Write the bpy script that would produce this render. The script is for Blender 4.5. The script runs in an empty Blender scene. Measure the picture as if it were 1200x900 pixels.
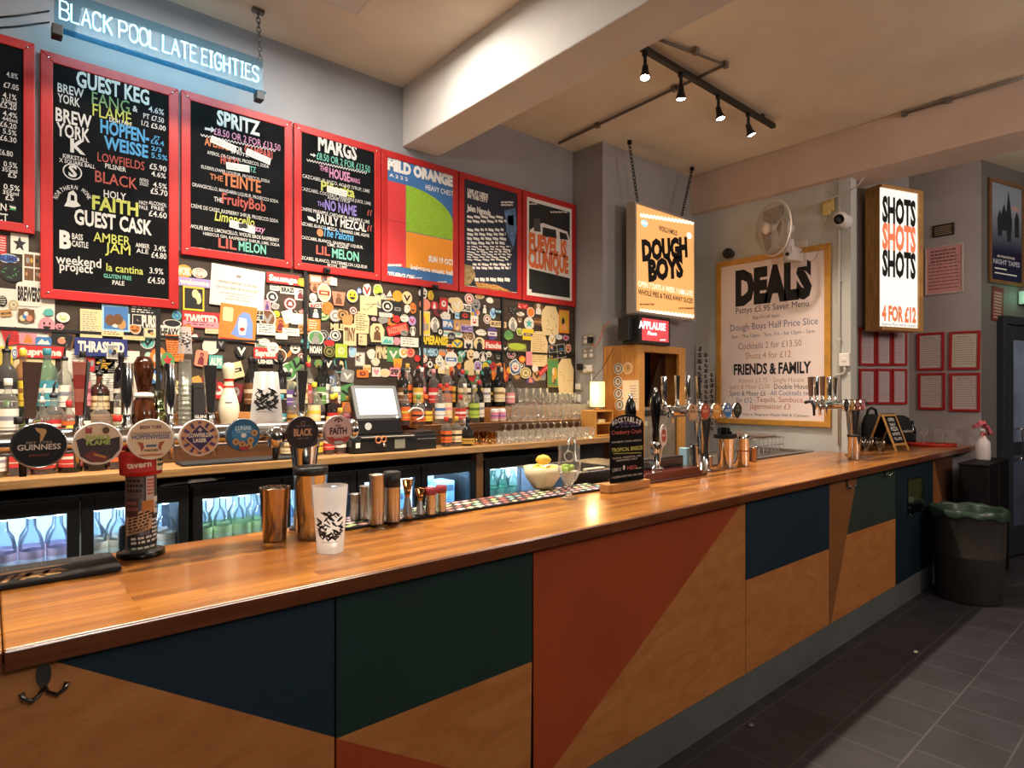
import bpy, math, random
from mathutils import Matrix, Vector
random.seed(11)
sc = bpy.context.scene
COL = sc.collection
PI = math.pi
# ------------------------------------------------------------------ camera, world, lights, exposure
CAM = (0.0, 0.0, 1.593)
F, CX, HY = 715.0, 600.0, 461.0
FW, RT = (0.652, 0.758), (0.758, -0.652)
cd = bpy.data.cameras.new('camera'); cam = bpy.data.objects.new('camera', cd); COL.objects.link(cam)
cd.sensor_width = 36.0; cd.lens = F / 1200 * 36; cd.shift_y = (HY - 450) / 1200; cd.clip_start = 0.02
cam.location = CAM
cam.rotation_euler = (PI / 2, 0, math.atan2(FW[1], FW[0]) - PI / 2)
sc.camera = cam
w = bpy.data.worlds.new('world'); sc.world = w; w.use_nodes = True
w.node_tree.nodes['Background'].inputs[0].default_value = (0.9, 0.75, 0.6, 1)
w.node_tree.nodes['Background'].inputs[1].default_value = 0.05
sc.view_settings.view_transform = 'Standard'; sc.view_settings.look = 'None'
sc.view_settings.gamma = 1; sc.view_settings.use_curve_mapping = False
sc.view_settings.exposure = 0.3
sc.cycles.transparent_max_bounces = 32
sc.cycles.max_bounces = 10

def light(name, kind, loc, energy, col, target=None, size=0.3, size_y=None, angle=60, blend=0.5, radius=0.03):
    d = bpy.data.lights.new(name, kind); d.energy = energy; d.color = col
    o = bpy.data.objects.new(name, d); COL.objects.link(o); o.location = loc
    if kind == 'AREA':
        d.size = size
        if size_y: d.shape = 'RECTANGLE'; d.size_y = size_y
    elif kind == 'SPOT':
        d.spot_size = math.radians(angle); d.spot_blend = blend; d.shadow_soft_size = radius
    else: d.shadow_soft_size = radius
    if target is not None:
        o.rotation_euler = (Vector(target) - Vector(loc)).to_track_quat('-Z', 'Y').to_euler()
    return o
WARM = (1.0, 0.83, 0.62); WARM2 = (1.0, 0.62, 0.40)
# ceiling downlights over the bar (the row continues out of the frame to the left of the visible track)
for i, (x, y, tx, ty, e) in enumerate(((-0.9, 2.6, -0.5, 2.3, 70), (0.35, 2.55, 0.3, 2.2, 80), (1.75, 2.5, 1.4, 2.1, 80))):
    light('bar_downlight', 'SPOT', (x, y, 3.7), e * 2.6, WARM, (tx, ty, 1.1), angle=95, blend=0.8, radius=0.06)
for i, (x, tx, tz, e) in enumerate(((-0.3, 0.0, 1.5, 60), (1.05, 0.9, 1.6, 60), (1.9, 1.75, 1.7, 95), (3.3, 3.2, 1.5, 60))):
    light('shelf_downlight', 'SPOT', (x, 2.5, 3.7), e * 2.9, WARM, (tx, 3.75, tz), angle=55, blend=0.9, radius=0.05)
light('room_fill', 'POINT', (0.2, -2.4, 2.9), 95, (1, 0.95, 0.9), radius=0.25)  # unseen fill lights, added to lift the customer side and ceiling
light('room_fill', 'POINT', (4.6, -1.6, 2.9), 95, (1, 0.84, 0.77), radius=0.25)
light('room_fill', 'POINT', (6.6, -0.9, 2.9), 34, (1, 0.86, 0.78), radius=0.2)  # extra fill, added to brighten the far wall corner
light('aisle_fill', 'AREA', (1.2, 2.9, 3.74), 45, (1, 0.94, 0.86), (1.2, 2.9, 0), 1.6, 0.35)  # added fill without a fitting, lifts the tops of the walls
# ------------------------------------------------------------------ helpers
def P(x, y, X=None, Y=None, Z=None, D=None):
    u = (x - CX) / F; v = (HY - y) / F
    d = (FW[0] + u * RT[0], FW[1] + u * RT[1], v)
    if X is not None: t = X / d[0]
    elif Y is not None: t = Y / d[1]
    elif Z is not None: t = (Z - CAM[2]) / d[2]
    else: t = D
    return Vector((d[0] * t, d[1] * t, CAM[2] + d[2] * t))
def depth(p): return FW[0] * p[0] + FW[1] * p[1]
def lin(h):
    h = h.lstrip('#'); o = []
    for i in (0, 2, 4):
        c = int(h[i:i + 2], 16) / 255
        o.append(c / 12.92 if c <= 0.04045 else ((c + 0.055) / 1.055) ** 2.4)
    return (o[0], o[1], o[2], 1)
MC = {}
def mat(hexc, rough=0.5, metal=0.0, var=0.0, vs=8.0, bump=0.0, bs=60.0, coat=0.0, stretch=(1, 1, 1), spec=0.5):
    key = ('m', hexc, rough, metal, var, vs, bump, bs, coat, stretch, spec)
    if key in MC: return MC[key]
    m = bpy.data.materials.new('paint_' + hexc.strip('#')); m.use_nodes = True
    nt = m.node_tree; b = nt.nodes['Principled BSDF']
    b.inputs['Roughness'].default_value = rough; b.inputs['Metallic'].default_value = metal
    b.inputs['Coat Weight'].default_value = coat; b.inputs['Specular IOR Level'].default_value = spec
    c = lin(hexc); b.inputs['Base Color'].default_value = c
    if var > 0 or bump > 0:
        tc = nt.nodes.new('ShaderNodeTexCoord'); mp = nt.nodes.new('ShaderNodeMapping')
        mp.inputs['Scale'].default_value = stretch
        nt.links.new(tc.outputs['Object'], mp.inputs[0])
    if var > 0:
        n = nt.nodes.new('ShaderNodeTexNoise'); n.inputs['Scale'].default_value = vs; n.inputs['Detail'].default_value = 6
        nt.links.new(mp.outputs[0], n.inputs['Vector'])
        r = nt.nodes.new('ShaderNodeValToRGB')
        r.color_ramp.elements[0].position = 0.3; r.color_ramp.elements[1].position = 0.7
        r.color_ramp.elements[0].color = tuple(max(0, k * (1 - var)) for k in c[:3]) + (1,)
        r.color_ramp.elements[1].color = tuple(min(1, k * (1 + var)) for k in c[:3]) + (1,)
        nt.links.new(n.outputs['Fac'], r.inputs[0]); nt.links.new(r.outputs[0], b.inputs['Base Color'])
    if bump > 0:
        n2 = nt.nodes.new('ShaderNodeTexNoise'); n2.inputs['Scale'].default_value = bs; n2.inputs['Detail'].default_value = 5
        nt.links.new(mp.outputs[0], n2.inputs['Vector'])
        bp = nt.nodes.new('ShaderNodeBump'); bp.inputs['Strength'].default_value = bump; bp.inputs['Distance'].default_value = 0.01
        nt.links.new(n2.outputs['Fac'], bp.inputs['Height']); nt.links.new(bp.outputs[0], b.inputs['Normal'])
    MC[key] = m; return m
def emit(hexc, s):
    key = ('e', hexc, s)
    if key in MC: return MC[key]
    m = bpy.data.materials.new('glow_' + hexc.strip('#')); m.use_nodes = True
    b = m.node_tree.nodes['Principled BSDF']; c = lin(hexc)
    b.inputs['Base Color'].default_value = c; b.inputs['Emission Color'].default_value = c
    b.inputs['Emission Strength'].default_value = s; b.inputs['Roughness'].default_value = 0.4
    MC[key] = m; return m
def thin(hexc='#f4f8f6', refl=1.0, rough=0.03, haze=0.0):
    key = ('t', hexc, refl, rough, haze)
    if key in MC: return MC[key]
    m = bpy.data.materials.new('glass_' + hexc.strip('#')); m.use_nodes = True
    nt = m.node_tree; nt.nodes.remove(nt.nodes['Principled BSDF']); out = nt.nodes['Material Output']
    tr = nt.nodes.new('ShaderNodeBsdfTransparent'); tr.inputs[0].default_value = lin(hexc)
    gl = nt.nodes.new('ShaderNodeBsdfGlossy'); gl.inputs['Roughness'].default_value = rough; gl.inputs[0].default_value = (1, 1, 1, 1)
    lw = nt.nodes.new('ShaderNodeLayerWeight'); lw.inputs['Blend'].default_value = 0.25
    mu = nt.nodes.new('ShaderNodeMath'); mu.operation = 'MULTIPLY_ADD'; mu.inputs[1].default_value = 0.8 * refl; mu.inputs[2].default_value = 0.03 * refl
    nt.links.new(lw.outputs['Fresnel'], mu.inputs[0])
    mx = nt.nodes.new('ShaderNodeMixShader'); nt.links.new(mu.outputs[0], mx.inputs[0])
    nt.links.new(tr.outputs[0], mx.inputs[1]); nt.links.new(gl.outputs[0], mx.inputs[2])
    last = mx
    if haze > 0:
        df = nt.nodes.new('ShaderNodeBsdfTranslucent'); df.inputs[0].default_value = (0.9, 0.88, 0.86, 1)
        d2 = nt.nodes.new('ShaderNodeBsdfDiffuse'); d2.inputs[0].default_value = (0.85, 0.84, 0.83, 1)
        m1 = nt.nodes.new('ShaderNodeMixShader'); m1.inputs[0].default_value = 0.5
        nt.links.new(df.outputs[0], m1.inputs[1]); nt.links.new(d2.outputs[0], m1.inputs[2])
        m2 = nt.nodes.new('ShaderNodeMixShader'); m2.inputs[0].default_value = haze
        nt.links.new(mx.outputs[0], m2.inputs[1]); nt.links.new(m1.outputs[0], m2.inputs[2]); last = m2
    nt.links.new(last.outputs[0], out.inputs[0]); MC[key] = m; return m
def wood(name, c1, c2, c3, bw=0.7, rh=0.045, rough=0.3, coat=0.0, axis='XY', grain=0.35):
    """staves / planks of their own tone with fine grain, in object space"""
    m = bpy.data.materials.new(name); m.use_nodes = True; nt = m.node_tree; b = nt.nodes['Principled BSDF']
    tc = nt.nodes.new('ShaderNodeTexCoord'); mp = nt.nodes.new('ShaderNodeMapping')
    if axis == 'ZX': mp.inputs['Rotation'].default_value = (0, PI / 2, 0)
    if axis == 'ZY': mp.inputs['Rotation'].default_value = (0, PI / 2, 0)
    nt.links.new(tc.outputs['Object'], mp.inputs[0])
    vec = mp.outputs[0]
    if axis in ('ZX', 'ZY', 'XZ'):
        sx = nt.nodes.new('ShaderNodeSeparateXYZ'); nt.links.new(tc.outputs['Object'], sx.inputs[0])
        cx = nt.nodes.new('ShaderNodeCombineXYZ')
        a, bb = {'ZX': ('Z', 'X'), 'ZY': ('Z', 'Y'), 'XZ': ('X', 'Z')}[axis]
        nt.links.new(sx.outputs[a], cx.inputs['X']); nt.links.new(sx.outputs[bb], cx.inputs['Y']); vec = cx.outputs[0]
    br = nt.nodes.new('ShaderNodeTexBrick'); br.inputs['Scale'].default_value = 1
    br.inputs['Brick Width'].default_value = bw; br.inputs['Row Height'].default_value = rh
    br.inputs['Mortar Size'].default_value = 0.0006; br.inputs['Bias'].default_value = 0.0
    br.offset = 0.37; br.offset_frequency = 2; br.squash = 1
    br.inputs['Color1'].default_value = lin(c1); br.inputs['Color2'].default_value = lin(c2); br.inputs['Mortar'].default_value = lin(c3)
    nt.links.new(vec, br.inputs['Vector'])
    m2 = nt.nodes.new('ShaderNodeMapping'); m2.inputs['Scale'].default_value = (3, 60, 60); nt.links.new(vec, m2.inputs[0])
    n = nt.nodes.new('ShaderNodeTexNoise'); n.inputs['Scale'].default_value = 1.2; n.inputs['Detail'].default_value = 7; n.inputs['Distortion'].default_value = 0.6
    nt.links.new(m2.outputs[0], n.inputs['Vector'])
    r = nt.nodes.new('ShaderNodeValToRGB'); r.color_ramp.elements[0].position = 0.35; r.color_ramp.elements[1].position = 0.62
    g = 1 - grain
    r.color_ramp.elements[0].color = (g, g * 0.93, g * 0.86, 1); r.color_ramp.elements[1].color = (1, 1, 1, 1)
    nt.links.new(n.outputs['Fac'], r.inputs[0])
    mx = nt.nodes.new('ShaderNodeMix'); mx.data_type = 'RGBA'; mx.blend_type = 'MULTIPLY'; mx.inputs[0].default_value = 1
    nt.links.new(br.outputs['Color'], mx.inputs[6]); nt.links.new(r.outputs[0], mx.inputs[7])
    nt.links.new(mx.outputs[2], b.inputs['Base Color'])
    b.inputs['Roughness'].default_value = rough; b.inputs['Coat Weight'].default_value = coat; b.inputs['Coat Roughness'].default_value = 0.12
    return m
def ply(name, c1, c2, rough=0.55):
    m = bpy.data.materials.new(name); m.use_nodes = True; nt = m.node_tree; b = nt.nodes['Principled BSDF']
    tc = nt.nodes.new('ShaderNodeTexCoord'); mp = nt.nodes.new('ShaderNodeMapping'); mp.inputs['Scale'].default_value = (1.1, 1, 3.2)
    mp.inputs['Rotation'].default_value = (0, 0.25, 0); nt.links.new(tc.outputs['Object'], mp.inputs[0])
    n = nt.nodes.new('ShaderNodeTexNoise'); n.inputs['Scale'].default_value = 3.2; n.inputs['Detail'].default_value = 8; n.inputs['Distortion'].default_value = 1.6
    nt.links.new(mp.outputs[0], n.inputs['Vector'])
    n3 = nt.nodes.new('ShaderNodeTexNoise'); n3.inputs['Scale'].default_value = 90; n3.inputs['Detail'].default_value = 2
    nt.links.new(mp.outputs[0], n3.inputs['Vector'])
    r = nt.nodes.new('ShaderNodeValToRGB'); r.color_ramp.elements[0].position = 0.32; r.color_ramp.elements[1].position = 0.68
    r.color_ramp.elements[0].color = lin(c1); r.color_ramp.elements[1].color = lin(c2); nt.links.new(n.outputs['Fac'], r.inputs[0])
    mx = nt.nodes.new('ShaderNodeMix'); mx.data_type = 'RGBA'; mx.blend_type = 'OVERLAY'; mx.inputs[0].default_value = 0.25
    nt.links.new(r.outputs[0], mx.inputs[6]); nt.links.new(n3.outputs['Color'], mx.inputs[7]); nt.links.new(mx.outputs[2], b.inputs['Base Color'])
    b.inputs['Roughness'].default_value = rough; return m

TC = {}
def tmesh(s, bold=0.0, shear=0.0):
    k = (s, bold, shear)
    if k in TC: return TC[k]
    cu = bpy.data.curves.new('t', 'FONT'); cu.body = s; cu.size = 1; cu.offset = bold; cu.shear = shear
    cu.resolution_u = 2; cu.fill_mode = 'FRONT'
    ob = bpy.data.objects.new('t', cu); me = ob.to_mesh()
    v = [(p.co.x, p.co.y) for p in me.vertices]; f = [tuple(q.vertices) for q in me.polygons]
    ob.to_mesh_clear(); bpy.data.objects.remove(ob); bpy.data.curves.remove(cu)
    TC[k] = (v, f); return TC[k]

class MB:
    def __init__(s): s.v = []; s.f = []; s.mi = []; s.sm = []; s.mats = []
    def add(s, vs, fs, m, smooth=False, M=None):
        if m not in s.mats: s.mats.append(m)
        k = s.mats.index(m); o = len(s.v)
        s.v += [tuple(M @ Vector(p)) for p in vs] if M is not None else [tuple(p) for p in vs]
        for f in fs: s.f.append(tuple(i + o for i in f)); s.mi.append(k); s.sm.append(smooth)
        return s
    def box(s, x0, x1, y0, y1, z0, z1, m, M=None):
        v = [(x, y, z) for z in (z0, z1) for y in (y0, y1) for x in (x0, x1)]
        return s.add(v, [(0, 2, 3, 1), (4, 5, 7, 6), (0, 1, 5, 4), (2, 6, 7, 3), (0, 4, 6, 2), (1, 3, 7, 5)], m, False, M)
    def lathe(s, prof, m, n=20, c=(0, 0, 0), M=None, smooth=True, sx=1, sy=1):
        v = []; f = []; rows = []
        for r, z in prof:
            if r <= 1e-6: rows.append([len(v)]); v.append((c[0], c[1], c[2] + z))
            else:
                rows.append(list(range(len(v), len(v) + n)))
                v += [(c[0] + sx * r * math.cos(2 * PI * i / n), c[1] + sy * r * math.sin(2 * PI * i / n), c[2] + z) for i in range(n)]
        for a, b in zip(rows, rows[1:]):
            for i in range(n):
                j = (i + 1) % n
                if len(a) == 1 and len(b) == 1: continue
                if len(a) == 1: f.append((a[0], b[j], b[i]))
                elif len(b) == 1: f.append((a[i], a[j], b[0]))
                else: f.append((a[i], a[j], b[j], b[i]))
        return s.add(v, f, m, smooth, M)
    def cyl(s, p0, p1, r, m, n=14, r1=None, smooth=True):
        p0 = Vector(p0); p1 = Vector(p1); d = p1 - p0; L = d.length
        M = Matrix.Translation(p0) @ d.to_track_quat('Z', 'Y').to_matrix().to_4x4()
        r1 = r if r1 is None else r1
        return s.lathe([(0, 0), (r, 0), (r, 1e-5), (r1, L - 1e-5), (r1, L), (0, L)], m, n, M=M, smooth=smooth)
    def tube(s, pts, r, m, n=8, close=False):
        pts = [Vector(p) for p in pts]; N = len(pts); v = []; f = []
        up = Vector((0, 0, 1))
        for i, p in enumerate(pts):
            a = pts[i - 1] if (i > 0 or close) else p; b = pts[(i + 1) % N] if (i < N - 1 or close) else p
            t = (b - a).normalized(); x = t.cross(up)
            if x.length < 1e-3: x = t.cross(Vector((0, 1, 0)))
            x.normalize(); y = x.cross(t)
            rr = r[i] if isinstance(r, (list, tuple)) else r
            v += [p + x * rr * math.cos(2 * PI * k / n) + y * rr * math.sin(2 * PI * k / n) for k in range(n)]
        for i in range(N if close else N - 1):
            for k in range(n):
                a = i * n + k; b = i * n + (k + 1) % n; c = ((i + 1) % N) * n + (k + 1) % n; d = ((i + 1) % N) * n + k
                f.append((a, d, c, b))
        if not close: f.append(tuple(range(n))); f.append(tuple(range((N - 1) * n, N * n))[::-1])
        return s.add(v, f, m, True)
    def prism(s, poly, y0, y1, m, M=None):
        """polygon given in (x,z), front at y0 (facing -Y), back at y1"""
        n = len(poly); A = sum(poly[i][0] * poly[(i + 1) % n][1] - poly[(i + 1) % n][0] * poly[i][1] for i in range(n))
        if A < 0: poly = poly[::-1]
        v = [(x, y0, z) for x, z in poly] + [(x, y1, z) for x, z in poly]
        f = [tuple(range(n)), tuple(range(2 * n - 1, n - 1, -1))] + [(i, i + n, (i + 1) % n + n, (i + 1) % n) for i in range(n)]
        return s.add(v, f, m, False, M)
    def slab(s, poly, z0, z1, m):
        n = len(poly); A = sum(poly[i][0] * poly[(i + 1) % n][1] - poly[(i + 1) % n][0] * poly[i][1] for i in range(n))
        if A < 0: poly = poly[::-1]
        v = [(x, y, z1) for x, y in poly] + [(x, y, z0) for x, y in poly]
        f = [tuple(range(n)), tuple(range(2 * n - 1, n - 1, -1))] + [(i, i + n, (i + 1) % n + n, (i + 1) % n) for i in range(n)]
        return s.add(v, f, m)
    def flat(s, poly, y, m):
        n = len(poly); A = sum(poly[i][0] * poly[(i + 1) % n][1] - poly[(i + 1) % n][0] * poly[i][1] for i in range(n))
        if A < 0: poly = poly[::-1]
        return s.add([(x, y, z) for x, z in poly], [tuple(range(n))], m)
    def text(s, t, x, z, h, m, y=0.0, w=None, al='c', bold=0.0, shear=0.0, rot=0.0, maxw=None):
        v, f = tmesh(t, bold, shear)
        if not v: return s
        x0 = min(p[0] for p in v); x1 = max(p[0] for p in v); k = h / 0.70; kx = k
        W = max(x1 - x0, 1e-6)
        if w is not None: kx = w / W
        elif maxw is not None and W * kx > maxw: kx = maxw / W
        off = {'c': -(x0 + x1) / 2, 'l': -x0, 'r': -x1}[al]
        c, sn = math.cos(rot), math.sin(rot)
        pts = []
        for a, b in v:
            px = (a + off) * kx; pz = b * k
            pts.append((x + px * c - pz * sn, y, z + px * sn + pz * c))
        return s.add(pts, f, m)
    def build(s, name, parent=None, bevel=0.0, loc=None, rz=0.0, seg=2):
        me = bpy.data.meshes.new(name); me.from_pydata(s.v, [], s.f)
        for m in s.mats: me.materials.append(m)
        me.polygons.foreach_set('material_index', s.mi); me.polygons.foreach_set('use_smooth', s.sm); me.update()
        o = bpy.data.objects.new(name, me); COL.objects.link(o)
        if parent: o.parent = parent
        if loc is not None: o.location = loc
        if rz: o.rotation_euler.z = rz
        if bevel > 0:
            b = o.modifiers.new('edge', 'BEVEL'); b.width = bevel; b.segments = seg; b.limit_method = 'ANGLE'; b.angle_limit = 0.7
            b.harden_normals = False
        return o
LABELS = {}
def tag(o, label, cat, group=None):
    o['label'] = label; o['category'] = cat
    if group: o['group'] = group
    LABELS.setdefault(label, []).append(o.name)
    return o
def thing(name, label, cat, loc=(0, 0, 0), rz=0.0, group=None):
    o = bpy.data.objects.new(name, None); COL.objects.link(o); o.location = loc; o.rotation_euler.z = rz
    o.empty_display_size = 0.05
    return tag(o, label, cat, group)
def struct(o): o['kind'] = 'structure'; return o
def dup(root, loc, rz=None, label=None, group=None):
    r = root.copy(); COL.objects.link(r); r.location = loc
    if rz is not None: r.rotation_euler.z = rz
    if label: r['label'] = label
    if group: r['group'] = group
    for ch in list(root.children):
        c = ch.copy(); COL.objects.link(c); c.parent = r
        for g in list(ch.children):
            d = g.copy(); COL.objects.link(d); d.parent = c
    LABELS.setdefault(r.get('label', ''), []).append(r.name)
    return r
def ell(cx, cz, rx, rz, n=24, a0=0, a1=2 * PI):
    full = abs(a1 - a0 - 2 * PI) < 1e-6
    k = n if full else n + 1
    return [(cx + rx * math.cos(a0 + (a1 - a0) * i / n), cz + rz * math.sin(a0 + (a1 - a0) * i / n)) for i in range(k)]
def rrect(x0, x1, z0, z1, r, n=4):
    o = []
    for cx, cz, a in ((x1 - r, z0 + r, -PI / 2), (x1 - r, z1 - r, 0), (x0 + r, z1 - r, PI / 2), (x0 + r, z0 + r, PI)):
        o += [(cx + r * math.cos(a + PI / 2 * i / n), cz + r * math.sin(a + PI / 2 * i / n)) for i in range(n + 1)]
    return o
# ------------------------------------------------------------------ common materials
CHROME = mat('#d8d8d8', 0.12, 1.0); STEEL = mat('#b9b6b2', 0.3, 1.0, 0.1, 5, 0, 60, 0, (1, 1, 12)); DARKSTEEL = mat('#6f6d6a', 0.35, 1.0)
COPPER = mat('#b98458', 0.16, 1.0); BLACK = mat('#121212', 0.45); BLACKG = mat('#0c0c0d', 0.18); RUBBER = mat('#17161a', 0.75, 0, 0.2, 30)
WHITE = mat('#e9e5de', 0.6); PAPER = mat('#e8e2d6', 0.85, 0, 0.04, 12); CREAM = mat('#e6d6ac', 0.85, 0, 0.05, 12); KRAFT = mat('#d0a870', 0.9, 0, 0.08, 15)
REDP = mat('#b81c1a', 0.42, 0, 0.1, 9); CHALK = mat('#101113', 0.9, 0, 0.5, 5, 0, 60, 0, (1, 1, 1), 0.15)
INK = mat('#141416', 0.7)
CW = mat('#cfcdc8', 0.9); CY = mat('#bcc05e', 0.9); CG = mat('#83a06c', 0.9); CB = mat('#4f98c8', 0.9); CR = mat('#b4584e', 0.9); CP = mat('#c68aaa', 0.9)
CO = mat('#c4784e', 0.9); CT = mat('#6fb8a4', 0.9); CV = mat('#8a7ac0', 0.9); CGR = mat('#a5a5a2', 0.9)
GLASS = thin('#f6faf8'); WALLG = mat('#9b9b9e', 0.7, 0, 0.10, 2.2, 0.12, 25)
PINE = wood('pine_boards', '#c98a44', '#b8762f', '#6b3d14', 2.5, 0.095, 0.45, 0.1, 'ZY', 0.3)
PINEX = wood('pine_boards_front', '#c98a44', '#b8762f', '#6b3d14', 2.5, 0.095, 0.45, 0.1, 'ZX', 0.3)
OAKF = mat('#c88f45', 0.5, 0, 0.18, 10, 0, 60, 0, (2, 2, 14))
# ------------------------------------------------------------------ the setting
CEILM = mat('#dccfb8', 0.85, 0, 0.12, 1.3, 0.15, 14); CEILR = mat('#cbb4a2', 0.85, 0, 0.14, 1.6, 0.15, 14); BEAMM = mat('#d6d1c8', 0.8, 0, 0.08, 1.5, 0.12, 16)
CZ = 3.795
def sbox(name, *a, m=WALLG, bevel=0.0):
    b = MB(); b.box(*a, m); return struct(b.build(name, bevel=bevel))
def floor_mat():
    m = bpy.data.materials.new('slate_tiles'); m.use_nodes = True; nt = m.node_tree; b = nt.nodes['Principled BSDF']
    tc = nt.nodes.new('ShaderNodeTexCoord'); br = nt.nodes.new('ShaderNodeTexBrick')
    br.inputs['Scale'].default_value = 1; br.inputs['Brick Width'].default_value = 0.3; br.inputs['Row Height'].default_value = 0.3
    br.inputs['Mortar Size'].default_value = 0.004; br.inputs['Color1'].default_value = lin('#2f2d32'); br.inputs['Color2'].default_value = lin('#28262b')
    br.inputs['Mortar'].default_value = lin('#454346'); br.offset = 0.5
    nt.links.new(tc.outputs['Object'], br.inputs['Vector'])
    n = nt.nodes.new('ShaderNodeTexNoise'); n.inputs['Scale'].default_value = 5; n.inputs['Detail'].default_value = 8; nt.links.new(tc.outputs['Object'], n.inputs['Vector'])
    mx = nt.nodes.new('ShaderNodeMix'); mx.data_type = 'RGBA'; mx.blend_type = 'OVERLAY'; mx.inputs[0].default_value = 0.6
    nt.links.new(br.outputs[0], mx.inputs[6]); nt.links.new(n.outputs['Fac'], mx.inputs[7]); nt.links.new(mx.outputs[2], b.inputs['Base Color'])
    b.inputs['Roughness'].default_value = 0.6; return m
sbox('floor', -3.5, 10, -5, 4, -0.1, 0, m=floor_mat())
sbox('ceiling', -3.5, 10, -5, 4.2, CZ, CZ + 0.1, m=CEILM)
sbox('wall_back', -3.5, 10, 3.85, 4.0, 0, CZ)
sbox('wall_left', -3.6, -3.4, -5, 4, 0, CZ, m=mat('#4a4744', 0.8)); sbox('wall_front', -3.5, 10, -5.1, -4.9, 0, CZ, m=mat('#4a4541', 0.8))
sbox('wall_end', 9.9, 10, -5, 4, 0, CZ, m=mat('#4a4744', 0.8))
sbox('wall_pilaster', 4.07, 5.5, 3.52, 3.85, 0, CZ, m=mat('#a4a3a1', 0.7, 0, 0.08, 2.2, 0.1, 25))
sbox('beam_ceiling', 2.27, 2.57, -5, 3.85, 3.37, CZ, m=BEAMM, bevel=0.008)
sbox('beam_right', 5.42, 5.85, -5, 3.85, 3.41, CZ, m=CEILR, bevel=0.008)
WP = mat('#c4c6be', 0.65, 0, 0.06, 2.0, 0.08, 20)
sbox('wall_right', 5.5, 5.62, 2.03, 3.52, 0, 3.41, m=WP)
WF = mat('#aaa4a0', 0.7, 0, 0.08, 2.5, 0.1, 25)
def slant_wall(name, a, b, th, m):
    d = (Vector(b) - Vector(a)).normalized(); n = Vector((-d.y, d.x)) * th
    q = MB(); q.slab([a, b, (b[0] + n.x, b[1] + n.y), (a[0] + n.x, a[1] + n.y)], 0, CZ, m); return struct(q.build(name))
SA = math.radians(19); SB = math.radians(14)
slant_wall('wall_recess', (6.2, 2.07 + 0.9 * math.tan(SA)), (7.1, 2.07), 0.08, WF)
sbox('wall_far', 7.1, 7.3, 1.475, 2.2, 0, CZ, m=WF)
slant_wall('wall_door', (7.1, 1.475), (7.1 + 2.5 * math.cos(SB), 1.475 - 2.5 * math.sin(SB)), 0.12, mat('#6b6762', 0.7, 0, 0.1, 2.5))
# sticker board under the chalkboards, with the black shelf rails that run across it
sbox('trim_1', -1.2, 4.06, 3.838, 3.85, 1.28, 2.40, m=mat('#3a2c20', 0.6, 0, 0.35, 5, 0, 60, 0, (1, 1, 6)))
for k, (x, z0, z1) in enumerate(((0.715, 1.3, 2.07), (1.545, 1.3, 2.38), (2.42, 1.3, 2.38), (3.19, 1.3, 2.38))):
    sbox('trim_%d' % (2 + k), x - 0.011, x + 0.011, 3.822, 3.838, z0, z1, m=BLACK)
sbox('trim_6', 1.6, 4.05, 3.826, 3.838, 1.93, 1.945, m=BLACK); sbox('trim_7', -1.0, 1.54, 3.826, 3.838, 1.90, 1.915, m=BLACK)
# ceiling conduit and its runs
def conduit(name, label, pts, r, m, cat='conduit', clips=()):
    t = thing(name, label, cat, tuple(pts[0]))
    b = MB(); b.tube([Vector(p) - Vector(pts[0]) for p in pts], r, m); b.build('pipe', t)
    for c in clips:
        q = Vector(c) - Vector(pts[0]); k = MB(); k.box(q.x - 0.018, q.x + 0.018, q.y - 0.018, q.y + 0.018, q.z - 0.02, q.z + 0.02, m); k.build('clip', t, 0.004)
    return t
cz = CZ - 0.02
CM = mat('#6e655c', 0.5)
p1 = P(655, 168, Z=cz); p2 = P(850, 76, Z=cz); p3 = P(756, 40, Z=cz)
pm = P(700, 147, Z=cz); pn = P(790, 104, Z=cz)
conduit('ceiling_conduit', 'thin grey pipe across the ceiling from back wall to the track lights', [p1, p2, p3], 0.011, CM, 'conduit', [pm, pn, p2, P(815, 60, Z=cz)])
q1 = Vector((5.40, P(1060, 122, X=5.40).y, CZ - 0.03)); q2 = Vector((5.40, P(1199, 75, X=5.40).y, CZ - 0.03))
conduit('ceiling_conduit', 'thin dark pipe along the top of the brown beam at ceiling', [q1, (q1 + q2) / 2, q2], 0.01, CM, 'conduit', [q1, (q1 * 0.6 + q2 * 0.4)])
hk = P(726, 62, Z=3.72)
b = MB(); b.tube([hk + Vector((0.035, 0, 0.07)), hk + Vector((0.045, 0, 0.01)), hk + Vector((0.02, 0, -0.02)), hk + Vector((-0.03, 0, -0.025)), hk + Vector((-0.06, 0, 0.0)), hk + Vector((-0.07, 0, 0.03))], 0.008, BLACK)
tag(b.build('loose_cable'), 'short black cable end curling from ceiling beside the track', 'cable')
for (y0, y1), l in (((20, 13), 'upper of two thin dark wires on the wall beside the neon sign'), ((32, 26), 'lower of two thin dark wires on the wall beside the neon sign')):
    A = P(-20, y0 + 2, Y=3.842); B = P(58, y1, Y=3.842); b = MB(); b.tube([A, (A + B) / 2 + Vector((0, 0, -.004)), B], .004, BLACK); tag(b.build('wall_cable'), l, 'cable')
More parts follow.
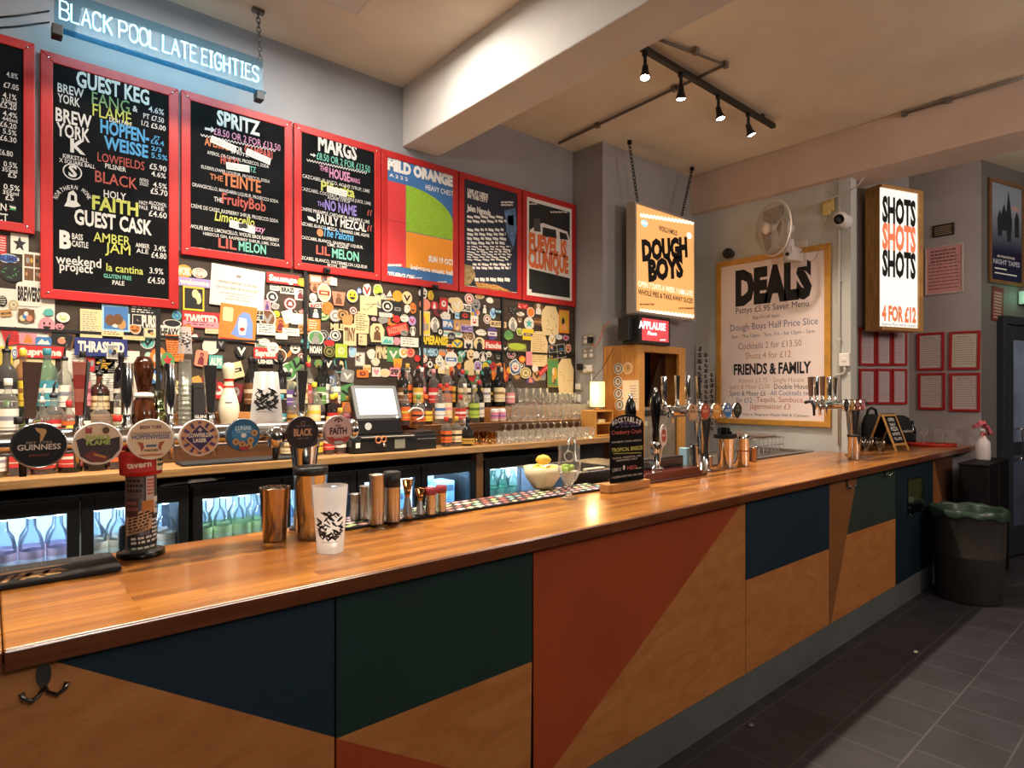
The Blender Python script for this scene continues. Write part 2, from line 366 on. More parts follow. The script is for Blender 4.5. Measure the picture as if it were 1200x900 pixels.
# door in the far wall, seen at the edge of the picture
def on_door(wd, z, off=0.0):
    return Vector((7.1 + wd * math.cos(SB) + off * -math.sin(SB), 1.475 - wd * math.sin(SB) - off * math.cos(SB), z))
dr = bpy.data.objects.new('door_1', None); COL.objects.link(dr); dr.location = on_door(0.27, 0, 0.0); dr.rotation_euler.z = -SB; dr['kind'] = 'structure'
DF = mat('#2a3138', 0.45)
b = MB(); b.box(0, 0.07, -0.06, 0, 0, 2.34, DF); b.box(0.95, 1.02, -0.06, 0, 0, 2.34, DF); b.box(0.07, 0.95, -0.06, 0, 2.26, 2.34, DF); b.build('frame', dr, 0.004)
b = MB(); b.box(0.08, 0.2, -0.05, -0.01, 0.02, 2.25, DF); b.box(0.82, 0.94, -0.05, -0.01, 0.02, 2.25, DF); b.box(0.2, 0.82, -0.05, -0.01, 2.12, 2.25, DF)
b.box(0.2, 0.82, -0.05, -0.01, 0.02, 0.3, DF); b.box(0.2, 0.82, -0.05, -0.01, 1.0, 1.12, DF); b.build('leaf', dr, 0.003)
b = MB(); b.box(0.2, 0.82, -0.03, -0.022, 1.12, 2.12, mat('#7f8fa6', 0.15, 0, 0.3, 3)); b.box(0.2, 0.82, -0.03, -0.022, 0.3, 1.0, mat('#4b5668', 0.15, 0, 0.3, 3)); b.build('pane', dr)
b = MB(); b.tube([(0.25, -0.05, 0.95), (0.25, -0.1, 0.95), (0.25, -0.1, 1.25), (0.25, -0.05, 1.25)], 0.011, CHROME); b.build('door_handle', dr)
# ------------------------------------------------------------------ bar counter
WT = wood('worktop_staves', '#c08036', '#8a5220', '#583010', 0.42, 0.042, 0.3, 0.35, 'XY', 0.34)
bar = thing('bar_counter', 'long bar counter with glossy wooden worktop and painted geometric plywood front', 'bar counter', (0, 0, 0))
ZT = 1.10
b = MB(); b.box(-1.6, 0.022, 1.528, 2.235, ZT - 0.041, ZT, WT); b.build('worktop', bar, 0.0035)
b = MB(); b.slab([(0.024, 1.528), (7.08, 1.528), (7.08, 2.06), (6.6, 2.20), (5.70, 2.20), (5.70, 2.015), (5.45, 2.015), (5.45, 2.235), (0.024, 2.235)], ZT - 0.041, ZT, WT); b.build('worktop', bar, 0.0035)
EDG_SHADE = wood('worktop_edge_shaded', '#7a4220', '#69371a', '#3f1f0e', 0.6, 0.05, 0.3, 0.3, 'XZ', 0.3)  # shade on the front edge, put into a darker wood colour
for q in ((-1.6, 0.022), (0.024, 7.08)): b = MB(); b.box(q[0], q[1], 1.519, 1.5278, ZT - 0.043, ZT - 0.002, EDG_SHADE); o = b.build('edge_strip', bar, 0.003); o['label'] = 'dark brown wooden front edge'
YP = 1.57; ZK = 0.174; ZB = ZT - 0.041
PLY = ply('birch_ply', '#a9662f', '#ba7a40'); BLUE = mat('#0d2635', 0.5, 0, 0.1, 3); GREEN = mat('#132f27', 0.5, 0, 0.1, 3); REDO = mat('#a04218', 0.5, 0, 0.08, 3)
TAN = mat('#86532a', 0.5, 0, 0.12, 6); DGREEN = mat('#2a3a31', 0.5, 0, 0.1, 3); NAVY = mat('#0c202b', 0.5, 0, 0.1, 3); BROWN = mat('#4c2e1a', 0.5, 0, 0.12, 6)
def PX(x, y):
    p = P(x, y, Y=YP); return (p.x, p.z)
def panel(poly, m, label=None):
    b = MB(); b.prism(poly, YP, YP + 0.018, m); o = b.build('front_panel', bar)
    if label: o['label'] = label
x1, x2, x3, x4, x5, x6, x7 = 0.717, 1.446, 2.91, 3.92, 5.09, 5.99, 6.55
g = 0.003
dA = PX(75, 778); dB = PX(391, 864)
za = ZB; xa = dA[0] + (za - dA[1]) * (dB[0] - dA[0]) / (dB[1] - dA[1])
panel([(xa, za), (x1 - g, za), (x1 - g, dB[1])], BLUE, 'dark blue painted triangle')
panel([(-1.6, ZK), (x1 - g, ZK), (x1 - g, dB[1]), (xa, za), (-1.6, za)], PLY, 'bare plywood panel')
e1 = PX(393, 866); e2 = PX(624, 775)
panel([(x1 + g, e1[1]), (x2 - g, e2[1]), (x2 - g, ZB), (x1 + g, ZB)], GREEN, 'dark green painted panel')
r1 = PX(530, 900); s = (r1[1] - e1[1]) / (r1[0] - x1); zc = e1[1] + s * (x2 - x1); xr = x1 + (ZK - e1[1]) / s
panel([(x1 + g, ZK), (min(xr, x2 - g), max(ZK, zc)), (x1 + g, e1[1])] if xr <= x2 else [(x1 + g, ZK), (x2 - g, ZK), (x2 - g, zc), (x1 + g, e1[1])], REDO, 'rust red painted triangle')
panel([(x1 + g, e1[1]), (xr, ZK) if xr <= x2 else (x2 - g, zc)] + ([(x2 - g, ZK)] if xr <= x2 else []) + [(x2 - g, e2[1])], PLY, 'bare plywood triangle')
f1 = PX(868, 592); f2 = PX(650, 898); s3 = (f1[1] - f2[1]) / (f1[0] - f2[0]); xt = f1[0] + (ZB - f1[1]) / s3; xb = f2[0] + (ZK - f2[1]) / s3
panel([(x2 + g, ZK), (xb, ZK), (xt, ZB), (x2 + g, ZB)], REDO, 'large rust red painted panel')
panel([(xb, ZK), (x3 - g, ZK), (x3 - g, ZB), (xt, ZB)], PLY, 'bare plywood panel')
h1 = PX(875, 680); h2 = PX(972, 643)
panel([(x3 + g, h1[1]), (x4 - g, h2[1]), (x4 - g, ZB), (x3 + g, ZB)], BLUE, 'dark blue painted panel')
panel([(x3 + g, ZK), (x4 - g, ZK), (x4 - g, h2[1]), (x3 + g, h1[1])], PLY, 'bare plywood panel')
t1 = PX(1005, 556); t2 = PX(978, 712); t3 = PX(972, 714)
gl = PX(993, 626.5); gr = PX(1049, 607.8)
panel([(x4 + g, ZB), (t1[0], ZB), (x4 + 0.03, ZK), (x4 + g, ZK)], TAN, 'tan painted wedge')
fx = lambda z: t1[0] + (ZB - z) * (x4 + 0.03 - t1[0]) / (ZB - ZK)
panel([(t1[0], ZB), (x5 - g, ZB), (x5 - g, gr[1]), (fx(gl[1]), gl[1])], DGREEN, 'dark green painted panel')
panel([(fx(gl[1]), gl[1]), (x5 - g, gr[1]), (x5 - g, ZK), (x4 + 0.03, ZK)], PLY, 'bare plywood panel')
panel([(x5 + g, ZK), (x6 - g, ZK), (x6 - g, ZB), (x5 + g, ZB)], NAVY, 'navy painted panel')
k1 = PX(1106.6, 597); k0 = PX(1093.7, 599)
panel([(x6 + g, ZB), (k1[0], k1[1]), (x6 + g, k0[1])], TAN, 'tan painted wedge')
panel([(x6 + g, ZB), (x7, ZB), (x7, ZK), (x6 + g, ZK), (x6 + g, k0[1]), (k1[0], k1[1])], BROWN, 'brown painted panel')
b = MB(); b.box(-1.6, x7, YP - 0.004, YP + 0.02, 0, ZK - 0.003, mat('#5c605e', 0.55, 0, 0.12, 4)); o = b.build('kickboard', bar); o['label'] = 'grey painted kickboard'
b = MB(); b.box(-1.6, x7, YP + 0.02, YP + 0.10, 0, ZB, mat('#2a2622', 0.7)); b.box(x7 - 0.02, x7, YP + 0.02, 2.0, 0, ZB, mat('#2a2622', 0.7)); b.build('carcass', bar)
HK = mat('#8a8680', 0.25, 1.0)
for hx, hy, sc_ in ((51, 793, 1.0), (992, 565, 1.15), (1036, 551, 1.15)):
    p = P(hx, hy, Y=YP); k = 0.026 * sc_
    b = MB(); b.prism(ell(p.x + 0.0, p.z + 0.005, 0.5 * k, 1.0 * k, 14), YP - 0.004, YP, HK)
    for sg in (-1, 1):
        pts = [(p.x, YP - 0.004, p.z - 0.6 * k), (p.x + sg * 0.25 * k, YP - 0.015, p.z - 1.1 * k), (p.x + sg * 0.8 * k, YP - 0.03, p.z - 1.25 * k), (p.x + sg * 1.25 * k, YP - 0.038, p.z - 0.8 * k), (p.x + sg * 1.4 * k, YP - 0.036, p.z - 0.35 * k)]
        b.tube(pts, [0.0045, 0.0045, 0.0045, 0.0045, 0.006], HK)
    o = b.build('coat_hook', bar); o['label'] = 'dark chrome double coat hook'
# ------------------------------------------------------------------ back bar
BBW = wood('back_bar_boards', '#b08a5c', '#9a7446', '#5a4022', 1.6, 0.14, 0.45, 0.1, 'XY', 0.3)
bb = thing('back_bar', 'long rough wooden back bar shelf above the black fridges', 'back bar', (0, 0, 0))
ZS = 1.235; YB = 3.27
b = MB(); b.box(-1.4, 4.04, YB, 3.835, ZS - 0.045, ZS, BBW); b.build('worktop', bb, 0.006)
LEG = wood('post_wood', '#8d6238', '#7a5230', '#3c2512', 2, 0.2, 0.5, 0, 'ZX')
for x in (-0.165, 2.558, 4.0):
    b = MB(); b.box(x - 0.03, x + 0.03, YB + 0.04, YB + 0.12, 0, ZS - 0.045, LEG); b.build('post', bb, 0.004)
RISE = wood('riser_boards', '#a9743c', '#8f5d2c', '#4a2c12', 1.2, 0.12, 0.45, 0.1, 'XY', 0.3)
Z1, Z2 = 1.375, 1.485; Y1a, Y1b, Y2a, Y2b = 3.53, 3.675, 3.675, 3.832
def riser(x0, x1, label):
    t = thing('bottle_riser', label, 'shelf', (x0, 3.53, ZS), 0, 'stepped bottle shelves on the back bar')
    L = x1 - x0
    b = MB(); b.box(0, L, 0, Y1b - Y1a, Z1 - ZS - 0.018, Z1 - ZS, RISE); b.box(0, L, 0.0, 0.012, 0.002, Z1 - ZS - 0.018, RISE); b.build('lower_step', t, 0.002)
    b = MB(); b.box(0, L, Y2a - Y1a, Y2b - Y1a, Z2 - ZS - 0.018, Z2 - ZS, RISE); b.box(0, L, Y2a - Y1a, Y2a - Y1a + 0.012, Z1 - ZS, Z2 - ZS - 0.018, RISE); b.box(0, L, Y2b - Y1a - .012, Y2b - Y1a, 0.002, Z2 - ZS - 0.018, RISE); b.build('upper_step', t, 0.002)
riser(-1.2, 1.60, 'stepped wooden shelf of spirits behind the stickered beer pillar')
riser(2.20, 3.98, 'stepped wooden shelf holding bottles and stacked glasses')
# fridges
FI = mat('#dfe9f2', 0.4); FB = mat('#101113', 0.4)
def fridge(x0, label, win):
    t = thing('bottle_fridge', label, 'fridge', (x0, 3.34, 0.22), 0, 'bottle fridges under the back bar')
    W, H, Dp = 0.88, 0.92, 0.46
    b = MB(); b.box(0, W, 0, Dp, H - 0.03, H, FB); b.box(0, W, 0, Dp, 0, 0.06, FB); b.box(0, 0.03, 0, Dp, 0.06, H - 0.03, FB); b.box(W - 0.03, W, 0, Dp, 0.06, H - 0.03, FB)
    b.box(0.03, W - 0.03, Dp - 0.02, Dp, 0.06, H - 0.03, FI); b.box(W / 2 - 0.012, W / 2 + 0.012, 0.0, Dp - 0.02, 0.06, H - 0.03, FI); b.box(0.03, W - 0.03, 0.001, 0.05, H - 0.075, H - 0.03, FB); b.build('cabinet_body', t, 0.003)
    for z in (0.14, 0.53):
        b = MB(); b.box(0.031, W - 0.031, 0.02, Dp - 0.03, z - 0.008, z, mat('#aeb9c0', 0.3, 0.6)); b.build('shelf', t)
    b = MB(); b.box(0.05, W - 0.05, 0.055, 0.085, H - 0.055, H - 0.032, emit('#d6ecff', 130)); b.build('strip_light', t)
    for k in (0, 1):
        a = 0.004 + k * W / 2; c = W / 2 - 0.008 + a
        b = MB(); wx0, wx1 = a + 0.045, c - 0.045
        b.box(a, wx0, -0.035, -0.002, 0.05, H - 0.01, FB); b.box(wx1, c, -0.035, -0.002, 0.05, H - 0.01, FB); b.box(wx0, wx1, -0.035, -0.002, H - 0.075, H - 0.01, FB); b.box(wx0, wx1, -0.035, -0.002, 0.05, 0.11, FB)
        d = b.build('door', t, 0.003)
        b = MB(); b.box(wx0, wx1, -0.02, -0.016, 0.11, H - 0.075, thin('#eef6fa', 0.8)); o = b.build('glass', d)
        b = MB(); hxp = c - 0.02 if k == 0 else a + 0.02; b.tube([(hxp, -0.035, 0.5), (hxp, -0.05, 0.5), (hxp, -0.05, 0.62), (hxp, -0.035, 0.62)], 0.005, DARKSTEEL); b.build('handle', d)
    return t
FRX = (-0.125, 0.765, 1.645, 2.595)
FL = ('black glass-door bottle fridge of blue-lit bottles under the tap bar', 'black bottle fridge with green-labelled bottles in its lit windows', 'black bottle fridge holding pale blue boxes under the till', 'black bottle fridge with pale tinted bottles beside the wooden post')
for x, l in zip(FRX, FL): fridge(x, l, None)
# bottles inside: one mesh each, too small to show parts
def fridge_bottle(glass, lab, lab2, cap):
    b = MB(); b.lathe([(0, 0), (0.044, 0), (0.046, 0.01), (0.046, 0.17), (0.040, 0.20), (0.018, 0.235), (0.0155, 0.30)], thin(glass, 1.0), 14)
    b.lathe([(0.0466, 0.04), (0.0466, 0.115)], mat(lab, 0.6), 14); b.lathe([(0.0466, 0.115), (0.0466, 0.15)], mat(lab2, 0.6), 14)
    b.lathe([(0.017, 0.29), (0.017, 0.315), (0, 0.315)], mat(cap, 0.4), 10); return b
def fill_fridge(fx, door, lvl, rows, glass, lab, lab2, cap, label, grp, n=4):
    o0 = None
    for r in range(rows):
        for i in range(n):
            x = fx + 0.082 + door * 0.44 + 0.0965 * i - door * .012; y = 3.34 + 0.10 + r * 0.11; z = 0.2208 + lvl
            if o0 is None:
                o0 = fridge_bottle(glass, lab, lab2, cap).build('fridge_bottle'); o0.location = (x, y, z); tag(o0, label, 'bottle', grp)
            else:
                c = o0.copy(); COL.objects.link(c); c.location = (x, y, z); c.rotation_euler.z = r + i
Z_ = 0.53
fill_fridge(FRX[0], 0, Z_, 2, '#eef4fa', '#e6e2ee', '#c8a4b4', '#e8e8ee', 'chilled blue glass bottle with pink berry label in the fridge', 'berry-labelled bottles in the fridge')
fill_fridge(FRX[0], 1, Z_, 2, '#eef4fa', '#ece2cc', '#e2c4a4', '#d8d8e0', 'chilled bottle with cream label in the fridge behind the stickered pillar', 'cream-labelled bottles in the fridge')
fill_fridge(FRX[1], 0, Z_, 2, '#eef4fa', '#d2dcae', '#c2d290', '#dfe6c8', 'chilled bottle with lime green label in the fridge', 'green-labelled bottles in the fridge')
fill_fridge(FRX[1], 1, Z_, 2, '#eef4fa', '#d8e0e4', '#a8bcd4', '#e0e0e0', 'chilled bottle with grey and blue label in the fridge behind the shakers', 'grey-labelled bottles in the fridge')
fill_fridge(FRX[3], 0, Z_, 2, '#dff0ea', '#d9d2bc', '#7fae9c', '#d8cfa8', 'chilled pale green bottle in the fridge beside the wooden post', 'pale green bottles in the fridge')
fill_fridge(FRX[3], 1, Z_, 2, '#d0d4cc', '#e6dcc4', '#c8b890', '#e8e0d0', 'chilled bottle with pale gold label behind the lemon bowl', 'gold-labelled bottles in the fridge')
for i, (x, z, h, wd, l) in enumerate(((1.745, Z_, 0.17, 0.16, 'pale blue carton standing at one end of the till fridge shelf'), (1.925, Z_, 0.22, 0.13, 'taller pale blue carton behind the two jiggers in the fridge'), (2.16, Z_, 0.15, 0.13, 'pale blue carton with white lid edge in the open-lit fridge window'), (2.31, Z_, 0.24, 0.14, 'tall pale blue carton with dark printed band in fridge window'), (2.162, Z_ + 0.1508, 0.07, 0.12, 'small flat light blue carton lying on another carton in fridge'))):
    b = MB(); b.box(0, wd, 0, 0.16, 0, h, mat('#7fb2dc', 0.5, 0, 0.1, 6)); b.box(0.006, wd - 0.006, -0.001, 0, h * 0.72, h * 0.9, mat('#d8e6f2', 0.5) if i % 2 == 0 else mat('#43586a', 0.5))
    o = b.build('carton', bevel=0.002); o.location = (x, 3.46, 0.2208 + z); tag(o, l, 'carton', 'cartons in the till fridge')
# ------------------------------------------------------------------ boards along the back wall
YW = 3.85
class Sheet:
    """places lettering on a plane from coordinates read off the photograph"""
    def __init__(s, x0, z0, ox, oy, k, Y=None, X=None, y=0.0):
        s.x0, s.z0, s.ox, s.oy, s.k, s.Y, s.X, s.y = x0, z0, ox, oy, k, Y, X, y; s.b = MB(); s.bf = 1.0
    def uv(s, px, py):
        p = P(s.ox + px / s.k, s.oy + py / s.k, X=s.X, Y=s.Y)
        return ((p.x - s.x0) if s.Y is not None else (s.x0 - p.y), p.z - s.z0, depth(p))
    def t(s, txt, xl, xr, yb, h, m, bold=0.0, shear=0.0, rot=0.0):
        a = s.uv(xl, yb); c = s.uv(xr, yb); q = s.uv((xl + xr) / 2, yb)
        s.b.text(txt, q[0], q[1], h / s.k * q[2] / F, m, s.y, w=c[0] - a[0], bold=bold * s.bf, shear=shear, rot=rot)
    def bars(s, xl, xr, yt, h, n, m, gap=0.45, seed=1, words=True):
        """rows of unreadable small print as broken strokes"""
        rnd = random.Random(seed)
        for i in range(n):
            y = yt + h * i; x = xl
            end = xr - rnd.random() * 0.12 * (xr - xl)
            while x < end:
                wd = min((xr - xl) * (0.05 + rnd.random() * 0.13), end - x)
                a = s.uv(x, y); c = s.uv(x + wd, y); hh = h * (1 - gap) / s.k * a[2] / F
                s.b.flat([(a[0], a[1] - hh), (c[0], a[1] - hh), (c[0], a[1]), (a[0], a[1])], s.y, m)
                x += wd + (xr - xl) * 0.03
    def poly(s, pts, m, y=None):
        s.b.flat([s.uv(*p)[:2] for p in pts], s.y if y is None else y, m)
    def line(s, pts, wpx, m):
        q = [s.uv(*p) for p in pts]; hw = wpx / s.k * q[0][2] / F / 2
        for a, c in zip(q, q[1:]):
            d = Vector((c[0] - a[0], c[1] - a[1])); n = Vector((-d.y, d.x)).normalized() * hw
            s.b.flat([(a[0] + n.x, a[1] + n.y), (a[0] - n.x, a[1] - n.y), (c[0] - n.x, c[1] - n.y), (c[0] + n.x, c[1] + n.y)], s.y, m)
    def ring(s, px, py, rp, wpx, m):
        q = s.uv(px, py); r = rp / s.k * q[2] / F; w2 = wpx / s.k * q[2] / F
        o = ell(q[0], q[1], r, r, 20); i = ell(q[0], q[1], r - w2, r - w2, 20)
        for k in range(20): s.b.flat([o[k], o[(k + 1) % 20], i[(k + 1) % 20], i[k]], s.y, m)
    def disc(s, px, py, rx, rz, m, y=None):
        q = s.uv(px, py); k = q[2] / F / s.k
        s.b.flat(ell(q[0], q[1], rx * k, rz * k, 20), s.y if y is None else y, m)
def frame_mb(W, H, fw, m, d=0.026):
    b = MB()
    b.prism([(0, 0), (W, 0), (W - fw, fw), (fw, fw)], -d, 0, m); b.prism([(0, H), (fw, H - fw), (W - fw, H - fw), (W, H)], -d, 0, m)
    b.prism([(0, 0), (fw, fw), (fw, H - fw), (0, H)], -d, 0, m); b.prism([(W, 0), (W, H), (W - fw, H - fw), (W - fw, fw)], -d, 0, m)
    return b
def board(name, x0, x1, z0, z1, label, cat, fw, panelm, pd=0.02, screws=True):
    t = thing(name, label, cat, (x0, YW - 0.0085, z0), 0, 'red framed boards along the back wall')
    W, H = x1 - x0, z1 - z0
    f = frame_mb(W, H, fw, REDP).build('frame', t, 0.003); f['label'] = 'red painted wooden frame'
    b = MB(); b.box(fw - 0.002, W - fw + 0.002, -pd, -0.004, fw - 0.002, H - fw + 0.002, panelm); p = b.build('panel', t)
    for sx, sz in ((0.03, 0.03), (W - 0.03, 0.03), (0.03, H - 0.03), (W - 0.03, H - 0.03)): b = MB(); b.lathe([(0.006, 0), (0.004, 0.002), (0, 0.002)], CHROME, 8, M=Matrix.Translation((sx, -0.026, sz)) @ Matrix.Rotation(PI / 2, 4, 'X')); b.build('screw', t)
    return t, p
ZL, ZH = 2.378, 3.305
def sheet_for(t, ox, oy, k, pd=0.02):
    s = Sheet(t.location.x, t.location.z, ox, oy, k, Y=YW - 0.0085 - pd, y=-pd - 0.0012); s.bf = .6; return s
# 0: the board cut off by the picture's edge
t, p = board('menu_board', -0.47, 0.178, ZL, 3.318, 'red framed beer chalkboard cut off beside the guest keg board', 'chalkboard', 0.045, CHALK)
S = sheet_for(t, 0, 0, 2.368)
for s, xl, xr, yb, h in (('4.8%', 18, 50, 217, 15), ('£7.05', 10, 52, 247, 15), ('4.1%', 8, 46, 275, 15), ('330ml', 5, 46, 288, 11), ('£5.20', 0, 46, 302, 15), ('4.4%', 8, 48, 325, 14), ('440ml', 6, 48, 338, 11), ('£6.20', 0, 46, 355, 15), ('5.5%', 8, 46, 374, 14), ('£6.30', 0, 46, 393, 15), ('£6.80', -4, 36, 432, 15), ('0.5%', 10, 48, 465, 15), ('355ml', 6, 48, 478, 11), ('£5', 22, 46, 493, 15), ('0.5%', 10, 55, 528, 15), ('355ml', 8, 52, 541, 11), ('£5', 15, 38, 556, 15), ('ON', -20, 18, 583, 20), ('FACT', -35, 22, 612, 22)): S.t(s, xl, xr, yb, h, CW, 0.015)
S.poly([(20, 565), (44, 570), (44, 575), (20, 570)], INK); S.poly([(20, 570), (44, 575), (44, 580), (20, 575)], CW); S.poly([(20, 575), (44, 580), (44, 585), (20, 580)], mat('#2f8a4a', 0.9)); S.poly([(20, 565), (30, 576), (20, 585)], REDP)
S.b.build('lettering', t)
# 1: guest keg
t, p = board('menu_board', 0.2, 0.815, 2.066, 3.300, 'tallest red framed chalkboard, guest keg and cask beers with prices', 'chalkboard', 0.05, CHALK)
S = sheet_for(t, 0, 0, 2.368)
for a in (("GUEST KEG", 215, 417, 266, 42, CW, .05), ("BREW", 160, 233, 263, 24, CW, .03), ("YORK", 160, 222, 290, 24, CW, .03), ("FANG", 256, 360, 303, 36, CG, .0), ("&", 368, 382, 310, 16, CW, .03), ("FLAME", 258, 365, 334, 34, CY, .0), ("DDH PALE", 304, 366, 345, 12, CW, .03),
          ("4.6%", 412, 455, 315, 16, CW, .02), ("PT £7.50", 398, 455, 335, 14, CW, .02), ("1/2 £5.00", 393, 460, 356, 14, CW, .02), ("BREW", 155, 255, 346, 36, CW, .04), ("YORK", 157, 250, 385, 36, CW, .04),
          ("HOPFEN-", 280, 415, 383, 36, CB, .05), ("WEISSE", 290, 412, 425, 34, CB, .05), ("PT", 428, 444, 388, 10, CB, .02), ("£6.4", 418, 455, 402, 14, CB, .02), ("2/3", 420, 448, 420, 12, CB, .02), ("5.5%", 420, 465, 442, 14, CB, .02),
          ("K", 195, 238, 425, 36, CW, .06), ("KIRKSTALL", 175, 245, 445, 12, CW, .02), ("X SQUARE BALL", 165, 265, 459, 11, CW, .02), ("LOWFIELDS", 272, 402, 460, 24, CR, .0), ("PILSNER", 292, 350, 472, 13, CW, .02), ("£5.90", 415, 462, 473, 16, CW, .02), ("4.6%", 420, 460, 492, 14, CW, .02),
          ("S", 190, 214, 490, 30, CW, .06), ("BLACK", 265, 382, 515, 31, CR, .01), ("NITRO", 388, 412, 505, 9, CW, .02), ("STOUT", 388, 412, 516, 9, CW, .02), ("4.5%", 425, 463, 522, 14, CW, .02), ("£5.70", 418, 465, 541, 16, CW, .02),
          ("HOLY", 288, 350, 552, 20, CW, .03), ("FAITH", 257, 385, 590, 37, CY, .05), ("HAZY", 386, 410, 568, 10, CW, .02), ("PALE", 386, 410, 581, 10, CW, .02), ("ALCOHOL", 413, 463, 571, 10, CW, .02), ("FREE", 420, 455, 583, 10, CW, .02), ("£4.60", 413, 463, 603, 16, CW, .02),
          ("GUEST CASK", 210, 425, 637, 40, CW, .05), ("B", 165, 198, 688, 46, CW, .08), ("BASS", 200, 230, 665, 16, CW, .03), ("CASTLE", 200, 245, 686, 16, CW, .03), ("AMBER", 260, 362, 676, 26, CY, .01), ("JAM", 292, 362, 704, 28, CY, .01), ("AMBER", 376, 415, 688, 12, CW, .02), ("ALE", 378, 412, 703, 12, CW, .02),
          ("3.4%", 428, 460, 697, 15, CW, .02), ("£4.80", 420, 462, 717, 16, CW, .02), ("weekend", 156, 282, 737, 26, CW, .02), ("project", 166, 258, 754, 24, CW, .03), ("la cantina", 296, 398, 757, 21, CY, .02), ("GLUTEN FREE", 288, 365, 774, 11, CT, .02), ("PALE", 312, 345, 791, 12, CW, .03), ("3.9%", 415, 453, 760, 16, CW, .02), ("£4.50", 410, 457, 787, 17, CW, .02)):
    S.t(*a)
S.ring(201, 477, 22, 3, CW)
for i, ch in enumerate("NORTHERN MONK"):
    a = PI * (0.93 - 0.86 * i / 12); cxp, cyp = 201 + 42 * math.cos(a), 556 - 34 * math.sin(a)
    S.t(ch, cxp - 4, cxp + 4, cyp + 3, 11, CW, .02, 0, (a - PI / 2) * 0.8)
S.poly([(178, 572), (185, 560), (190, 535), (203, 528), (213, 540), (214, 560), (224, 572), (205, 576)], CW); S.poly([(196, 540), (206, 543), (207, 558), (196, 556)], CHALK, -0.0214)
S.b.build('lettering', t)
def sold(t, S, px, py, wpx, hpx, rot):
    a = S.uv(px - wpx / 2, py); c = S.uv(px + wpx / 2, py); q = S.uv(px, py); W = c[0] - a[0]; H = hpx / S.k * q[2] / F
    M = Matrix.Translation((q[0], -0.024, q[1])) @ Matrix.Rotation(-rot, 4, 'Y')
    b = MB(); b.box(-W / 2, W / 2, -0.001, 0.001, -H / 2, H / 2, PAPER, M); m2 = MB(); m2.text('SOLD OUT', 0, -H * 0.28, H * 0.56, mat('#8a8a88', 0.8), -0.0014, maxw=W * 0.9)
    b.add(m2.v, m2.f, mat('#77777a', 0.8), False, M); o = b.build('sold_out_strip', t); o['label'] = 'white paper strip reading sold out'
def zigzag(S, xl, xr, yl, yr, amp, n, w, m): S.line([(xl + (xr - xl) * i / n, yl + (yr - yl) * i / n + (amp if i % 2 else -amp)) for i in range(n + 1)], w, m)
# 2: spritz
t, p = board('menu_board', 0.828, 1.457, ZL, ZH, 'red framed spritz cocktail chalkboard with five paper strips over drinks', 'chalkboard', 0.048, CHALK)
S = sheet_for(t, 200, 90, 3.752)
for a in (("SPRITZ", 205, 395, 235, 62, CW, .06), ("£8.50 OR 2 FOR £13.50", 195, 487, 292, 30, CP, .02), ("APEROL", 150, 255, 312, 34, CO, .04), ("OR", 285, 315, 330, 22, CW, .02), ("CAMPARI", 325, 448, 348, 34, CR, .04), ("SPRITZ", 265, 345, 345, 14, CW, .01), ("APEROL OR CAMPARI, PROSECCO, SODA", 165, 435, 372, 15, CW, .01),
          ("HUGO", 220, 300, 390, 36, CR, .05), ("SPRITZ", 310, 375, 415, 24, CT, .02), ("ELDERFLOWER LIQUEUR, PROSECCO, SODA", 140, 440, 436, 14, CW, .01), ("THE", 172, 230, 455, 24, CO, .03), ("TEINTE", 230, 398, 493, 54, CO, .04), ("ORANGECELLO, MANDARIN LIQUEUR, PROSECCO SODA", 103, 480, 520, 15, CW, .01),
          ("THE", 190, 228, 550, 20, CW, .03), ("FruityBob", 228, 420, 575, 46, CR, .03), ("CRÈME DE CASSIS, RASPBERRY SHRUB, PROSECCO SODA", 98, 480, 610, 16, CW, .01), ("Limoncello", 195, 370, 646, 42, CY, .02, .2), ("Fizzy", 350, 415, 680, 26, CP, .02, .2), ("WOLFE BROS LIMONCELLO, WOLFE BROS RASPBERRY", 93, 485, 697, 16, CW, .02), ("HIBISCUS GIN, RASPBERRY SHRUB, LIME, SODA", 150, 485, 722, 13, CW, .01),
          ("LIL", 210, 290, 755, 40, CR, .04), ("MELON", 300, 420, 772, 40, CT, .04), ("WATERMELON LIQUEUR, LIME, PROSECCO SODA", 105, 447, 790, 17, CW, .02)): S.t(*a)
zigzag(S, 132, 462, 256, 326, 5, 48, 3, CW); S.poly([(150, 222), (178, 228), (178, 218), (196, 236), (176, 246), (177, 238), (150, 233)], CW)
S.b.build('lettering', t)
for a in ((232, 297, 112, 30, -0.2), (385, 352, 108, 30, -0.2), (295, 399, 102, 30, 0.08), (315, 661, 112, 32, -0.12), (318, 657, 40, 20, 0.1)): sold(t, S, *a)
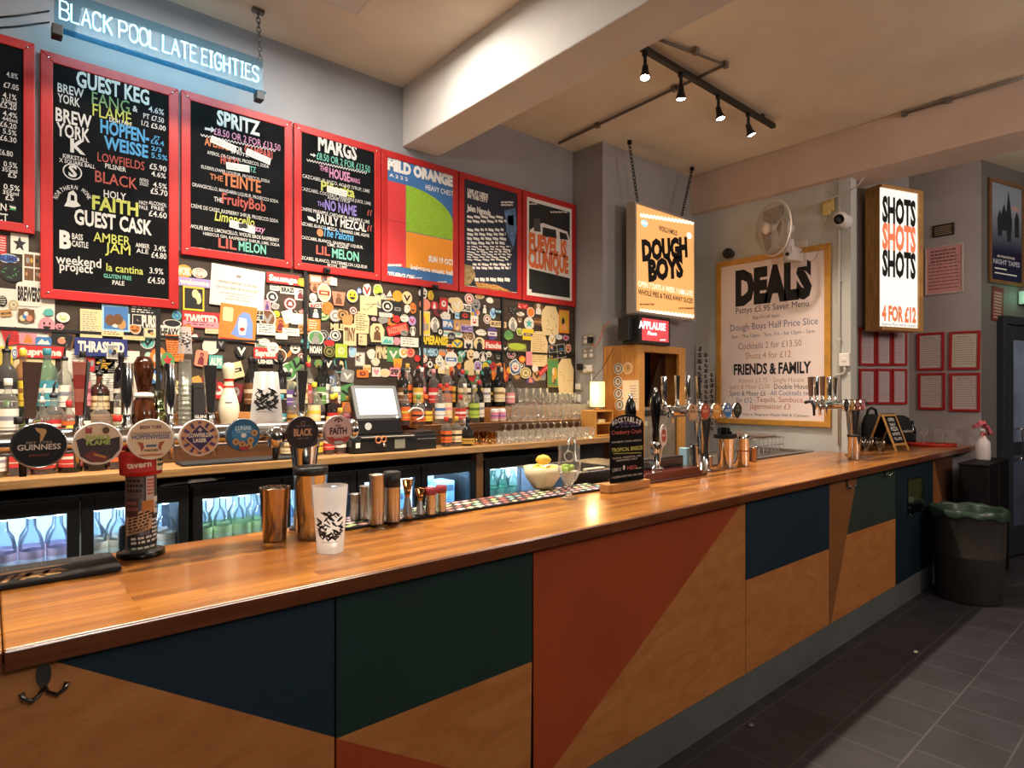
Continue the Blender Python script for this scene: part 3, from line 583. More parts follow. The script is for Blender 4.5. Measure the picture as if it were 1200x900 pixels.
# 3: margs
t, p = board('menu_board', 1.47, 2.078, ZL, ZH, 'red framed margarita chalkboard with one paper strip on it', 'chalkboard', 0.048, CHALK)
S = sheet_for(t, 200, 90, 3.752)
for a in (("MARGS", 650, 820, 345, 66, CW, .06), ("£8.50 OR 2 FOR £13.50", 645, 880, 393, 30, CT, .02), ("THE", 655, 692, 415, 22, CP, .04), ("HOUSE", 698, 788, 452, 40, CP, .05), ("MARG", 790, 832, 466, 20, CP, .03), ("CAZCABEL BLANCO, AGAVE SYRUP, LIME", 585, 880, 478, 15, CW, .01), ("Piñarita", 662, 810, 515, 42, CY, .05), ("CAZCABEL COCONUT, PINEAPPLE JUICE, LIME", 580, 885, 533, 14, CW, .01), ("AGAVE SYRUP", 690, 790, 547, 13, CW, .01),
          ("THE", 645, 678, 570, 20, CV, .02), ("NO NAME", 680, 818, 598, 44, CV, .04), ("BONFIRE PINEAPPLE, CARDAMOM, PINEAPPLE, LIME", 572, 880, 617, 15, CW, .01), ("PAULY MEZCAL", 645, 862, 662, 38, CW, .03), ("CAZCABEL BLANCO, MEZCAL, TAMARIND, LIME, AGAVE", 570, 878, 679, 14, CW, .01), ("The Paloma", 672, 805, 712, 36, CB, .02, .2), ("CAZCABEL BLANCO, GRAPEFRUIT LIQUEUR,", 580, 850, 735, 13, CW, .01), ("LIME, AGAVE", 690, 780, 751, 12, CW, .01),
          ("LIL", 640, 700, 783, 38, CR, .03), ("MELON", 710, 828, 803, 40, CT, .04), ("CAZCABEL BLANCO, WATERMELON LIQUEUR", 560, 870, 822, 14, CW, .01), ("BOWL, LIME", 690, 775, 840, 13, CW, .01)): S.t(*a)
zigzag(S, 598, 862, 366, 424, 5, 44, 3, CW); S.poly([(614, 338), (628, 342), (628, 336), (638, 347), (627, 354), (628, 348), (614, 345)], CW)
for yy in (600, 668):
    for dx in (0, 12): S.line([(872 + dx, yy - 14), (866 + dx, yy), (868 + dx, yy + 12)], 4, CR)
S.disc(657, 686, 15, 17, CO); S.poly([(600, 612), (622, 618), (640, 632), (628, 636), (606, 628)], CW)
S.b.build('lettering', t)
sold(t, S, 731, 505, 86, 28, -0.05)
# 4-6: posters in red frames
def poster(x0, x1, label, paper, ox=430, oy=160, k=4.285):
    t = thing('framed_poster', label, 'poster', (x0, YW - 0.0085, ZL), 0, 'red framed boards along the back wall'); W, H = x1 - x0, ZH - ZL
    frame_mb(W, H, 0.048, REDP, 0.018).build('frame', t, 0.002)
    b = MB(); b.box(0.046, W - 0.046, -0.012, -0.004, 0.046, H - 0.046, paper); b.build('backing', t)
    return t, Sheet(x0, ZL, ox, oy, k, Y=YW - 0.0085 - 0.012, y=-0.0135), W, H
PBL = mat('#3a6ea5', 0.6); PRD = mat('#d4383a', 0.6); PGN = mat('#8fb82c', 0.6, 0, 0.12, 60); POR = mat('#f0962a', 0.6); WHT = mat('#ece8e0', 0.7)
t, S, W, H = poster(2.088, 2.745, 'red framed gig poster of blue, green, red and orange blocks', PBL)
x0, x1, z0, z1 = 0.046, W - 0.046, 0.046, H - 0.046; xm = x0 + 0.27 * (x1 - x0); zb = z0 + 0.075; zt = z1 - 0.165; zm = z0 + 0.335
S.b.flat([(x0, zb), (xm - .002, zb), (xm - .002, zt), (x0, zt)], S.y, PRD); S.b.flat([(x0, zm + .055), (xm - .002, zm + .055), (xm - .002, zm + .059), (x0, zm + .059)], S.y - .0004, mat('#8f2224', 0.6))
S.b.flat([(xm, zb), (x1, zb), (x1, zm), (xm, zm)], S.y, POR)
S.b.flat([(xm, zm + .004), (x1, zm + .004)] + [(xm + (x1 - xm) * math.cos(a), zm + 0.12 + (zt - zm - 0.12) * math.sin(a)) for a in [PI / 2 * i / 14 for i in range(15)]], S.y, PGN)
S.y -= 0.0006
for a in (("MILD ORANGE", 110, 437, 208, 50, WHT, .07), ("A 2 2 2", 112, 205, 212, 16, WHT, .02), ("HEAVY CHEST", 295, 435, 284, 26, WHT, .01), ("SUN 19 OCT", 310, 437, 637, 27, WHT, .05), ("belgrave music hall", 222, 436, 682, 22, WHT, .04), ("OTHERGLOW", 100, 240, 716, 28, WHT, .05)): S.t(*a)
S.bars(104, 176, 640, 14, 1, WHT, 0.2, 4); S.bars(240, 280, 707, 8, 1, WHT, .3, 2); S.bars(355, 405, 727, 8, 1, WHT, .3, 2); S.bars(100, 205, 112, 9, 1, WHT, .4, 3); S.bars(365, 410, 185, 6, 2, WHT, .4, 3)
S.b.build('poster_print', t)
t, S, W, H = poster(2.757, 3.397, 'red framed dark blue festival line-up poster in small white print', mat('#141e34', 0.55, 0, 0.3, 4))
S.b.flat([(0.052, 0.052), (W - .052, 0.052), (W - .052, .056), (.052, .056)], S.y, WHT)
S.poly([(690, 370), (745, 360), (752, 470), (735, 560), (700, 480)], mat('#5a7aa0', 0.6, 0, .4, 30)); S.poly([(705, 400), (735, 395), (738, 450), (708, 440)], mat('#c07a6a', 0.6))
S.poly([(482, 640), (530, 650), (545, 700), (520, 740), (482, 760)], mat('#a08a5a', 0.6, 0, .5, 40)); S.poly([(540, 730), (650, 745), (748, 790), (560, 768)], mat('#c08a4a', 0.6, 0, .5, 60))
S.y -= 0.0006
for a in (("LIVE AT LEEDS", 505, 608, 298, 22, WHT, .07), ("IN THE CITY", 505, 608, 320, 18, WHT, .07), ("Jalen Ngonda", 502, 622, 385, 30, WHT, .05)): S.t(*a)
S.bars(672, 738, 325, 14, 2, WHT, .4, 8); S.bars(502, 700, 395, 22, 2, WHT, .45, 5); S.bars(502, 705, 460, 22, 4, WHT, .4, 6); S.bars(502, 730, 548, 13, 6, WHT, .45, 7); S.bars(530, 735, 635, 18, 2, WHT, .35, 9); S.bars(540, 735, 708, 22, 1, WHT, .2, 10)
S.b.build('poster_print', t)
t, S, W, H = poster(3.409, 4.055, 'red framed black gig poster with white van and orange lettering', WHT)
BK = mat('#191a19', 0.6, 0, .3, 20); OR2 = mat('#e8733a', 0.6)
S.b.flat([(.075, .075), (W - .075, .075), (W - .075, H - .08), (.075, H - .08)], S.y, BK); S.y -= .0006
S.poly([(818, 470), (855, 440), (885, 435), (1005, 478), (1018, 520), (1018, 712), (806, 660), (812, 520)], WHT); S.y -= .0005
S.poly([(882, 455), (948, 470), (952, 515), (880, 500)], BK); S.poly([(965, 478), (1000, 488), (1010, 520), (968, 515)], BK); S.poly([(835, 415), (868, 410), (872, 480), (838, 475)], mat('#4a4844', 0.6)); S.poly([(806, 765), (826, 768), (826, 785), (806, 782)], WHT); S.poly([(870, 800), (945, 805), (950, 825), (870, 818)], WHT)
S.y -= .0006
S.t("FUEVEL IS", 815, 1005, 585, 78, OR2, .06, 0, 0.0); S.t("CLUNIQUE", 812, 1014, 668, 82, OR2, .06); S.bars(812, 855, 335, 10, 1, WHT, .3, 3); S.bars(920, 1010, 375, 10, 1, WHT, .3, 3)
S.b.build('poster_print', t)
# small black clips on the frames' lower edges
for (x, y), l in (((383, 317), 'small black clamp under the margarita board'), ((510, 337), 'small black clamp under the striped colour block gig poster')):
    p = P(x, y, Y=3.80); b = MB(); b.box(-0.02, 0.02, -0.012, 0.012, -0.018, 0.018, BLACK); b.lathe([(0.012, 0), (0.014, 0.02), (0, 0.022)], BLACK, 10, M=Matrix.Translation((0, -0.012, 0)) @ Matrix.Rotation(PI / 2, 4, 'X'))
    o = b.build('wall_clamp', loc=(p.x, 3.80, p.z), bevel=0.003); tag(o, l, 'clamp')
# ------------------------------------------------------------------ neon sign
NY = 3.60
nt_ = thing('neon_sign', 'glowing blue neon tube sign on clear panel hung over chalkboards', 'neon sign', (0.24, NY, 3.31))
NW, NH = 0.965, 0.205
ACR = thin('#cfe8f2', 0.12, 0.05)
b = MB(); b.box(0, NW, 0, 0.006, 0, NH, ACR); o = b.build('backing_panel', nt_); o['label'] = 'clear acrylic panel'
b = MB(); b.box(0.0, NW, -0.05, 0.0, -0.006, 0, thin('#9fd0e6', 0.15, 0.1)); b.build('bottom_tray', nt_)
STK = {'B': [[(0, 0), (0, 1), (.45, 1), (.6, .88), (.6, .65), (.45, .53), (.02, .53)], [(.45, .53), (.65, .4), (.65, .12), (.48, 0), (0, 0)]], 'L': [[(0, 1), (0, 0), (.55, 0)]], 'A': [[(0, 0), (.33, 1), (.66, 0)], [(.13, .36), (.53, .36)]],
       'C': [[(.6, .82), (.45, 1), (.18, 1), (0, .8), (0, .2), (.18, 0), (.45, 0), (.6, .18)]], 'K': [[(0, 0), (0, 1)], [(.6, 1), (.03, .48)], [(.18, .6), (.62, 0)]], 'P': [[(0, 0), (0, 1), (.45, 1), (.62, .86), (.62, .6), (.45, .46), (.02, .46)]],
       'O': [[(.2, 0), (0, .2), (0, .8), (.2, 1), (.45, 1), (.65, .8), (.65, .2), (.45, 0), (.2, 0)]], 'T': [[(0, 1), (.6, 1)], [(.3, .97), (.3, 0)]], 'E': [[(.5, 1), (0, 1), (0, 0), (.5, 0)], [(.03, .52), (.42, .52)]], 'I': [[(.15, 0), (.15, 1)], [(0, 1), (.3, 1)], [(0, 0), (.3, 0)]],
       'G': [[(.6, .82), (.45, 1), (.18, 1), (0, .8), (0, .2), (.18, 0), (.45, 0), (.6, .15), (.6, .45), (.35, .45)]], 'H': [[(0, 0), (0, 1)], [(.58, 0), (.58, 1)], [(.03, .52), (.55, .52)]], 'S': [[(.55, .85), (.42, 1), (.15, 1), (0, .85), (0, .65), (.15, .53), (.42, .47), (.57, .35), (.57, .15), (.42, 0), (.15, 0), (0, .15)]]}
WID = {'I': .3, 'L': .55, 'E': .5}
txt = "BLACK POOL LATE EIGHTIES"; adv = lambda c: 0.34 if c == ' ' else WID.get(c, .63) + .2
tot = sum(adv(c) for c in txt); nx = 0.02; kx = (NW - 0.04) / tot
NEON = emit('#a0e2ff', 3.2); NHt = 0.085
b = MB()
for c in txt:
    for st in STK.get(c, []):
        b.tube([(nx + q[0] * kx, -0.022, 0.056 + q[1] * NHt) for q in st], 0.0034, NEON, 6)
    nx += adv(c) * kx
o = b.build('neon_tubes', nt_); o['label'] = 'glowing pale blue glass tube letters'
for q in ((-0.012, 0.03, -0.055, 0.012, -0.04, 0.01), (NW - 0.05, NW - 0.01, -0.05, 0.012, -0.05, 0.0)): b = MB(); b.box(*q, BLACK); b.build('end_block', nt_, 0.003)
def chain(b, p0, p1, m, link=0.034, r=0.0035):
    p0, p1 = Vector(p0), Vector(p1); L = (p1 - p0).length; n = max(2, int(L / (link * 0.74))); d = (p1 - p0) / n; ax = d.normalized()
    for i in range(n):
        c = p0 + d * (i + 0.5); R = Matrix.Rotation(PI / 2 * (i % 2), 4, ax)
        side = ax.cross(Vector((0, 1, 0)) if abs(ax.y) < 0.9 else Vector((1, 0, 0))).normalized(); side = (R @ side)
        pts = [c + ax * (link / 2 * math.cos(a)) + side * (link / 3.2 * math.sin(a)) for a in [2 * PI * k / 10 for k in range(10)]]
        b.tube(pts, r, m, 5, True)
for px in (-0.0, 0.93):
    b = MB(); x = px + 0.02; chain(b, (x, 0.003, NH - 0.01), (x - 0.012, 0.003, CZ - 3.31 - 0.02), DARKSTEEL); b.box(x - 0.045, x + 0.02, -0.015, 0.02, CZ - 3.31 - 0.02, CZ - 3.31 - 0.001, DARKSTEEL); b.build('chain', nt_)
nl = light('neon_glow', 'AREA', (0, 0, 0), 0.8, (0.35, 0.78, 1.0), None, 0.9, 0.12)
nl.parent = nt_; nl.location = (0.48, 0.03, 0.10); nl.rotation_euler = (PI / 2, 0, 0)
# ceiling light fitting, cut by the top edge of the picture
p = P(396, -3, Z=CZ)
t = thing('ceiling_light', 'slim white ceiling light fitting above the neon sign', 'ceiling light', (p.x, p.y - 0.05, CZ))
b = MB(); b.box(-0.12, 0.12, -0.42, 0.07, -0.045, -0.001, mat('#c9c4ba', 0.5)); b.build('housing', t, 0.006)
b = MB(); b.box(-0.1, 0.1, -0.4, 0.05, -0.05, -0.045, mat('#d8d2c4', 0.5)); b.build('diffuser', t)
# ------------------------------------------------------------------ ceiling spotlight track
ty = 2.36; xa, xb_ = 2.97, 4.82
t = thing('track_light', 'black ceiling track carrying four lit spotlights', 'track light', (xa, ty, CZ - 0.06))
b = MB(); b.box(0, xb_ - xa, -0.018, 0.018, 0, 0.034, BLACK); b.box(0.1, 0.14, -0.01, 0.01, 0.034, 0.0595, BLACK); b.box(xb_ - xa - 0.2, xb_ - xa - 0.16, -0.01, 0.01, 0.034, 0.0595, BLACK); b.build('track', t, 0.002)
BULB = emit('#fff0d2', 60.0)
for (px, py), tgt in (((756, 78), (2.6, 2.0, 1.1)), ((798, 104), (3.6, 2.4, 1.1)), ((842, 130), (4.1, 1.8, 1.1)), ((877, 150), (4.9, 1.7, 1.1))):
    q = P(px, py - 12, Y=ty); lx = q.x - xa; d = (Vector(tgt) - Vector((q.x, ty, CZ - 0.18))).normalized()
    M = Matrix.Translation((lx, 0, -0.10)) @ (-d).to_track_quat('Z', 'Y').to_matrix().to_4x4()
    b = MB(); b.cyl((lx, 0, 0), (lx, 0, -0.09), 0.011, BLACK, 10); b.cyl((lx, 0, 0), (lx, 0, -0.02), 0.02, BLACK, 12)
    b.lathe([(0, 0.02), (0.017, 0.02), (0.02, 0.0), (0.022, -0.03), (0.031, -0.055), (0.033, -0.075), (0.029, -0.073), (0.027, -0.05)], BLACK, 16, M=M); h = b.build('spotlight', t)
    b = MB(); b.lathe([(0, -0.062), (0.02, -0.064), (0.028, -0.069)], BULB, 16, M=M); b.build('bulb', h)
    l = light('track_spot', 'SPOT', (0, 0, 0), 150, (1.0, 0.82, 0.66), None, angle=85, blend=1.0, radius=0.03); l.parent = h
    l.matrix_local = Matrix.Translation(M @ Vector((0, 0, -0.085))) @ d.to_track_quat('-Z', 'Y').to_matrix().to_4x4()
# ------------------------------------------------------------------ pine cabinet, lit signs and things by the pilaster
t = thing('pine_cabinet', 'tall pine cabinet with dark open niche behind the hand pumps', 'cabinet', (4.075, 3.13, 0))
cw, cdp, ch = 0.67, 0.385, 2.0
b = MB(); b.box(0, 0.025, 0.03, cdp, 0, ch, PINE); o = b.build('side_panel', t, 0.002); o['label'] = 'honey pine side of vertical boards'
b = MB(); b.box(cw - 0.025, cw, 0.03, cdp, 0, ch - 0.025, PINE); b.build('side_panel', t, 0.002)
b = MB(); b.box(0.026, cw - 0.026, 0.03, cdp, ch - 0.025, ch, PINEX); b.build('top', t, 0.002)
b = MB(); b.box(0, 0.075, 0, 0.03, 0, ch - 0.0, OAKF); b.box(cw - 0.10, cw, 0, 0.03, 0, ch, OAKF); b.box(0.075, cw - 0.10, 0, 0.03, ch - 0.06, ch, OAKF); b.build('face_frame', t, 0.003)
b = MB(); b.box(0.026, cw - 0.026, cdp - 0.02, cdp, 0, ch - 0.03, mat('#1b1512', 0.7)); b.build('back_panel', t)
b = MB(); b.prism([(cw - 0.28, 1.94 - 0.42), (cw - 0.10, 1.94), (cw - 0.027, 1.94), (cw - 0.027, 1.46), (cw - 0.28, 1.46)], 0.20, 0.215, mat('#4a2c16', 0.6)); b.build('slanted_board', t)
b = MB(); b.box(0.075, cw - 0.10, 0.04, 0.055, 0.3, 1.46, mat('#8f8779', 0.5, 0.25, 0.2, 20)); b.box(0.075, cw - .10, .038, .056, 1.46, 1.475, STEEL); b.box(0.09, 0.40, 0.036, 0.04, 1.40, 1.45, mat('#16161a', .4)); b.box(.1, .16, .036, .04, 1.32, 1.36, mat('#c9bfa8', .6)); b.box(.25, .31, .036, .04, 1.32, 1.36, mat('#c9bfa8', .6))
o = b.build('metal_front', t); o['label'] = 'scuffed grey metal front panel'
b = MB(); b.lathe([(0, 0), (0.035, 0), (0.04, 0.05), (0.035, 0.12), (0, 0.12)], mat('#25262a', 0.4), 14); b.lathe([(0.02, 0.12), (0.015, 0.17), (0, 0.17)], mat('#25262a', 0.4), 12)
o = b.build('shaker'); o.location = (4.42, 3.30, 0); o.location.z = 1.4762
b2 = MB(); o.location = (4.40, 3.22, 1.4762); tag(o, 'dark cocktail shaker standing inside the shadowy cabinet niche', 'shaker')
# shelf under the shaker
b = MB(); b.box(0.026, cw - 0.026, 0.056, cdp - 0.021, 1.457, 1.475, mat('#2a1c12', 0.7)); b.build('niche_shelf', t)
# APPLAUSE sign
ax0, ax1, ay0, ay1, az0 = 4.03, 4.45, 3.09, 3.27, 2.0008; az1 = az0 + 0.235
t = thing('applause_sign', 'black box sign with lit red applause face on the pine cabinet', 'lit sign', (ax0, ay0, az0))
W, H = ax1 - ax0, az1 - az0
b = MB(); b.box(0, W, 0.008, ay1 - ay0, 0, H, BLACK); b.prism(rrect(0, W, 0, H, .006), 0, .008, BLACK); b.build('housing', t, 0.003)
b = MB(); b.box(0.03, W - 0.025, -0.002, 0, 0.028, H - 0.025, emit('#d84a50', 0.55)); o = b.build('lit_face', t); o['label'] = 'glowing red face'
S = Sheet(ax0, az0, 700, 350, 3.911, Y=ay0 - .002, y=-0.003)
WL = emit('#ffffff', 0.7); S.t("APPLAUSE", 191, 314, 140, 32, WL, .045); S.t("Please", 229, 272, 167, 17, WL, .04, .2); S.bars(287, 314, 186, 7, 1, WL, .1, 3); S.b.build('lettering', t)
b = MB(); b.box(-0.07, -0.005, ay1 - ay0 - .12, ay1 - ay0 - 0.01, 0.03, H - 0.02, BLACK); b.build('junction_box', t, 0.004)
# plant by the sign
t = thing('potted_plant', 'small spiky dark green plant beside the applause sign', 'plant', (4.60, 3.30, 2.0008))
b = MB(); b.lathe([(0, 0), (0.035, 0), (0.045, 0.07), (0.04, 0.07), (0.038, 0.055), (0, 0.055)], WHITE, 14); b.build('pot', t)
b = MB(); rnd = random.Random(4)
for i in range(34):
    a = rnd.random() * 2 * PI; e = 0.5 + rnd.random() * 0.9; L = 0.08 + rnd.random() * 0.08; d = Vector((math.cos(a) * math.cos(e), math.sin(a) * math.cos(e), math.sin(e)))
    b.tube([(0, 0, 0.05), Vector((0, 0, .05)) + d * L * .6, Vector((0, 0, 0.05)) + d * L + Vector((0, 0, -0.012))], [0.003, 0.005, 0.001], mat('#2f4a2a', 0.6), 5)
b.build('leaves', t)
# DOUGH BOYS light box
dx0, dx1, dy0, dy1, dz0, dz1 = 4.25, 5.18, 3.30, 3.405, 2.29, 3.26
t = thing('lightbox_sign', 'glowing orange pizza lightbox hanging from the ceiling on two chains', 'lightbox', (dx0, dy0, dz0)); W, H = dx1 - dx0, dz1 - dz0
SIL = mat('#b9b2a8', 0.4, 0.3)
b = MB(); b.box(0, W, 0.012, dy1 - dy0, 0, H, SIL); b.build('housing', t, 0.004)
frame_mb(W, H, 0.022, SIL, 0.003).build('face_trim', t, 0.001, (0, 0.012, 0))
b = MB(); b.box(0.021, W - 0.021, 0.0105, 0.0119, 0.021, H - 0.021, emit('#f0b06a', 0.72)); o = b.build('lit_face', t); o['label'] = 'glowing orange face'
S = Sheet(dx0, dz0, 700, 20, 2.369, Y=dy0 + .01, y=0.0095)
for yl, yr in ((541, 563), (806, 822)):
    S.line([(119 + 149 * i / 30, yl + 9 + (yr - yl) * i / 30 + (4 if i % 2 else -4)) for i in range(31)], 8, emit('#fff2d8', 0.9))
S.disc(131, 573, 14, 10, emit('#8fd8e0', 0.9)); S.disc(255, 607, 12, 9, emit('#fff6e8', 0.9)); S.y -= .0006
for a in (("WORLD FAMOUS", 171, 222, 600, 14, INK, .02), ("DOUGH", 126, 258, 668, 50, INK, .07, .15, .2), ("BOYS", 142, 244, 724, 52, INK, .07, .15, .2), ("OPEN 7 DAYS A WEEK 11AM-LATE", 117, 268, 762, 15, emit('#fff6e0', 0.75), .015), ("WHOLE PIES & TAKE AWAY SLICES", 117, 268, 783, 14, INK, .02), ("MENU", 122, 140, 576, 8, WL, .03)): S.t(*a)
S.bars(118, 160, 795, 6, 1, mat('#a86a1c', .6), .3, 3); S.bars(225, 268, 806, 6, 1, mat('#a86a1c', .6), .3, 4)
S.b.build('lettering', t)
for px, qx in ((0.10, -0.03), (0.76, 0.93)):
    b = MB(); chain(b, (px, 0.055, H), (qx + (0.02 if px < .5 else .02), 0.06, CZ - dz0 - 0.03), BLACK, 0.04, 0.004); b.lathe([(0.02, 0), (0.02, 0.028), (0, 0.028)], BLACK, 10, c=(qx + .02, .06, CZ - dz0 - 0.03)); b.build('chain', t)
# sockets on the flank of the pilaster (faces -X)
def flank(name, label, cat, py, pz, rz=-PI / 2, X=4.069, group=None): return thing(name, label, cat, (X, py, pz), rz, group)
SOCK = mat('#b9b4aa', 0.35, 0.6); SWH = mat('#e9e6df', 0.4)
def fpos(x, y, X=4.069): p = P(x, y, X=X); return p.y, p.z
for (x, y), l in (((690, 398), 'topmost metal double socket on pilaster with black plug'), ((690, 414.5), 'empty metal double socket between the two plugged ones'), ((690, 432), 'metal double socket with white plug above the lamp')):
    py, pz = fpos(x, y); t = flank('wall_socket', l, 'socket', py, pz, group=None)
    b = MB(); b.box(-0.075, 0.075, -0.008, 0, -0.045, 0.045, SOCK); b.build('plate', t, 0.004)
    for sx in (-0.035, 0.035):
        b = MB(); b.box(sx - 0.012, sx + 0.012, -0.011, -0.008, 0.015, 0.032, SWH); b.build('switch', t, 0.001)
        b = MB(); b.box(sx - 0.02, sx + 0.02, -0.0095, -0.008, -0.03, 0.0, WHITE); b.build('outlet', t)
for (x, y), m, l in (((694, 398.5), BLACK, 'black plug with orange cable in the topmost socket'), ((693, 432), SWH, 'white plug of the lamp cable on pilaster'), ((681.5, 430), BLACK, 'black square adapter on the pilaster beside white plug')):
    py, pz = fpos(x, y); t = flank('plug', l, 'plug', py, pz, X=4.0575)
    b = MB(); b.box(-0.026, 0.026, -0.03, 0, -0.028, 0.028, m); b.build('body', t, 0.005)
    b = MB(); b.box(-0.02, 0.02, -0.034, -0.03, -0.02, 0.02, m); b.build('grip', t, 0.002)
for (x, y), l in (((677, 467), 'small white wall box low on the pilaster beside glasses'), ((693, 473), 'small grey wall box low on pilaster beside the lamp'), ((679, 453), 'pale round-cornered blank plate on the pilaster')):
    py, pz = fpos(x, y); t = flank('wall_box', l, 'box', py, pz)
    b = MB(); b.box(-0.04, 0.04, -0.02, 0, -0.035, 0.035, SWH if 'white' in l else SOCK); b.build('back_box', t, 0.005); b = MB(); b.box(-0.03, 0.03, -0.024, -0.02, -0.025, 0.025, SWH); b.build('cover', t, 0.003)
def cable(label, pts, r, m, cat='cable'):
    b = MB(); q = [Vector(p) for p in pts]; sm = [q[0]]
    for i in range(len(q) - 1):
        p0 = q[max(i - 1, 0)]; p1 = q[i]; p2 = q[i + 1]; p3 = q[min(i + 2, len(q) - 1)]
        for k in range(1, 6):
            s = k / 5; sm.append(0.5 * ((2 * p1) + (p2 - p0) * s + (2 * p0 - 5 * p1 + 4 * p2 - p3) * s * s + (3 * p1 - p0 - 3 * p2 + p3) * s ** 3))
    b.tube(sm, r, m, 6); return tag(b.build('cable'), label, cat)
cable('orange cable looping from the topmost socket up to the applause sign', [P(694, 403, X=4.02), P(697, 406, X=4.01), P(702, 400, X=4.0), P(707, 386, X=4.0), P(714, 376, X=4.0)], 0.004, mat('#c8603a', 0.5))
cable('white lamp cable hanging from the plug on the pilaster', [P(693, 438, X=4.02), P(694, 450, X=4.02), P(697, 464, X=4.0), P(701, 475, X=3.96)], 0.004, SWH)
cable('thin dark wire drooping across the pilaster corner and pine cabinet', [P(690, 450, X=4.05), P(703, 435, X=4.03), P(712, 421, X=4.0), P(719, 408, X=4.03)], 0.0025, BLACK)
# coasters on a hanging strip, and a paper price list
for (x, y), l in (((724.5, 432), 'topmost round coaster in the column stuck on pine cabinet'), ((724, 447.5), 'second round coaster down the column on pine cabinet'), ((724.5, 461.5), 'third round coaster down the column on pine cabinet'), ((726, 474.5), 'lowest round coaster on pine cabinet, partly behind pump handle'), ((735.5, 431.5), 'gold-centred round coaster beside the topmost one on pine cabinet')):
    py, pz = fpos(x, y, 4.07); t = flank('coaster', l, 'coaster', py, pz, X=4.0735, group='coasters stuck on the pine cabinet')
    b = MB(); b.prism(ell(0, 0, 0.048, 0.048), -0.003, 0, PAPER); gold = 'gold' in l
    b.flat(ell(0, 0, 0.042, 0.042), -0.0034, mat('#b98a3a' if gold else '#2a282a', 0.7)); b.flat(ell(0, 0, 0.033, 0.033), -0.0038, mat('#c89a4a', .7) if gold else mat('#c9c2b6', 0.7)); b.flat(ell(0.004, 0.004, 0.014, 0.02, 9), -0.0042, mat('#8a6a5a', 0.7)); b.build('disc', t)
py, pz = fpos(740, 461, 4.07); t = flank('price_list', 'cream paper price list stuck on the pine cabinet side', 'paper', py, pz, X=4.0735)
b = MB(); b.box(-0.095, 0.075, -0.0015, 0, -0.14, 0.11, mat('#eed9b8', 0.85)); rnd = random.Random(3)
for i in range(8):
    x = -0.03 + rnd.random() * .03; b.flat([(x, 0.06 - i * .022), (x + .05 + rnd.random() * .03, .06 - i * .022), (x + .06, .065 - i * .022), (x, .065 - i * .022)], -0.0019, mat('#8a7a6a', .8))
b.build('sheet', t)
# wooden crates and the lamp
t = thing('wooden_crate', 'open wooden crate with two cubbies under the glowing lamp', 'crate', (3.80, 3.36, ZS + .0008))
b = MB(); cw_, cd_, ch_ = 0.225, 0.165, 0.215
for a in ((0, cw_, 0, cd_, 0, .012), (0, cw_, 0, cd_, ch_ - .012, ch_), (0, .012, 0, cd_, .012, ch_ - .012), (cw_ - .012, cw_, 0, cd_, .012, ch_ - .012), (.012, cw_ - .012, .002, cd_, .10, .112), (.012, cw_ - .012, cd_ - .01, cd_, .012, ch_ - .012)): b.box(*a, OAKF)
b.build('crate_body', t, 0.002)
b = MB(); b.box(-0.05, 0.05, -0.03, 0.03, 0, 0.028, mat('#e6dfb0', .8)); o = b.build('paper_stack'); o.location = (3.91, 3.42, ZS + .1138); o.rotation_euler.z = .2; tag(o, 'pad of cream slips tucked in the wooden crate', 'paper')
t = thing('table_lamp', 'small table lamp with glowing cream drum shade beside pine cabinet', 'lamp', (3.90, 3.43, ZS + .2165))
b = MB(); b.lathe([(0, 0), (0.04, 0), (0.04, 0.012), (0.01, 0.016), (0.01, 0.06), (0, .06)], mat('#8a6a40', .4), 16); b.build('base', t)
def shade_mat():
    m = bpy.data.materials.new('paper_shade'); m.use_nodes = True; nt = m.node_tree; bs = nt.nodes['Principled BSDF']
    bs.inputs['Base Color'].default_value = lin('#f4e2b0'); bs.inputs['Emission Color'].default_value = lin('#ffd67e'); bs.inputs['Emission Strength'].default_value = .85; bs.inputs['Roughness'].default_value = .9; return m
b = MB(); b.lathe([(0.062, 0.03), (0.062, 0.24)], shade_mat(), 24); b.lathe([(0.062, .24), (.058, .24), (.0, .238)], shade_mat(), 24); o = b.build('lamp_shade', t); o['label'] = 'glowing cream drum shade'
l = light('lamp_bulb', 'POINT', (0, 0, 0), 2.2, (1, .72, .36), radius=.05); l.parent = t; l.location = (-0.09, -0.02, 0.15)
# photo strips hanging in the corner
rnd = random.Random(8)
def strip(x, yt, yb, wpx, label, X=5.488):
    a = P(x - wpx / 2, (yt + yb) / 2, X=X); c = P(x + wpx / 2, (yt + yb) / 2, X=X); top = P(x, yt, X=X).z; bot = P(x, yb, X=X).z
    if a.y > 3.50: a = Vector((X, 3.50, 0))
    W = a.y - c.y; t = thing('photo_strip', label, 'photo strip', (X, a.y, bot), -PI / 2, 'photo booth strips hanging in the corner')
    H = top - bot; b = MB(); b.box(0, W, -0.002, 0, 0, H, mat('#e4e0d6', 0.6)); b.build('paper', t)
    b = MB(); n = max(3, int(H / (W * 0.8))); hh = H / n
    for i in range(n):
        b.flat([(W * .06, hh * i + .004), (W * .94, hh * i + .004), (W * .94, hh * (i + 1) - .004), (W * .06, hh * (i + 1) - .004)], -0.0025, mat(['#b4b1aa', '#c8c4bc', '#9a978f'][i % 3], .6))
        b.flat(ell(W * (.35 + .3 * rnd.random()), hh * (i + .62), W * .16, hh * .22, 10), -0.0029, mat('#3a3839', .6)); b.flat(ell(W * (.35 + .3 * rnd.random()), hh * (i + .25), W * .26, hh * .2, 10), -0.0028, mat('#55524f', .6))
    b.build('photos', t)
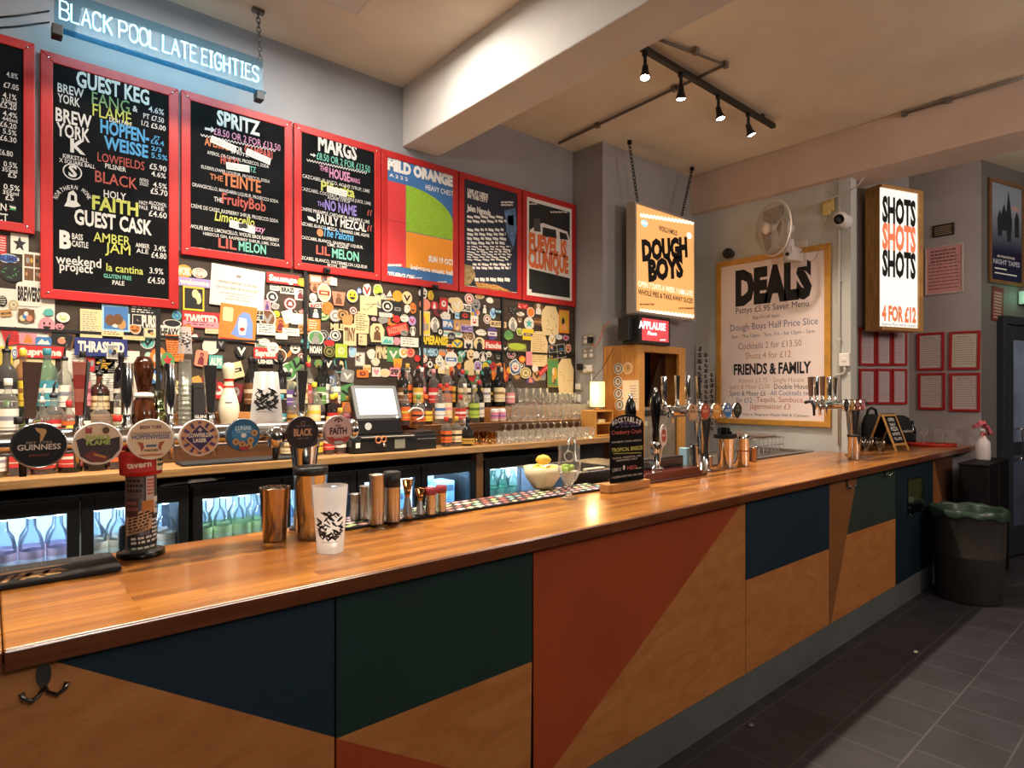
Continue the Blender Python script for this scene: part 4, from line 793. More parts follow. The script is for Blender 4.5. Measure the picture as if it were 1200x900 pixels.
strip(811, 412, 505, 8, 'photo booth strip nearest the pine cabinet in the corner'); strip(820, 405, 508, 8, 'tallest photo booth strip in the corner cluster'); strip(827.5, 413, 505, 6.5, 'narrow photo booth strip just before the short one'); strip(834.5, 436, 505, 7, 'shortest photo booth strip beside the deals board')
# ------------------------------------------------------------------ DEALS board
XD = 5.5; ya, yb2 = 3.262, 2.183; dz0, dz1 = 1.30, 2.885
t = thing('deals_board', 'large pale pink deals board in a gold wooden frame', 'menu board', (XD - .001, ya, dz0), -PI / 2); W, H = ya - yb2, dz1 - dz0
f = frame_mb(W, H, 0.05, mat('#c8923c', 0.45, 0, .15, 12), 0.03).build('frame', t, 0.003); f['label'] = 'gold stained wooden frame'
b = MB(); b.box(0.048, W - .048, -0.014, -0.003, .048, H - .048, mat('#f6e6de', 0.8, 0, .03, 3)); b.build('panel', t)
S = Sheet(ya, dz0, 820, 210, 2.905, X=XD - .015, y=-0.0146)
dC = lambda h: mat(h, .8)
for a in (("DEALS", 116, 375, 409, 108, INK, .075), ("Pattys £5.95 Saver Menu", 118, 365, 446, 21, dC('#3a3636'), .0), ("Sun-Fri til 6pm", 180, 270, 473, 12, dC('#4a4444'), .0), ("Dough Boys Half Price Slice", 97, 393, 506, 23, dC('#5f6488'), .0), ("Sun - Thu 12pm - 7pm, Fri - Sat 12pm - 5pm", 103, 383, 533, 12, dC('#6a6a80'), .0),
          ("Cocktails 2 for £13.50", 127, 342, 574, 22, dC('#a08484'), .0), ("Shots 4 for £12", 153, 308, 609, 22, dC('#c08450'), .0), ("FRIENDS & FAMILY", 110, 372, 662, 36, INK, .04), ("Amstel £3.75 · Single House", 127, 350, 692, 17, dC('#c8a080'), .0), ("Spirit & Mixer £3.00 ·", 100, 245, 714, 17, dC('#c89868'), .0), ("Double House", 252, 378, 714, 18, dC('#3a3434'), .0),
          ("Spirit & Mixer £6 ·", 100, 232, 737, 17, dC('#4a4448'), .0), ("All Cocktails two", 238, 385, 736, 17, dC('#5f6a8c'), .0), ("for £12 ·", 125, 186, 760, 17, dC('#5f6a8c'), .0), ("Tequila, Sambuca,", 190, 352, 759, 18, dC('#b4623c'), .0), ("Jägermeister £3", 168, 306, 782, 18, dC('#c06a40'), .0), ("Exclusively at Belgrave Music Hall & Canteen", 105, 365, 806, 9, dC('#5a5250'), .0)): S.t(*a)
S.b.build('lettering', t)
# wall fan
fc = P(907, 268, X=5.12); R = 0.228
t = thing('wall_fan', 'dusty white wall fan above the deals board', 'fan', tuple(fc)); nrm = (Vector((0, 0, 1.3)) - Vector((fc.x, fc.y, 1.3))).normalized()
nrm = Vector((-0.87, 0.48, -0.06)).normalized(); M = nrm.to_track_quat('Z', 'X').to_matrix().to_4x4()
FWH = mat('#d9d0c6', 0.5); FGR = mat('#8a8078', 0.55); FDU = mat('#b4a698', .6)
b = MB()
b.tube([M @ Vector((R * math.cos(2 * PI * k / 36), R * math.sin(2 * PI * k / 36), 0.0)) for k in range(36)], 0.008, FWH, 6, True)
for rr, z in ((R * .82, .05), (R * .6, .068), (R * .4, .075)): b.tube([M @ Vector((rr * math.cos(2 * PI * k / 30), rr * math.sin(2 * PI * k / 30), z)) for k in range(30)], 0.0022, FDU, 4, True)
for k in range(56):
    a = 2 * PI * k / 56; c_, s_ = math.cos(a), math.sin(a)
    b.tube([M @ Vector((r * c_, r * s_, z)) for r, z in ((R, 0), (R * .9, .04), (R * .6, .069), (R * .25, .078))], 0.0013, FDU, 4)
    b.tube([M @ Vector((r * c_, r * s_, z)) for r, z in ((R, 0), (R * .85, -.05), (R * .3, -.07))], 0.0013, FGR, 4)
b.build('guard', t)
b = MB()
for k in range(3):
    a0 = 2 * PI * k / 3; v = []
    for i in range(9):
        r = R * (.2 + .7 * i / 8); wdt = .35 + .5 * math.sin(PI * i / 9)
        for s_ in (-1, 1): v.append(M @ Vector((r * math.cos(a0 + s_ * wdt), r * math.sin(a0 + s_ * wdt), s_ * .02)))
    fs = [(2 * i, 2 * i + 1, 2 * i + 3, 2 * i + 2) for i in range(8)]; n0 = len(v)
    b.add(v, fs, mat('#94897e', .8), True); b.add([p + M.to_3x3() @ Vector((0, 0, -.004)) for p in v], [f[::-1] for f in fs], mat('#94897e', .8), True)
b.build('blades', t)
b = MB(); b.lathe([(0, .092), (.04, .09), (.05, .078), (.05, .072)], mat('#eaddd2', .4), 20, M=M); o = b.build('hub_cap', t); o['label'] = 'pale pink round hub cap'
b = MB(); b.lathe([(0, -.17), (.045, -.165), (.065, -.12), (.065, -.07), (.03, -.05), (.03, .07)], FWH, 18, M=M); b.build('motor', t)
e = Vector((5.495, fc.y, 0)) - Vector(fc); ex = 5.495 - fc.x
b = MB(); b.cyl(M @ Vector((0, 0, -.11)), (0.17, -.05, -0.12), .028, FWH, 14); b.cyl((.17, -.05, -.08), (.17, -.05, -.26), .04, FWH, 14, .05); b.box(.14, ex, -.09, -.01, -.25, -.14, FWH); b.box(ex - .02, ex, -.12, .02, -.29, -.06, FWH); b.build('wall_bracket', t, .004)
b = MB(); b.lathe([(.016, 0), (.016, .012), (0, .014)], BLACK, 12, M=Matrix.Translation((.125, -.06, -.21)) @ Matrix.Rotation(-PI / 2, 4, 'Y')); b.build('knob', t)
# cameras
cp = P(985, 256, X=5.40); t = thing('dome_camera', 'white turret security camera beside the fan cable box', 'security camera', tuple(cp))
b = MB(); b.cyl((.095, 0, -.01), (-.0, 0, -.01), .062, SWH, 20, .052); b.build('mount', t)
dirc = Vector((-.8, -.05, -.3)).normalized(); Mc = dirc.to_track_quat('Z', 'Y').to_matrix().to_4x4()
b = MB(); b.lathe([(0, -.055), (.04, -.045), (.056, -.01), (.056, .015), (.05, .035), (.042, .042)], SWH, 20, M=Mc); b.build('ball', t)
b = MB(); b.lathe([(.042, .042), (.036, .046), (0, .048)], BLACKG, 18, M=Mc); b.lathe([(.016, .049), (.013, .052), (0, .052)], mat('#3a3f44', .1), 14, M=Mc); o = b.build('lens', t); o['label'] = 'glossy black lens face'
cp = P(853, 297, X=5.44); t = thing('dome_camera', 'small black camera at the top corner of the deals board', 'security camera', tuple(cp))
b = MB(); b.cyl((.058, 0, 0), (.02, 0, 0), .04, mat('#2a2624', .5), 16); b.build('mount', t)
Mc = Vector((-.75, -.3, -.1)).normalized().to_track_quat('Z', 'Y').to_matrix().to_4x4()
b = MB(); b.lathe([(0, -.05), (.04, -.04), (.052, 0), (.045, .03), (.03, .042)], mat('#2a2624', .45), 18, M=Mc); b.build('ball', t)
b = MB(); b.lathe([(.03, .042), (.02, .05), (0, .052)], BLACKG, 14, M=Mc); b.build('lens', t)
# junction box, trunking, switch on the deals wall
jp = P(972, 242, X=5.49); t = thing('junction_box', 'brass-coloured cable box under the beam by white camera', 'junction box', (5.495, jp.y, jp.z), -PI / 2)
b = MB(); b.box(-.05, .045, -.05, 0, -.05, .055, mat('#c9ad62', .45)); b.build('back_box', t, .006); b = MB(); b.box(-.035, .03, -.06, -.05, -.085, .02, mat('#d8bd74', .45)); b.build('plug_top', t, .005)
PW = mat('#c4c3ba', .5)
ypipe = P(983, 400, X=5.48).y
t = thing('wall_conduit', 'pale pipe running down the wall beside the deals board', 'conduit', (5.485, ypipe, 1.15))
b = MB(); b.tube([(0, 0, 0), (0, 0, 1.1), (0, 0, 2.24)], .011, PW, 8); b.build('pipe', t)
for z in (.35, .9, 1.4, 1.9):
    b = MB(); b.box(-.012, .0145, -.018, .018, z - .012, z + .012, PW); b.build('clip', t, .003)
ysw = P(990, 430, X=5.48).y; sp = P(990, 421, X=5.48)
t = thing('fused_switch', 'white fused switch box on bent pipe beside deals board', 'switch', (5.4985, ysw, sp.z), -PI / 2)
b = MB(); b.box(-.045, .04, -.03, 0, -.06, .05, SWH); b.build('back_box', t, .005); b = MB(); b.box(-.012, .012, -.034, -.03, -.02, .01, WHITE); b.build('rocker', t, .002)
b = MB(); b.tube([(-.0, -.015, -.06), (-.0, -.015, -.10), (-.02, -.015, -.125), (-.06, -.015, -.13), (-.09, -.015, -.15)], .011, PW); b.build('conduit_bend', t)
cable('white cable slung along the underside of the brown beam', [P(900, 262, X=5.44), P(930, 246, X=5.43), P(962, 236, X=5.42), P(985, 228, X=5.43), P(1003, 219, X=5.40), P(1012, 208, X=5.39)], .006, PW)
cable('thin yellowed string hanging from cable box across deals frame', [P(971, 252, X=5.45), P(964, 275, X=5.45), P(957, 300, X=5.455), P(948, 307, X=5.455)], .002, mat('#9a7a3a', .7))
cable('thin brown cord trailing from the fan onto the deals frame', [P(944, 289, X=5.40), P(940, 294, X=5.42), P(936, 300, X=5.455), P(931, 304, X=5.455)], .004, mat('#8a5a34', .6))
cable('thin dark fan pull cord hanging over the deals lettering', [P(922, 296, X=5.34), P(922, 330, X=5.44), P(922, 358, X=5.47)], .0015, BLACK)
# ------------------------------------------------------------------ SHOTS light box on the angled wall
RZ = -SA
t = thing('lightbox_sign', 'tall white shots lightbox in a raw wood casing', 'lightbox', (6.33, 2.083, 0), RZ); t.location.z = 2.19
W, H, Dp = .57, 1.36, .15
WDP = wood('pine_casing', '#dfa860', '#cc9248', '#7d4c20', 3, .3, .5, .1, 'ZY', .35)
b = MB(); b.box(-.001, .022, .002, Dp, 0, H, WDP); b.box(W - .03, W, .002, Dp, 0, H, WDP); b.box(.022, W - .03, .002, Dp, 0, .035, WDP); b.box(.022, W - .03, .002, Dp, H - .03, H, WDP); b.box(.022, W - .03, Dp - .012, Dp, .035, H - .03, WDP); o = b.build('casing', t, .002); o['label'] = 'raw pine casing'
b = MB(); b.box(W - .06, W, -.02, .0015, -.005, H, WDP); b.box(.0, W - .06, -.02, .0015, -.005, .03, WDP); b.box(.0, W - .06, -.02, .0015, H - .03, H, WDP); b.build('front_trim', t, .002)
fx0, fx1, fz0, fz1 = .001, W - .061, .031, H - .031
b = MB(); b.box(fx0, fx1, -.004, .0012, fz0, fz1, emit('#f2f2ea', 0.7)); o = b.build('lit_face', t); o['label'] = 'glowing white face'
b = MB(); fw_ = fx1 - fx0; fh = fz1 - fz0; zz = lambda f: fz1 - f * fh; xc = (fx0 + fx1) / 2
for s_, f, h, m, w_ in (("SHOTS", .238, .175, INK, .9), ("SHOTS", .432, .175, emit('#ec7a50', .6), .9), ("SHOTS", .626, .175, INK, .9), ("4 FOR £12", .955, .105, emit('#e0784a', .6), .92)): b.text(s_, xc, zz(f), h * fh, m, -.0046, w=fw_ * w_, bold=.05)
b.text("Belgrave Music Hall & Canteen", xc, zz(.992), .022 * fh, mat('#6a6a5a', .7), -.0046, w=fw_ * .92); b.build('lettering', t)
# ------------------------------------------------------------------ framed notices
FRD = mat('#a81f20', .4, 0, .1, 10)
def notice(loc, rz, W, H, label, fw, fm, pm, group, seed=1, tilt=0, lines=10, ink='#8a7a78', stamp=False, head=0):
    t = thing('framed_notice', label, 'framed notice', tuple(loc), rz, group); t.rotation_euler.y = tilt
    frame_mb(W, H, fw, fm, .016).build('frame', t, .002)
    b = MB(); b.box(fw - .001, W - fw + .001, -.006, -.002, fw - .001, H - fw + .001, pm); rnd = random.Random(seed); im = mat(ink, .8)
    z = H - fw - .025; st = (H - 2 * fw - .04) / lines
    for i in range(lines):
        x = fw + .012; e = W - fw - .012 - rnd.random() * .03
        if head and i < head: x += .02; e -= .02
        while x < e:
            w_ = min(.012 + rnd.random() * .03, e - x); hh = st * (.5 if i < head else .28); b.flat([(x, z - hh), (x + w_, z - hh), (x + w_, z), (x, z)], -.0065, im); x += w_ + .006
        z -= st
    b.build('sheet', t); return t
u = Vector((math.cos(SA), -math.sin(SA), 0)); nn = Vector((-math.sin(SA), -math.cos(SA), 0))
def onrec(x, y):
    # point on the angled recess wall hit by a pixel ray
    d = P(x, y, D=1.0) - Vector(CAM); A = Vector((7.1, 2.07, 0)); c = Vector(CAM); nrm = Vector((-u.y, u.x, 0)); s = (A - c).dot(nrm) / d.dot(nrm); return c + d * s
cols = [(1005.5, 1024.5), (1025.5, 1043), (1044, 1061)]; rows = [((384, 428.5), (386, 428.5)), ((432, 474), (432.5, 474))]
nm = [['first', 'middle', 'last'], ['first', 'middle', 'last']]
for r, (top, bot) in enumerate(((383.5, 428.5), (432, 474))):
    for c_, (xa_, xb__) in enumerate(cols):
        A = onrec(xa_, bot); B = onrec(xb__, bot); Tp = onrec(xa_, top + 1.5 * c_ * (1 - r)); W = (Vector((B.x, B.y)) - Vector((A.x, A.y))).length
        notice(A + nn * .006, -SA, W, Tp.z - A.z, 'red framed typed notice, %s of three in the %s row under the shots lightbox' % (nm[r][c_], ('upper', 'lower')[r]), .024, FRD, mat('#c4b2b2', .7), 'red framed notices under the shots lightbox', r * 3 + c_, 0, 16, '#8a7878')
for (xa_, xb__, top, bot), l, sd, pm in (((1075, 1107, 391, 434.5), 'red framed paper licence, upper one by the recess corner', 5, '#c9bdb2'), ((1112, 1148.5, 389, 433.5), 'tilted red framed paper licence, upper one by outer wall edge', 6, '#cfc8b4'), ((1076, 1108, 437.5, 480), 'red framed paper licence with dark stamp, above the black bag', 7, '#cbbab2'), ((1113, 1149, 437.5, 482), 'red framed paper licence directly above the spray bottle', 8, '#cfbcb4')):
    A = P(xa_, bot, X=7.092); B = P(xb__, bot, X=7.092); Tp = P(xa_, top, X=7.092)
    n_ = notice((7.094, A.y, A.z), -PI / 2, A.y - B.y, Tp.z - A.z, l, .024, FRD, mat(pm, .7), 'red framed licences beyond the bar', sd, .02 if 'tilted' in l else 0, 13, '#9a8f86', head=1)
A = P(1084, 347, X=7.092); B = P(1129.5, 344, X=7.092); Tp = P(1084, 291, X=7.092)
notice((7.094, A.y, A.z), -PI / 2, A.y - B.y, Tp.z - A.z, 'pink printed notice in a pale silver frame beside the shots lightbox', .016, mat('#cfc4b8', .35, .3), mat('#d89a96', .7), None, 12, 0, 12, '#7a5a5a', head=4)
A = P(1093, 279, X=7.092); B = P(1118.5, 276, X=7.092); Tp = P(1093, 265, X=7.092)
t = thing('wall_plaque', 'small dark engraved plaque above the pink framed notice', 'plaque', (7.095, A.y, A.z), -PI / 2); W = A.y - B.y; H = Tp.z - A.z
b = MB(); b.box(0, W, -.01, 0, 0, H, mat('#2a2420', .4)); b.build('plate', t, .003); b = MB(); rnd = random.Random(2)
for i in range(5): b.flat([(W * .1, H * (.14 + .155 * i)), (W * (.8 + .1 * rnd.random()), H * (.14 + .155 * i)), (W * .88, H * (.21 + .155 * i)), (W * .1, H * (.21 + .155 * i))], -.0104, mat('#9a8a72', .6))
b.build('engraving', t)
# band poster, red flyer and exit sign on the door wall
def ondoor_px(x, y):
    ud = Vector((math.cos(SB), -math.sin(SB), 0)); nr = Vector((-ud.y, ud.x, 0)); d = P(x, y, D=1.0) - Vector(CAM); A = Vector((7.1, 1.475, 0)); s = (A - Vector(CAM)).dot(nr) / d.dot(nr); return Vector(CAM) + d * s
nd = Vector((-math.sin(SB), -math.cos(SB), 0))
A = ondoor_px(1157, 331); B = ondoor_px(1197, 339); Tp = ondoor_px(1157, 208); W = (Vector((B.x, B.y)) - Vector((A.x, A.y))).length; H = Tp.z - A.z
t = thing('framed_poster', 'dark blue band poster in a brown wood frame above the door', 'poster', tuple(A + nd * .004), -SB)
frame_mb(W, H, .035, mat('#7a5636', .5, 0, .15, 10), .022).build('frame', t, .002)
def poster_grad():
    m = bpy.data.materials.new('misty_blue_print'); m.use_nodes = True; nt = m.node_tree; bs = nt.nodes['Principled BSDF']; tc = nt.nodes.new('ShaderNodeTexCoord'); sx = nt.nodes.new('ShaderNodeSeparateXYZ'); nt.links.new(tc.outputs['Generated'], sx.inputs[0])
    r = nt.nodes.new('ShaderNodeValToRGB'); r.color_ramp.elements[0].color = lin('#1a1c3c'); r.color_ramp.elements[0].position = .3; r.color_ramp.elements[1].color = lin('#8f9aa6'); r.color_ramp.elements[1].position = .75
    nt.links.new(sx.outputs['Z'], r.inputs[0]); nt.links.new(r.outputs[0], bs.inputs['Base Color']); bs.inputs['Roughness'].default_value = .5; return m
b = MB(); b.box(.034, W - .034, -.012, -.003, .034, H - .034, poster_grad()); b.build('poster_sheet', t)
b = MB(); DKB = mat('#20242e', .6)
b.flat([(W * .52, H * .42), (W * .62, H * .42), (W * .66, H * .62), (W * .60, H * .8), (W * .55, H * .92), (W * .50, H * .75), (W * .47, H * .6)], -.0125, DKB)
for cx_, cz_, s_ in ((.3, .58, .1), (.42, .64, .1), (.8, .6, .09)): b.flat([(W * (cx_ - .06), H * (cz_ - .12)), (W * (cx_ + .06), H * (cz_ - .12)), (W * (cx_ + .07), H * (cz_ + .06)), (W * cx_, H * (cz_ + .14)), (W * (cx_ - .07), H * (cz_ + .05))], -.0125, DKB)
b.flat([(W * .62, H * .75), (W * .85, H * .72), (W * .88, H * .77), (W * .7, H * .79)], -.0125, mat('#b89a96', .6))
b.text("AN / WALK FORWARD", W * .48, H * .255, H * .022, WHT, -.013, maxw=W * .7, bold=.02); b.text("NIGHT TAPES", W * .5, H * .19, H * .045, mat('#b9bcc8', .6), -.013, w=W * .78, bold=.03)
for i in range(2): b.flat([(W * .15, H * (.14 - i * .045)), (W * (.5 + .3 * i), H * (.14 - i * .045)), (W * (.5 + .3 * i), H * (.152 - i * .045)), (W * .15, H * (.152 - i * .045))], -.013, WHT)
b.build('poster_print', t)
A = ondoor_px(1161, 375); B = ondoor_px(1174, 372); Tp = ondoor_px(1163, 335)
t = thing('flyer', 'narrow dark red flyer hanging below the blue band poster', 'flyer', tuple(A + nd * .006), -SB); t.rotation_euler.y = .06; W = .2; H = Tp.z - A.z
b = MB(); b.box(0, W, -.002, 0, 0, H, mat('#6f2a28', .7)); b.build('sheet', t); b = MB()
for i in range(9): b.flat([(W * .15, H * (.08 + .09 * i)), (W * .85, H * (.08 + .09 * i)), (W * .82, H * (.13 + .09 * i)), (W * .15, H * (.13 + .09 * i))], -.0024, mat('#b08a80', .7))
b.build('print', t)
A = ondoor_px(1192, 357); t = thing('exit_sign', 'green lit emergency exit sign above the dark door', 'exit sign', tuple(A + nd * .03), -SB)
b = MB(); b.box(0, .34, -.03, .02, 0, .13, mat('#d8dcd8', .4)); b.build('housing', t, .004); b = MB(); b.box(.01, .33, -.033, -.03, .01, .12, emit('#8fe8c0', .9)); b.build('lit_face', t)
b = MB(); G = emit('#1f7a50', .4); b.flat([(.03, .05), (.08, .05), (.08, .03), (.12, .065), (.08, .10), (.08, .08), (.03, .08)], -.0335, G); b.flat([(.2, .03), (.24, .03), (.24, .11), (.2, .11)], -.0335, G); b.lathe([(0, 0), (.011, 0), (.011, .002), (0, .002)], G, 10, M=Matrix.Translation((.165, -.0335, .105)) @ Matrix.Rotation(PI / 2, 4, 'X')); b.flat([(.15, .055), (.17, .055), (.18, .09), (.155, .092)], -.0335, G); b.flat([(.135, .03), (.15, .03), (.165, .06), (.155, .062)], -.0335, G); b.flat([(.165, .055), (.19, .04), (.195, .048), (.17, .065)], -.0335, G); b.build('pictogram', t)
l = light('exit_glow', 'POINT', (0, 0, 0), .5, (.3, 1, .6), radius=.04); l.parent = t; l.location = (-.08, -.1, .06)
# ------------------------------------------------------------------ beer fonts on the bar
ZB_ = ZT + 0.0008
def badge(parent, x, y, z, r, face, rimm, draw, label=None):
    b = MB(); M = Matrix.Translation((x, y, z)) @ Matrix.Rotation(PI / 2, 4, 'X')
    b.lathe([(0, -.012), (r * .96, -.012), (r, -.004), (r, .006), (r * .93, .010), (r * .93, .008)], rimm, 36, M=M)
    b.cyl((x, y + .012, z), (x, y + .05, z), .014, CHROME, 12)
    o = b.build('tap_badge', parent)
    if label: o['label'] = label
    q = MB(); q.flat(ell(x, z, r * .93, r * .93, 36), y - .0085, face)
    q2 = Draw(x, z, r, y - .0089, q); draw(q2); q.build('badge_face', o); return o
class Draw:
    def __init__(s, x, z, r, y, b): s.x, s.z, s.r, s.y, s.b = x, z, r, y, b
    def p(s, pts, m): s.b.flat([(s.x + a * s.r, s.z + c * s.r) for a, c in pts], s.y, m); s.y -= .0004
    def e(s, cx, cz, rx, rz, m, a0=0, a1=2 * PI): s.b.flat(ell(s.x + cx * s.r, s.z + cz * s.r, rx * s.r, rz * s.r, 22, a0, a1), s.y, m); s.y -= .0004
    def t(s, t, cz, h, w, m, bold=.03, cx=0.0, rot=0.0): s.b.text(t, s.x + cx * s.r, s.z + cz * s.r, h * s.r, m, s.y, w=w * s.r, bold=bold, rot=rot); s.y -= .0002
gold, cream_, blk = mat('#c8a468', .5), mat('#e6cfae', .5), mat('#16141a', .4)
def d_guinness(d):
    d.e(0, 0, .9, .9, mat('#0f0d10', .35)); d.p([(-.16, .78), (.2, .72), (.26, .6), (.1, .2), (.02, .16), (.04, .5), (-.08, .62)], gold); d.t('GUINNESS', -.18, .24, 1.5, mat('#d8d0c4', .5), .02); d.t('EST 1759', .1, .08, .9, mat('#9a8a78', .5)); d.t('DRAUGHT', -.46, .09, .7, mat('#7a3a34', .5))
def d_fang(d):
    d.p([(-.86, .2), (-.6, .3), (-.3, .1), (0, .28), (.4, .2), (.86, .3), (.86, -.3), (.55, -.7), (.2, -.88), (-.3, -.85), (-.7, -.55)], mat('#3a3236', .5)); d.p([(-.6, -.5), (-.2, -.3), (.3, -.62), (.5, -.5), (.3, -.84), (-.2, -.87)], mat('#7a3430', .5)); d.p([(-.2, -.42), (.3, -.6), (.3, -.7), (-.15, -.55)], mat('#c08a3a', .5))
    d.t('FANG &', .2, .2, 1.0, mat('#a8c060', .5), .05); d.t('FLAME', -.04, .2, .95, mat('#a8c060', .5), .05); d.e(.3, .62, .14, .16, mat('#6a4a2a', .5)); d.p([(-.5, .5), (-.25, .5), (-.25, .8), (-.35, .72), (-.5, .8)], mat('#b0504a', .5))
def d_hop(d):
    d.t('BREW YORK', .52, .16, .95, mat('#6a2e30', .5), .03); d.p([(-.86, .34), (.86, .34), (.86, .31), (-.86, .31)], mat('#8a4a40', .5)); d.t('HOPFENWEISSE', .02, .25, 1.62, mat('#4a5a8c', .5), .02)
    d.p([(-.6, -.1), (-.35, -.15), (-.3, -.4), (-.42, -.6), (-.45, -.35)], mat('#a8563a', .5)); d.p([(.6, -.1), (.35, -.15), (.3, -.4), (.42, -.6), (.45, -.35)], mat('#a8563a', .5)); d.p([(-.22, -.26), (.22, -.26), (.22, -.36), (-.22, -.36)], mat('#4a5a8c', .5)); d.p([(-.55, -.72), (.55, -.72), (.45, -.8), (-.45, -.8)], mat('#c87a4a', .5)); d.t('WHEAT BEER', -.58, .1, .6, mat('#6a2e30', .5))
def d_low(d):
    d.e(0, 0, .88, .88, mat('#e0a878', .5))
    for k in range(12): a = 2 * PI * k / 12; d.p([(math.cos(a + q) * rr, math.sin(a + q) * rr) for q, rr in ((-.1, .55), (-.1, .86), (.1, .86), (.1, .55))], mat('#5a4274', .5))
    d.p([(-.78, 0), (0, .78), (.78, 0), (0, -.78)], mat('#e0b890', .5)); d.p([(-.7, 0), (0, .7), (.7, 0), (0, -.7)], mat('#3f3160', .5)); d.t('LOWFIELDS', .04, .2, 1.12, mat('#e8dcc8', .5), .05); d.t('LAGER', -.24, .2, .66, mat('#e8dcc8', .5), .05); d.p([(-.12, .42), (0, .56), (.12, .42), (0, .3)], mat('#c8b8a0', .5))
def d_blue(d):
    d.e(0, 0, .9, .9, mat('#2f6a96', .45)); d.e(0, .1, .7, .5, mat('#3f88b8', .5)); d.t('LUNAR', .3, .24, .95, mat('#b8dcea', .5), .06); d.t('PALE ALE', .12, .12, .8, mat('#9ac8e0', .5)); d.e(0, -.02, .16, .14, mat('#e8ecea', .5))
    for cx, cz in ((-.45, -.4), (.4, -.35), (.62, .1), (-.1, -.55), (.3, -.68)): d.e(cx, cz, .2, .2, mat('#c89a5a', .5)); d.e(cx, cz, .07, .07, mat('#6a4a2a', .5))
    d.e(0, -.8, .3, .12, mat('#a83a34', .5))
def d_black(d):
    d.e(0, 0, .9, .9, mat('#2a2024', .45)); d.t('BLACK', -.2, .42, 1.15, mat('#d8a478', .5), .03); d.e(0, .56, .14, .14, mat('#8a6a58', .5)); d.e(0, .56, .09, .09, mat('#2a2024', .5)); d.t('NITRO OATMEAL STOUT', .34, .08, .9, mat('#8a7a72', .5)); d.t('ABV 4.5%', -.4, .08, .7, mat('#8a7a72', .5))
def d_faith(d):
    d.e(0, 0, .9, .9, mat('#d8b4ac', .5)); d.e(0, -.1, .9, .82, mat('#b8483c', .5), PI * 1.12, PI * 1.88); d.t('FAITH', -.22, .42, 1.2, mat('#3a2426', .5), .04); d.t('HOLY', .26, .14, .42, mat('#3a2426', .5)); d.e(0, .6, .3, .24, mat('#5a3a3c', .5), 0, PI); d.e(0, .6, .18, .14, mat('#d8b4ac', .5), 0, PI); d.e(0, .62, .08, .09, mat('#5a3a3c', .5)); d.t('HAZY PALE', -.5, .1, .7, mat('#e8d8d0', .5)); d.e(0, -.78, .35, .1, mat('#b8c4c4', .5))
def handle(parent, x, y, z0, z1, kind, tilt=0.0):
    b = MB(); L = z1 - z0; M = Matrix.Translation((x, y, z0)) @ Matrix.Rotation(tilt, 4, 'Y')
    b.lathe([(0, 0), (.015, 0), (.015, .012), (.010, .02), (.012, .04), (0, .045)], CHROME, 14, M=M)
    if kind == 'wood':
        pl = [(-.011, .035), (.011, .035), (.022, L), (-.022, L)]; b.prism(pl, -.012, .012, mat('#6b4a38', .5, 0, .2, 12, 0, 60, 0, (1, 1, 8)), M)
    elif kind == 'red':
        for i in range(4):
            f0, f1 = i / 4, (i + 1) / 4; w0 = .010 + .010 * f0; w1 = .010 + .010 * f1
            b.prism([(-w0, .04 + (L - .04) * f0), (w0 * .6, .04 + (L - .04) * f0), (w1 * .6, .04 + (L - .04) * f1), (-w1, .04 + (L - .04) * f1)], -.01, .01, mat('#c8402e' if i % 2 == 0 else '#e88a70', .4), M)
        b.prism([(.007, .04), (.013, .04), (.022, L), (.013, L)], -.011, .011, DARKSTEEL, M)
    elif kind == 'chrome': b.lathe([(0, .04), (.016, .04), (.0175, L), (0, L)], CHROME, 18, M=M)
    else:
        b.prism([(-.010, .04), (.010, .04), (.020, L), (-.020, L)], -.008, .008, CHROME, M)
    o = b.build('tap_handle', parent, .0015)
    if kind == 'wood': o['label'] = 'dark brown wooden paddle handle'
    if kind == 'red': o['label'] = 'red and salmon striped handle'
    return o
def nozzle(parent, x, y, z, m=CHROME, tap=True):
    b = MB(); b.tube([(x, y + .05, z + .09), (x, y + .01, z + .10), (x, y - .01, z + .07), (x, y - .012, z)], [.012, .011, .0095, .008], m, 10); return b.build('tap_spout', parent)
fy = 2.15; fz = 1.457; fr = .036
font = thing('beer_font', 'long chrome tap bar with seven round beer badges on two pillars', 'beer font', (0, 0, 0))
b = MB(); b.cyl((-.45, fy, fz), (1.06, fy, fz), fr, CHROME, 28); b.lathe([(fr, 0), (fr + .004, .004), (fr + .004, .02), (fr, .025)], CHROME, 28, M=Matrix.Translation((1.035, fy, fz)) @ Matrix.Rotation(PI / 2, 4, 'Y')); b.build('tap_bar', font)
STKM = [mat(h, .5) for h in ('#5d4f4c', '#c8a07a', '#d8cdbc', '#26242a', '#c07a34', '#3a5a3a')]
b = MB(); b.lathe([(0, 0), (.062, 0), (.062, .01), (.046, .018), (.041, .024), (.041, .33)], mat('#4a4140', .4, .3), 28, c=(.356, fy, ZB_)); b.lathe([(.041, .243), (.056, .248), (.060, .315), (.03, .32)], REDP, 28, c=(.356, fy, ZB_)); b.lathe([(0, 0), (.066, 0), (.064, .014), (.05, .016)], BLACKG, 28, c=(.356, fy, ZB_)); p1_ = b.build('pillar', font); p1_['label'] = 'stickered pillar with red collar'
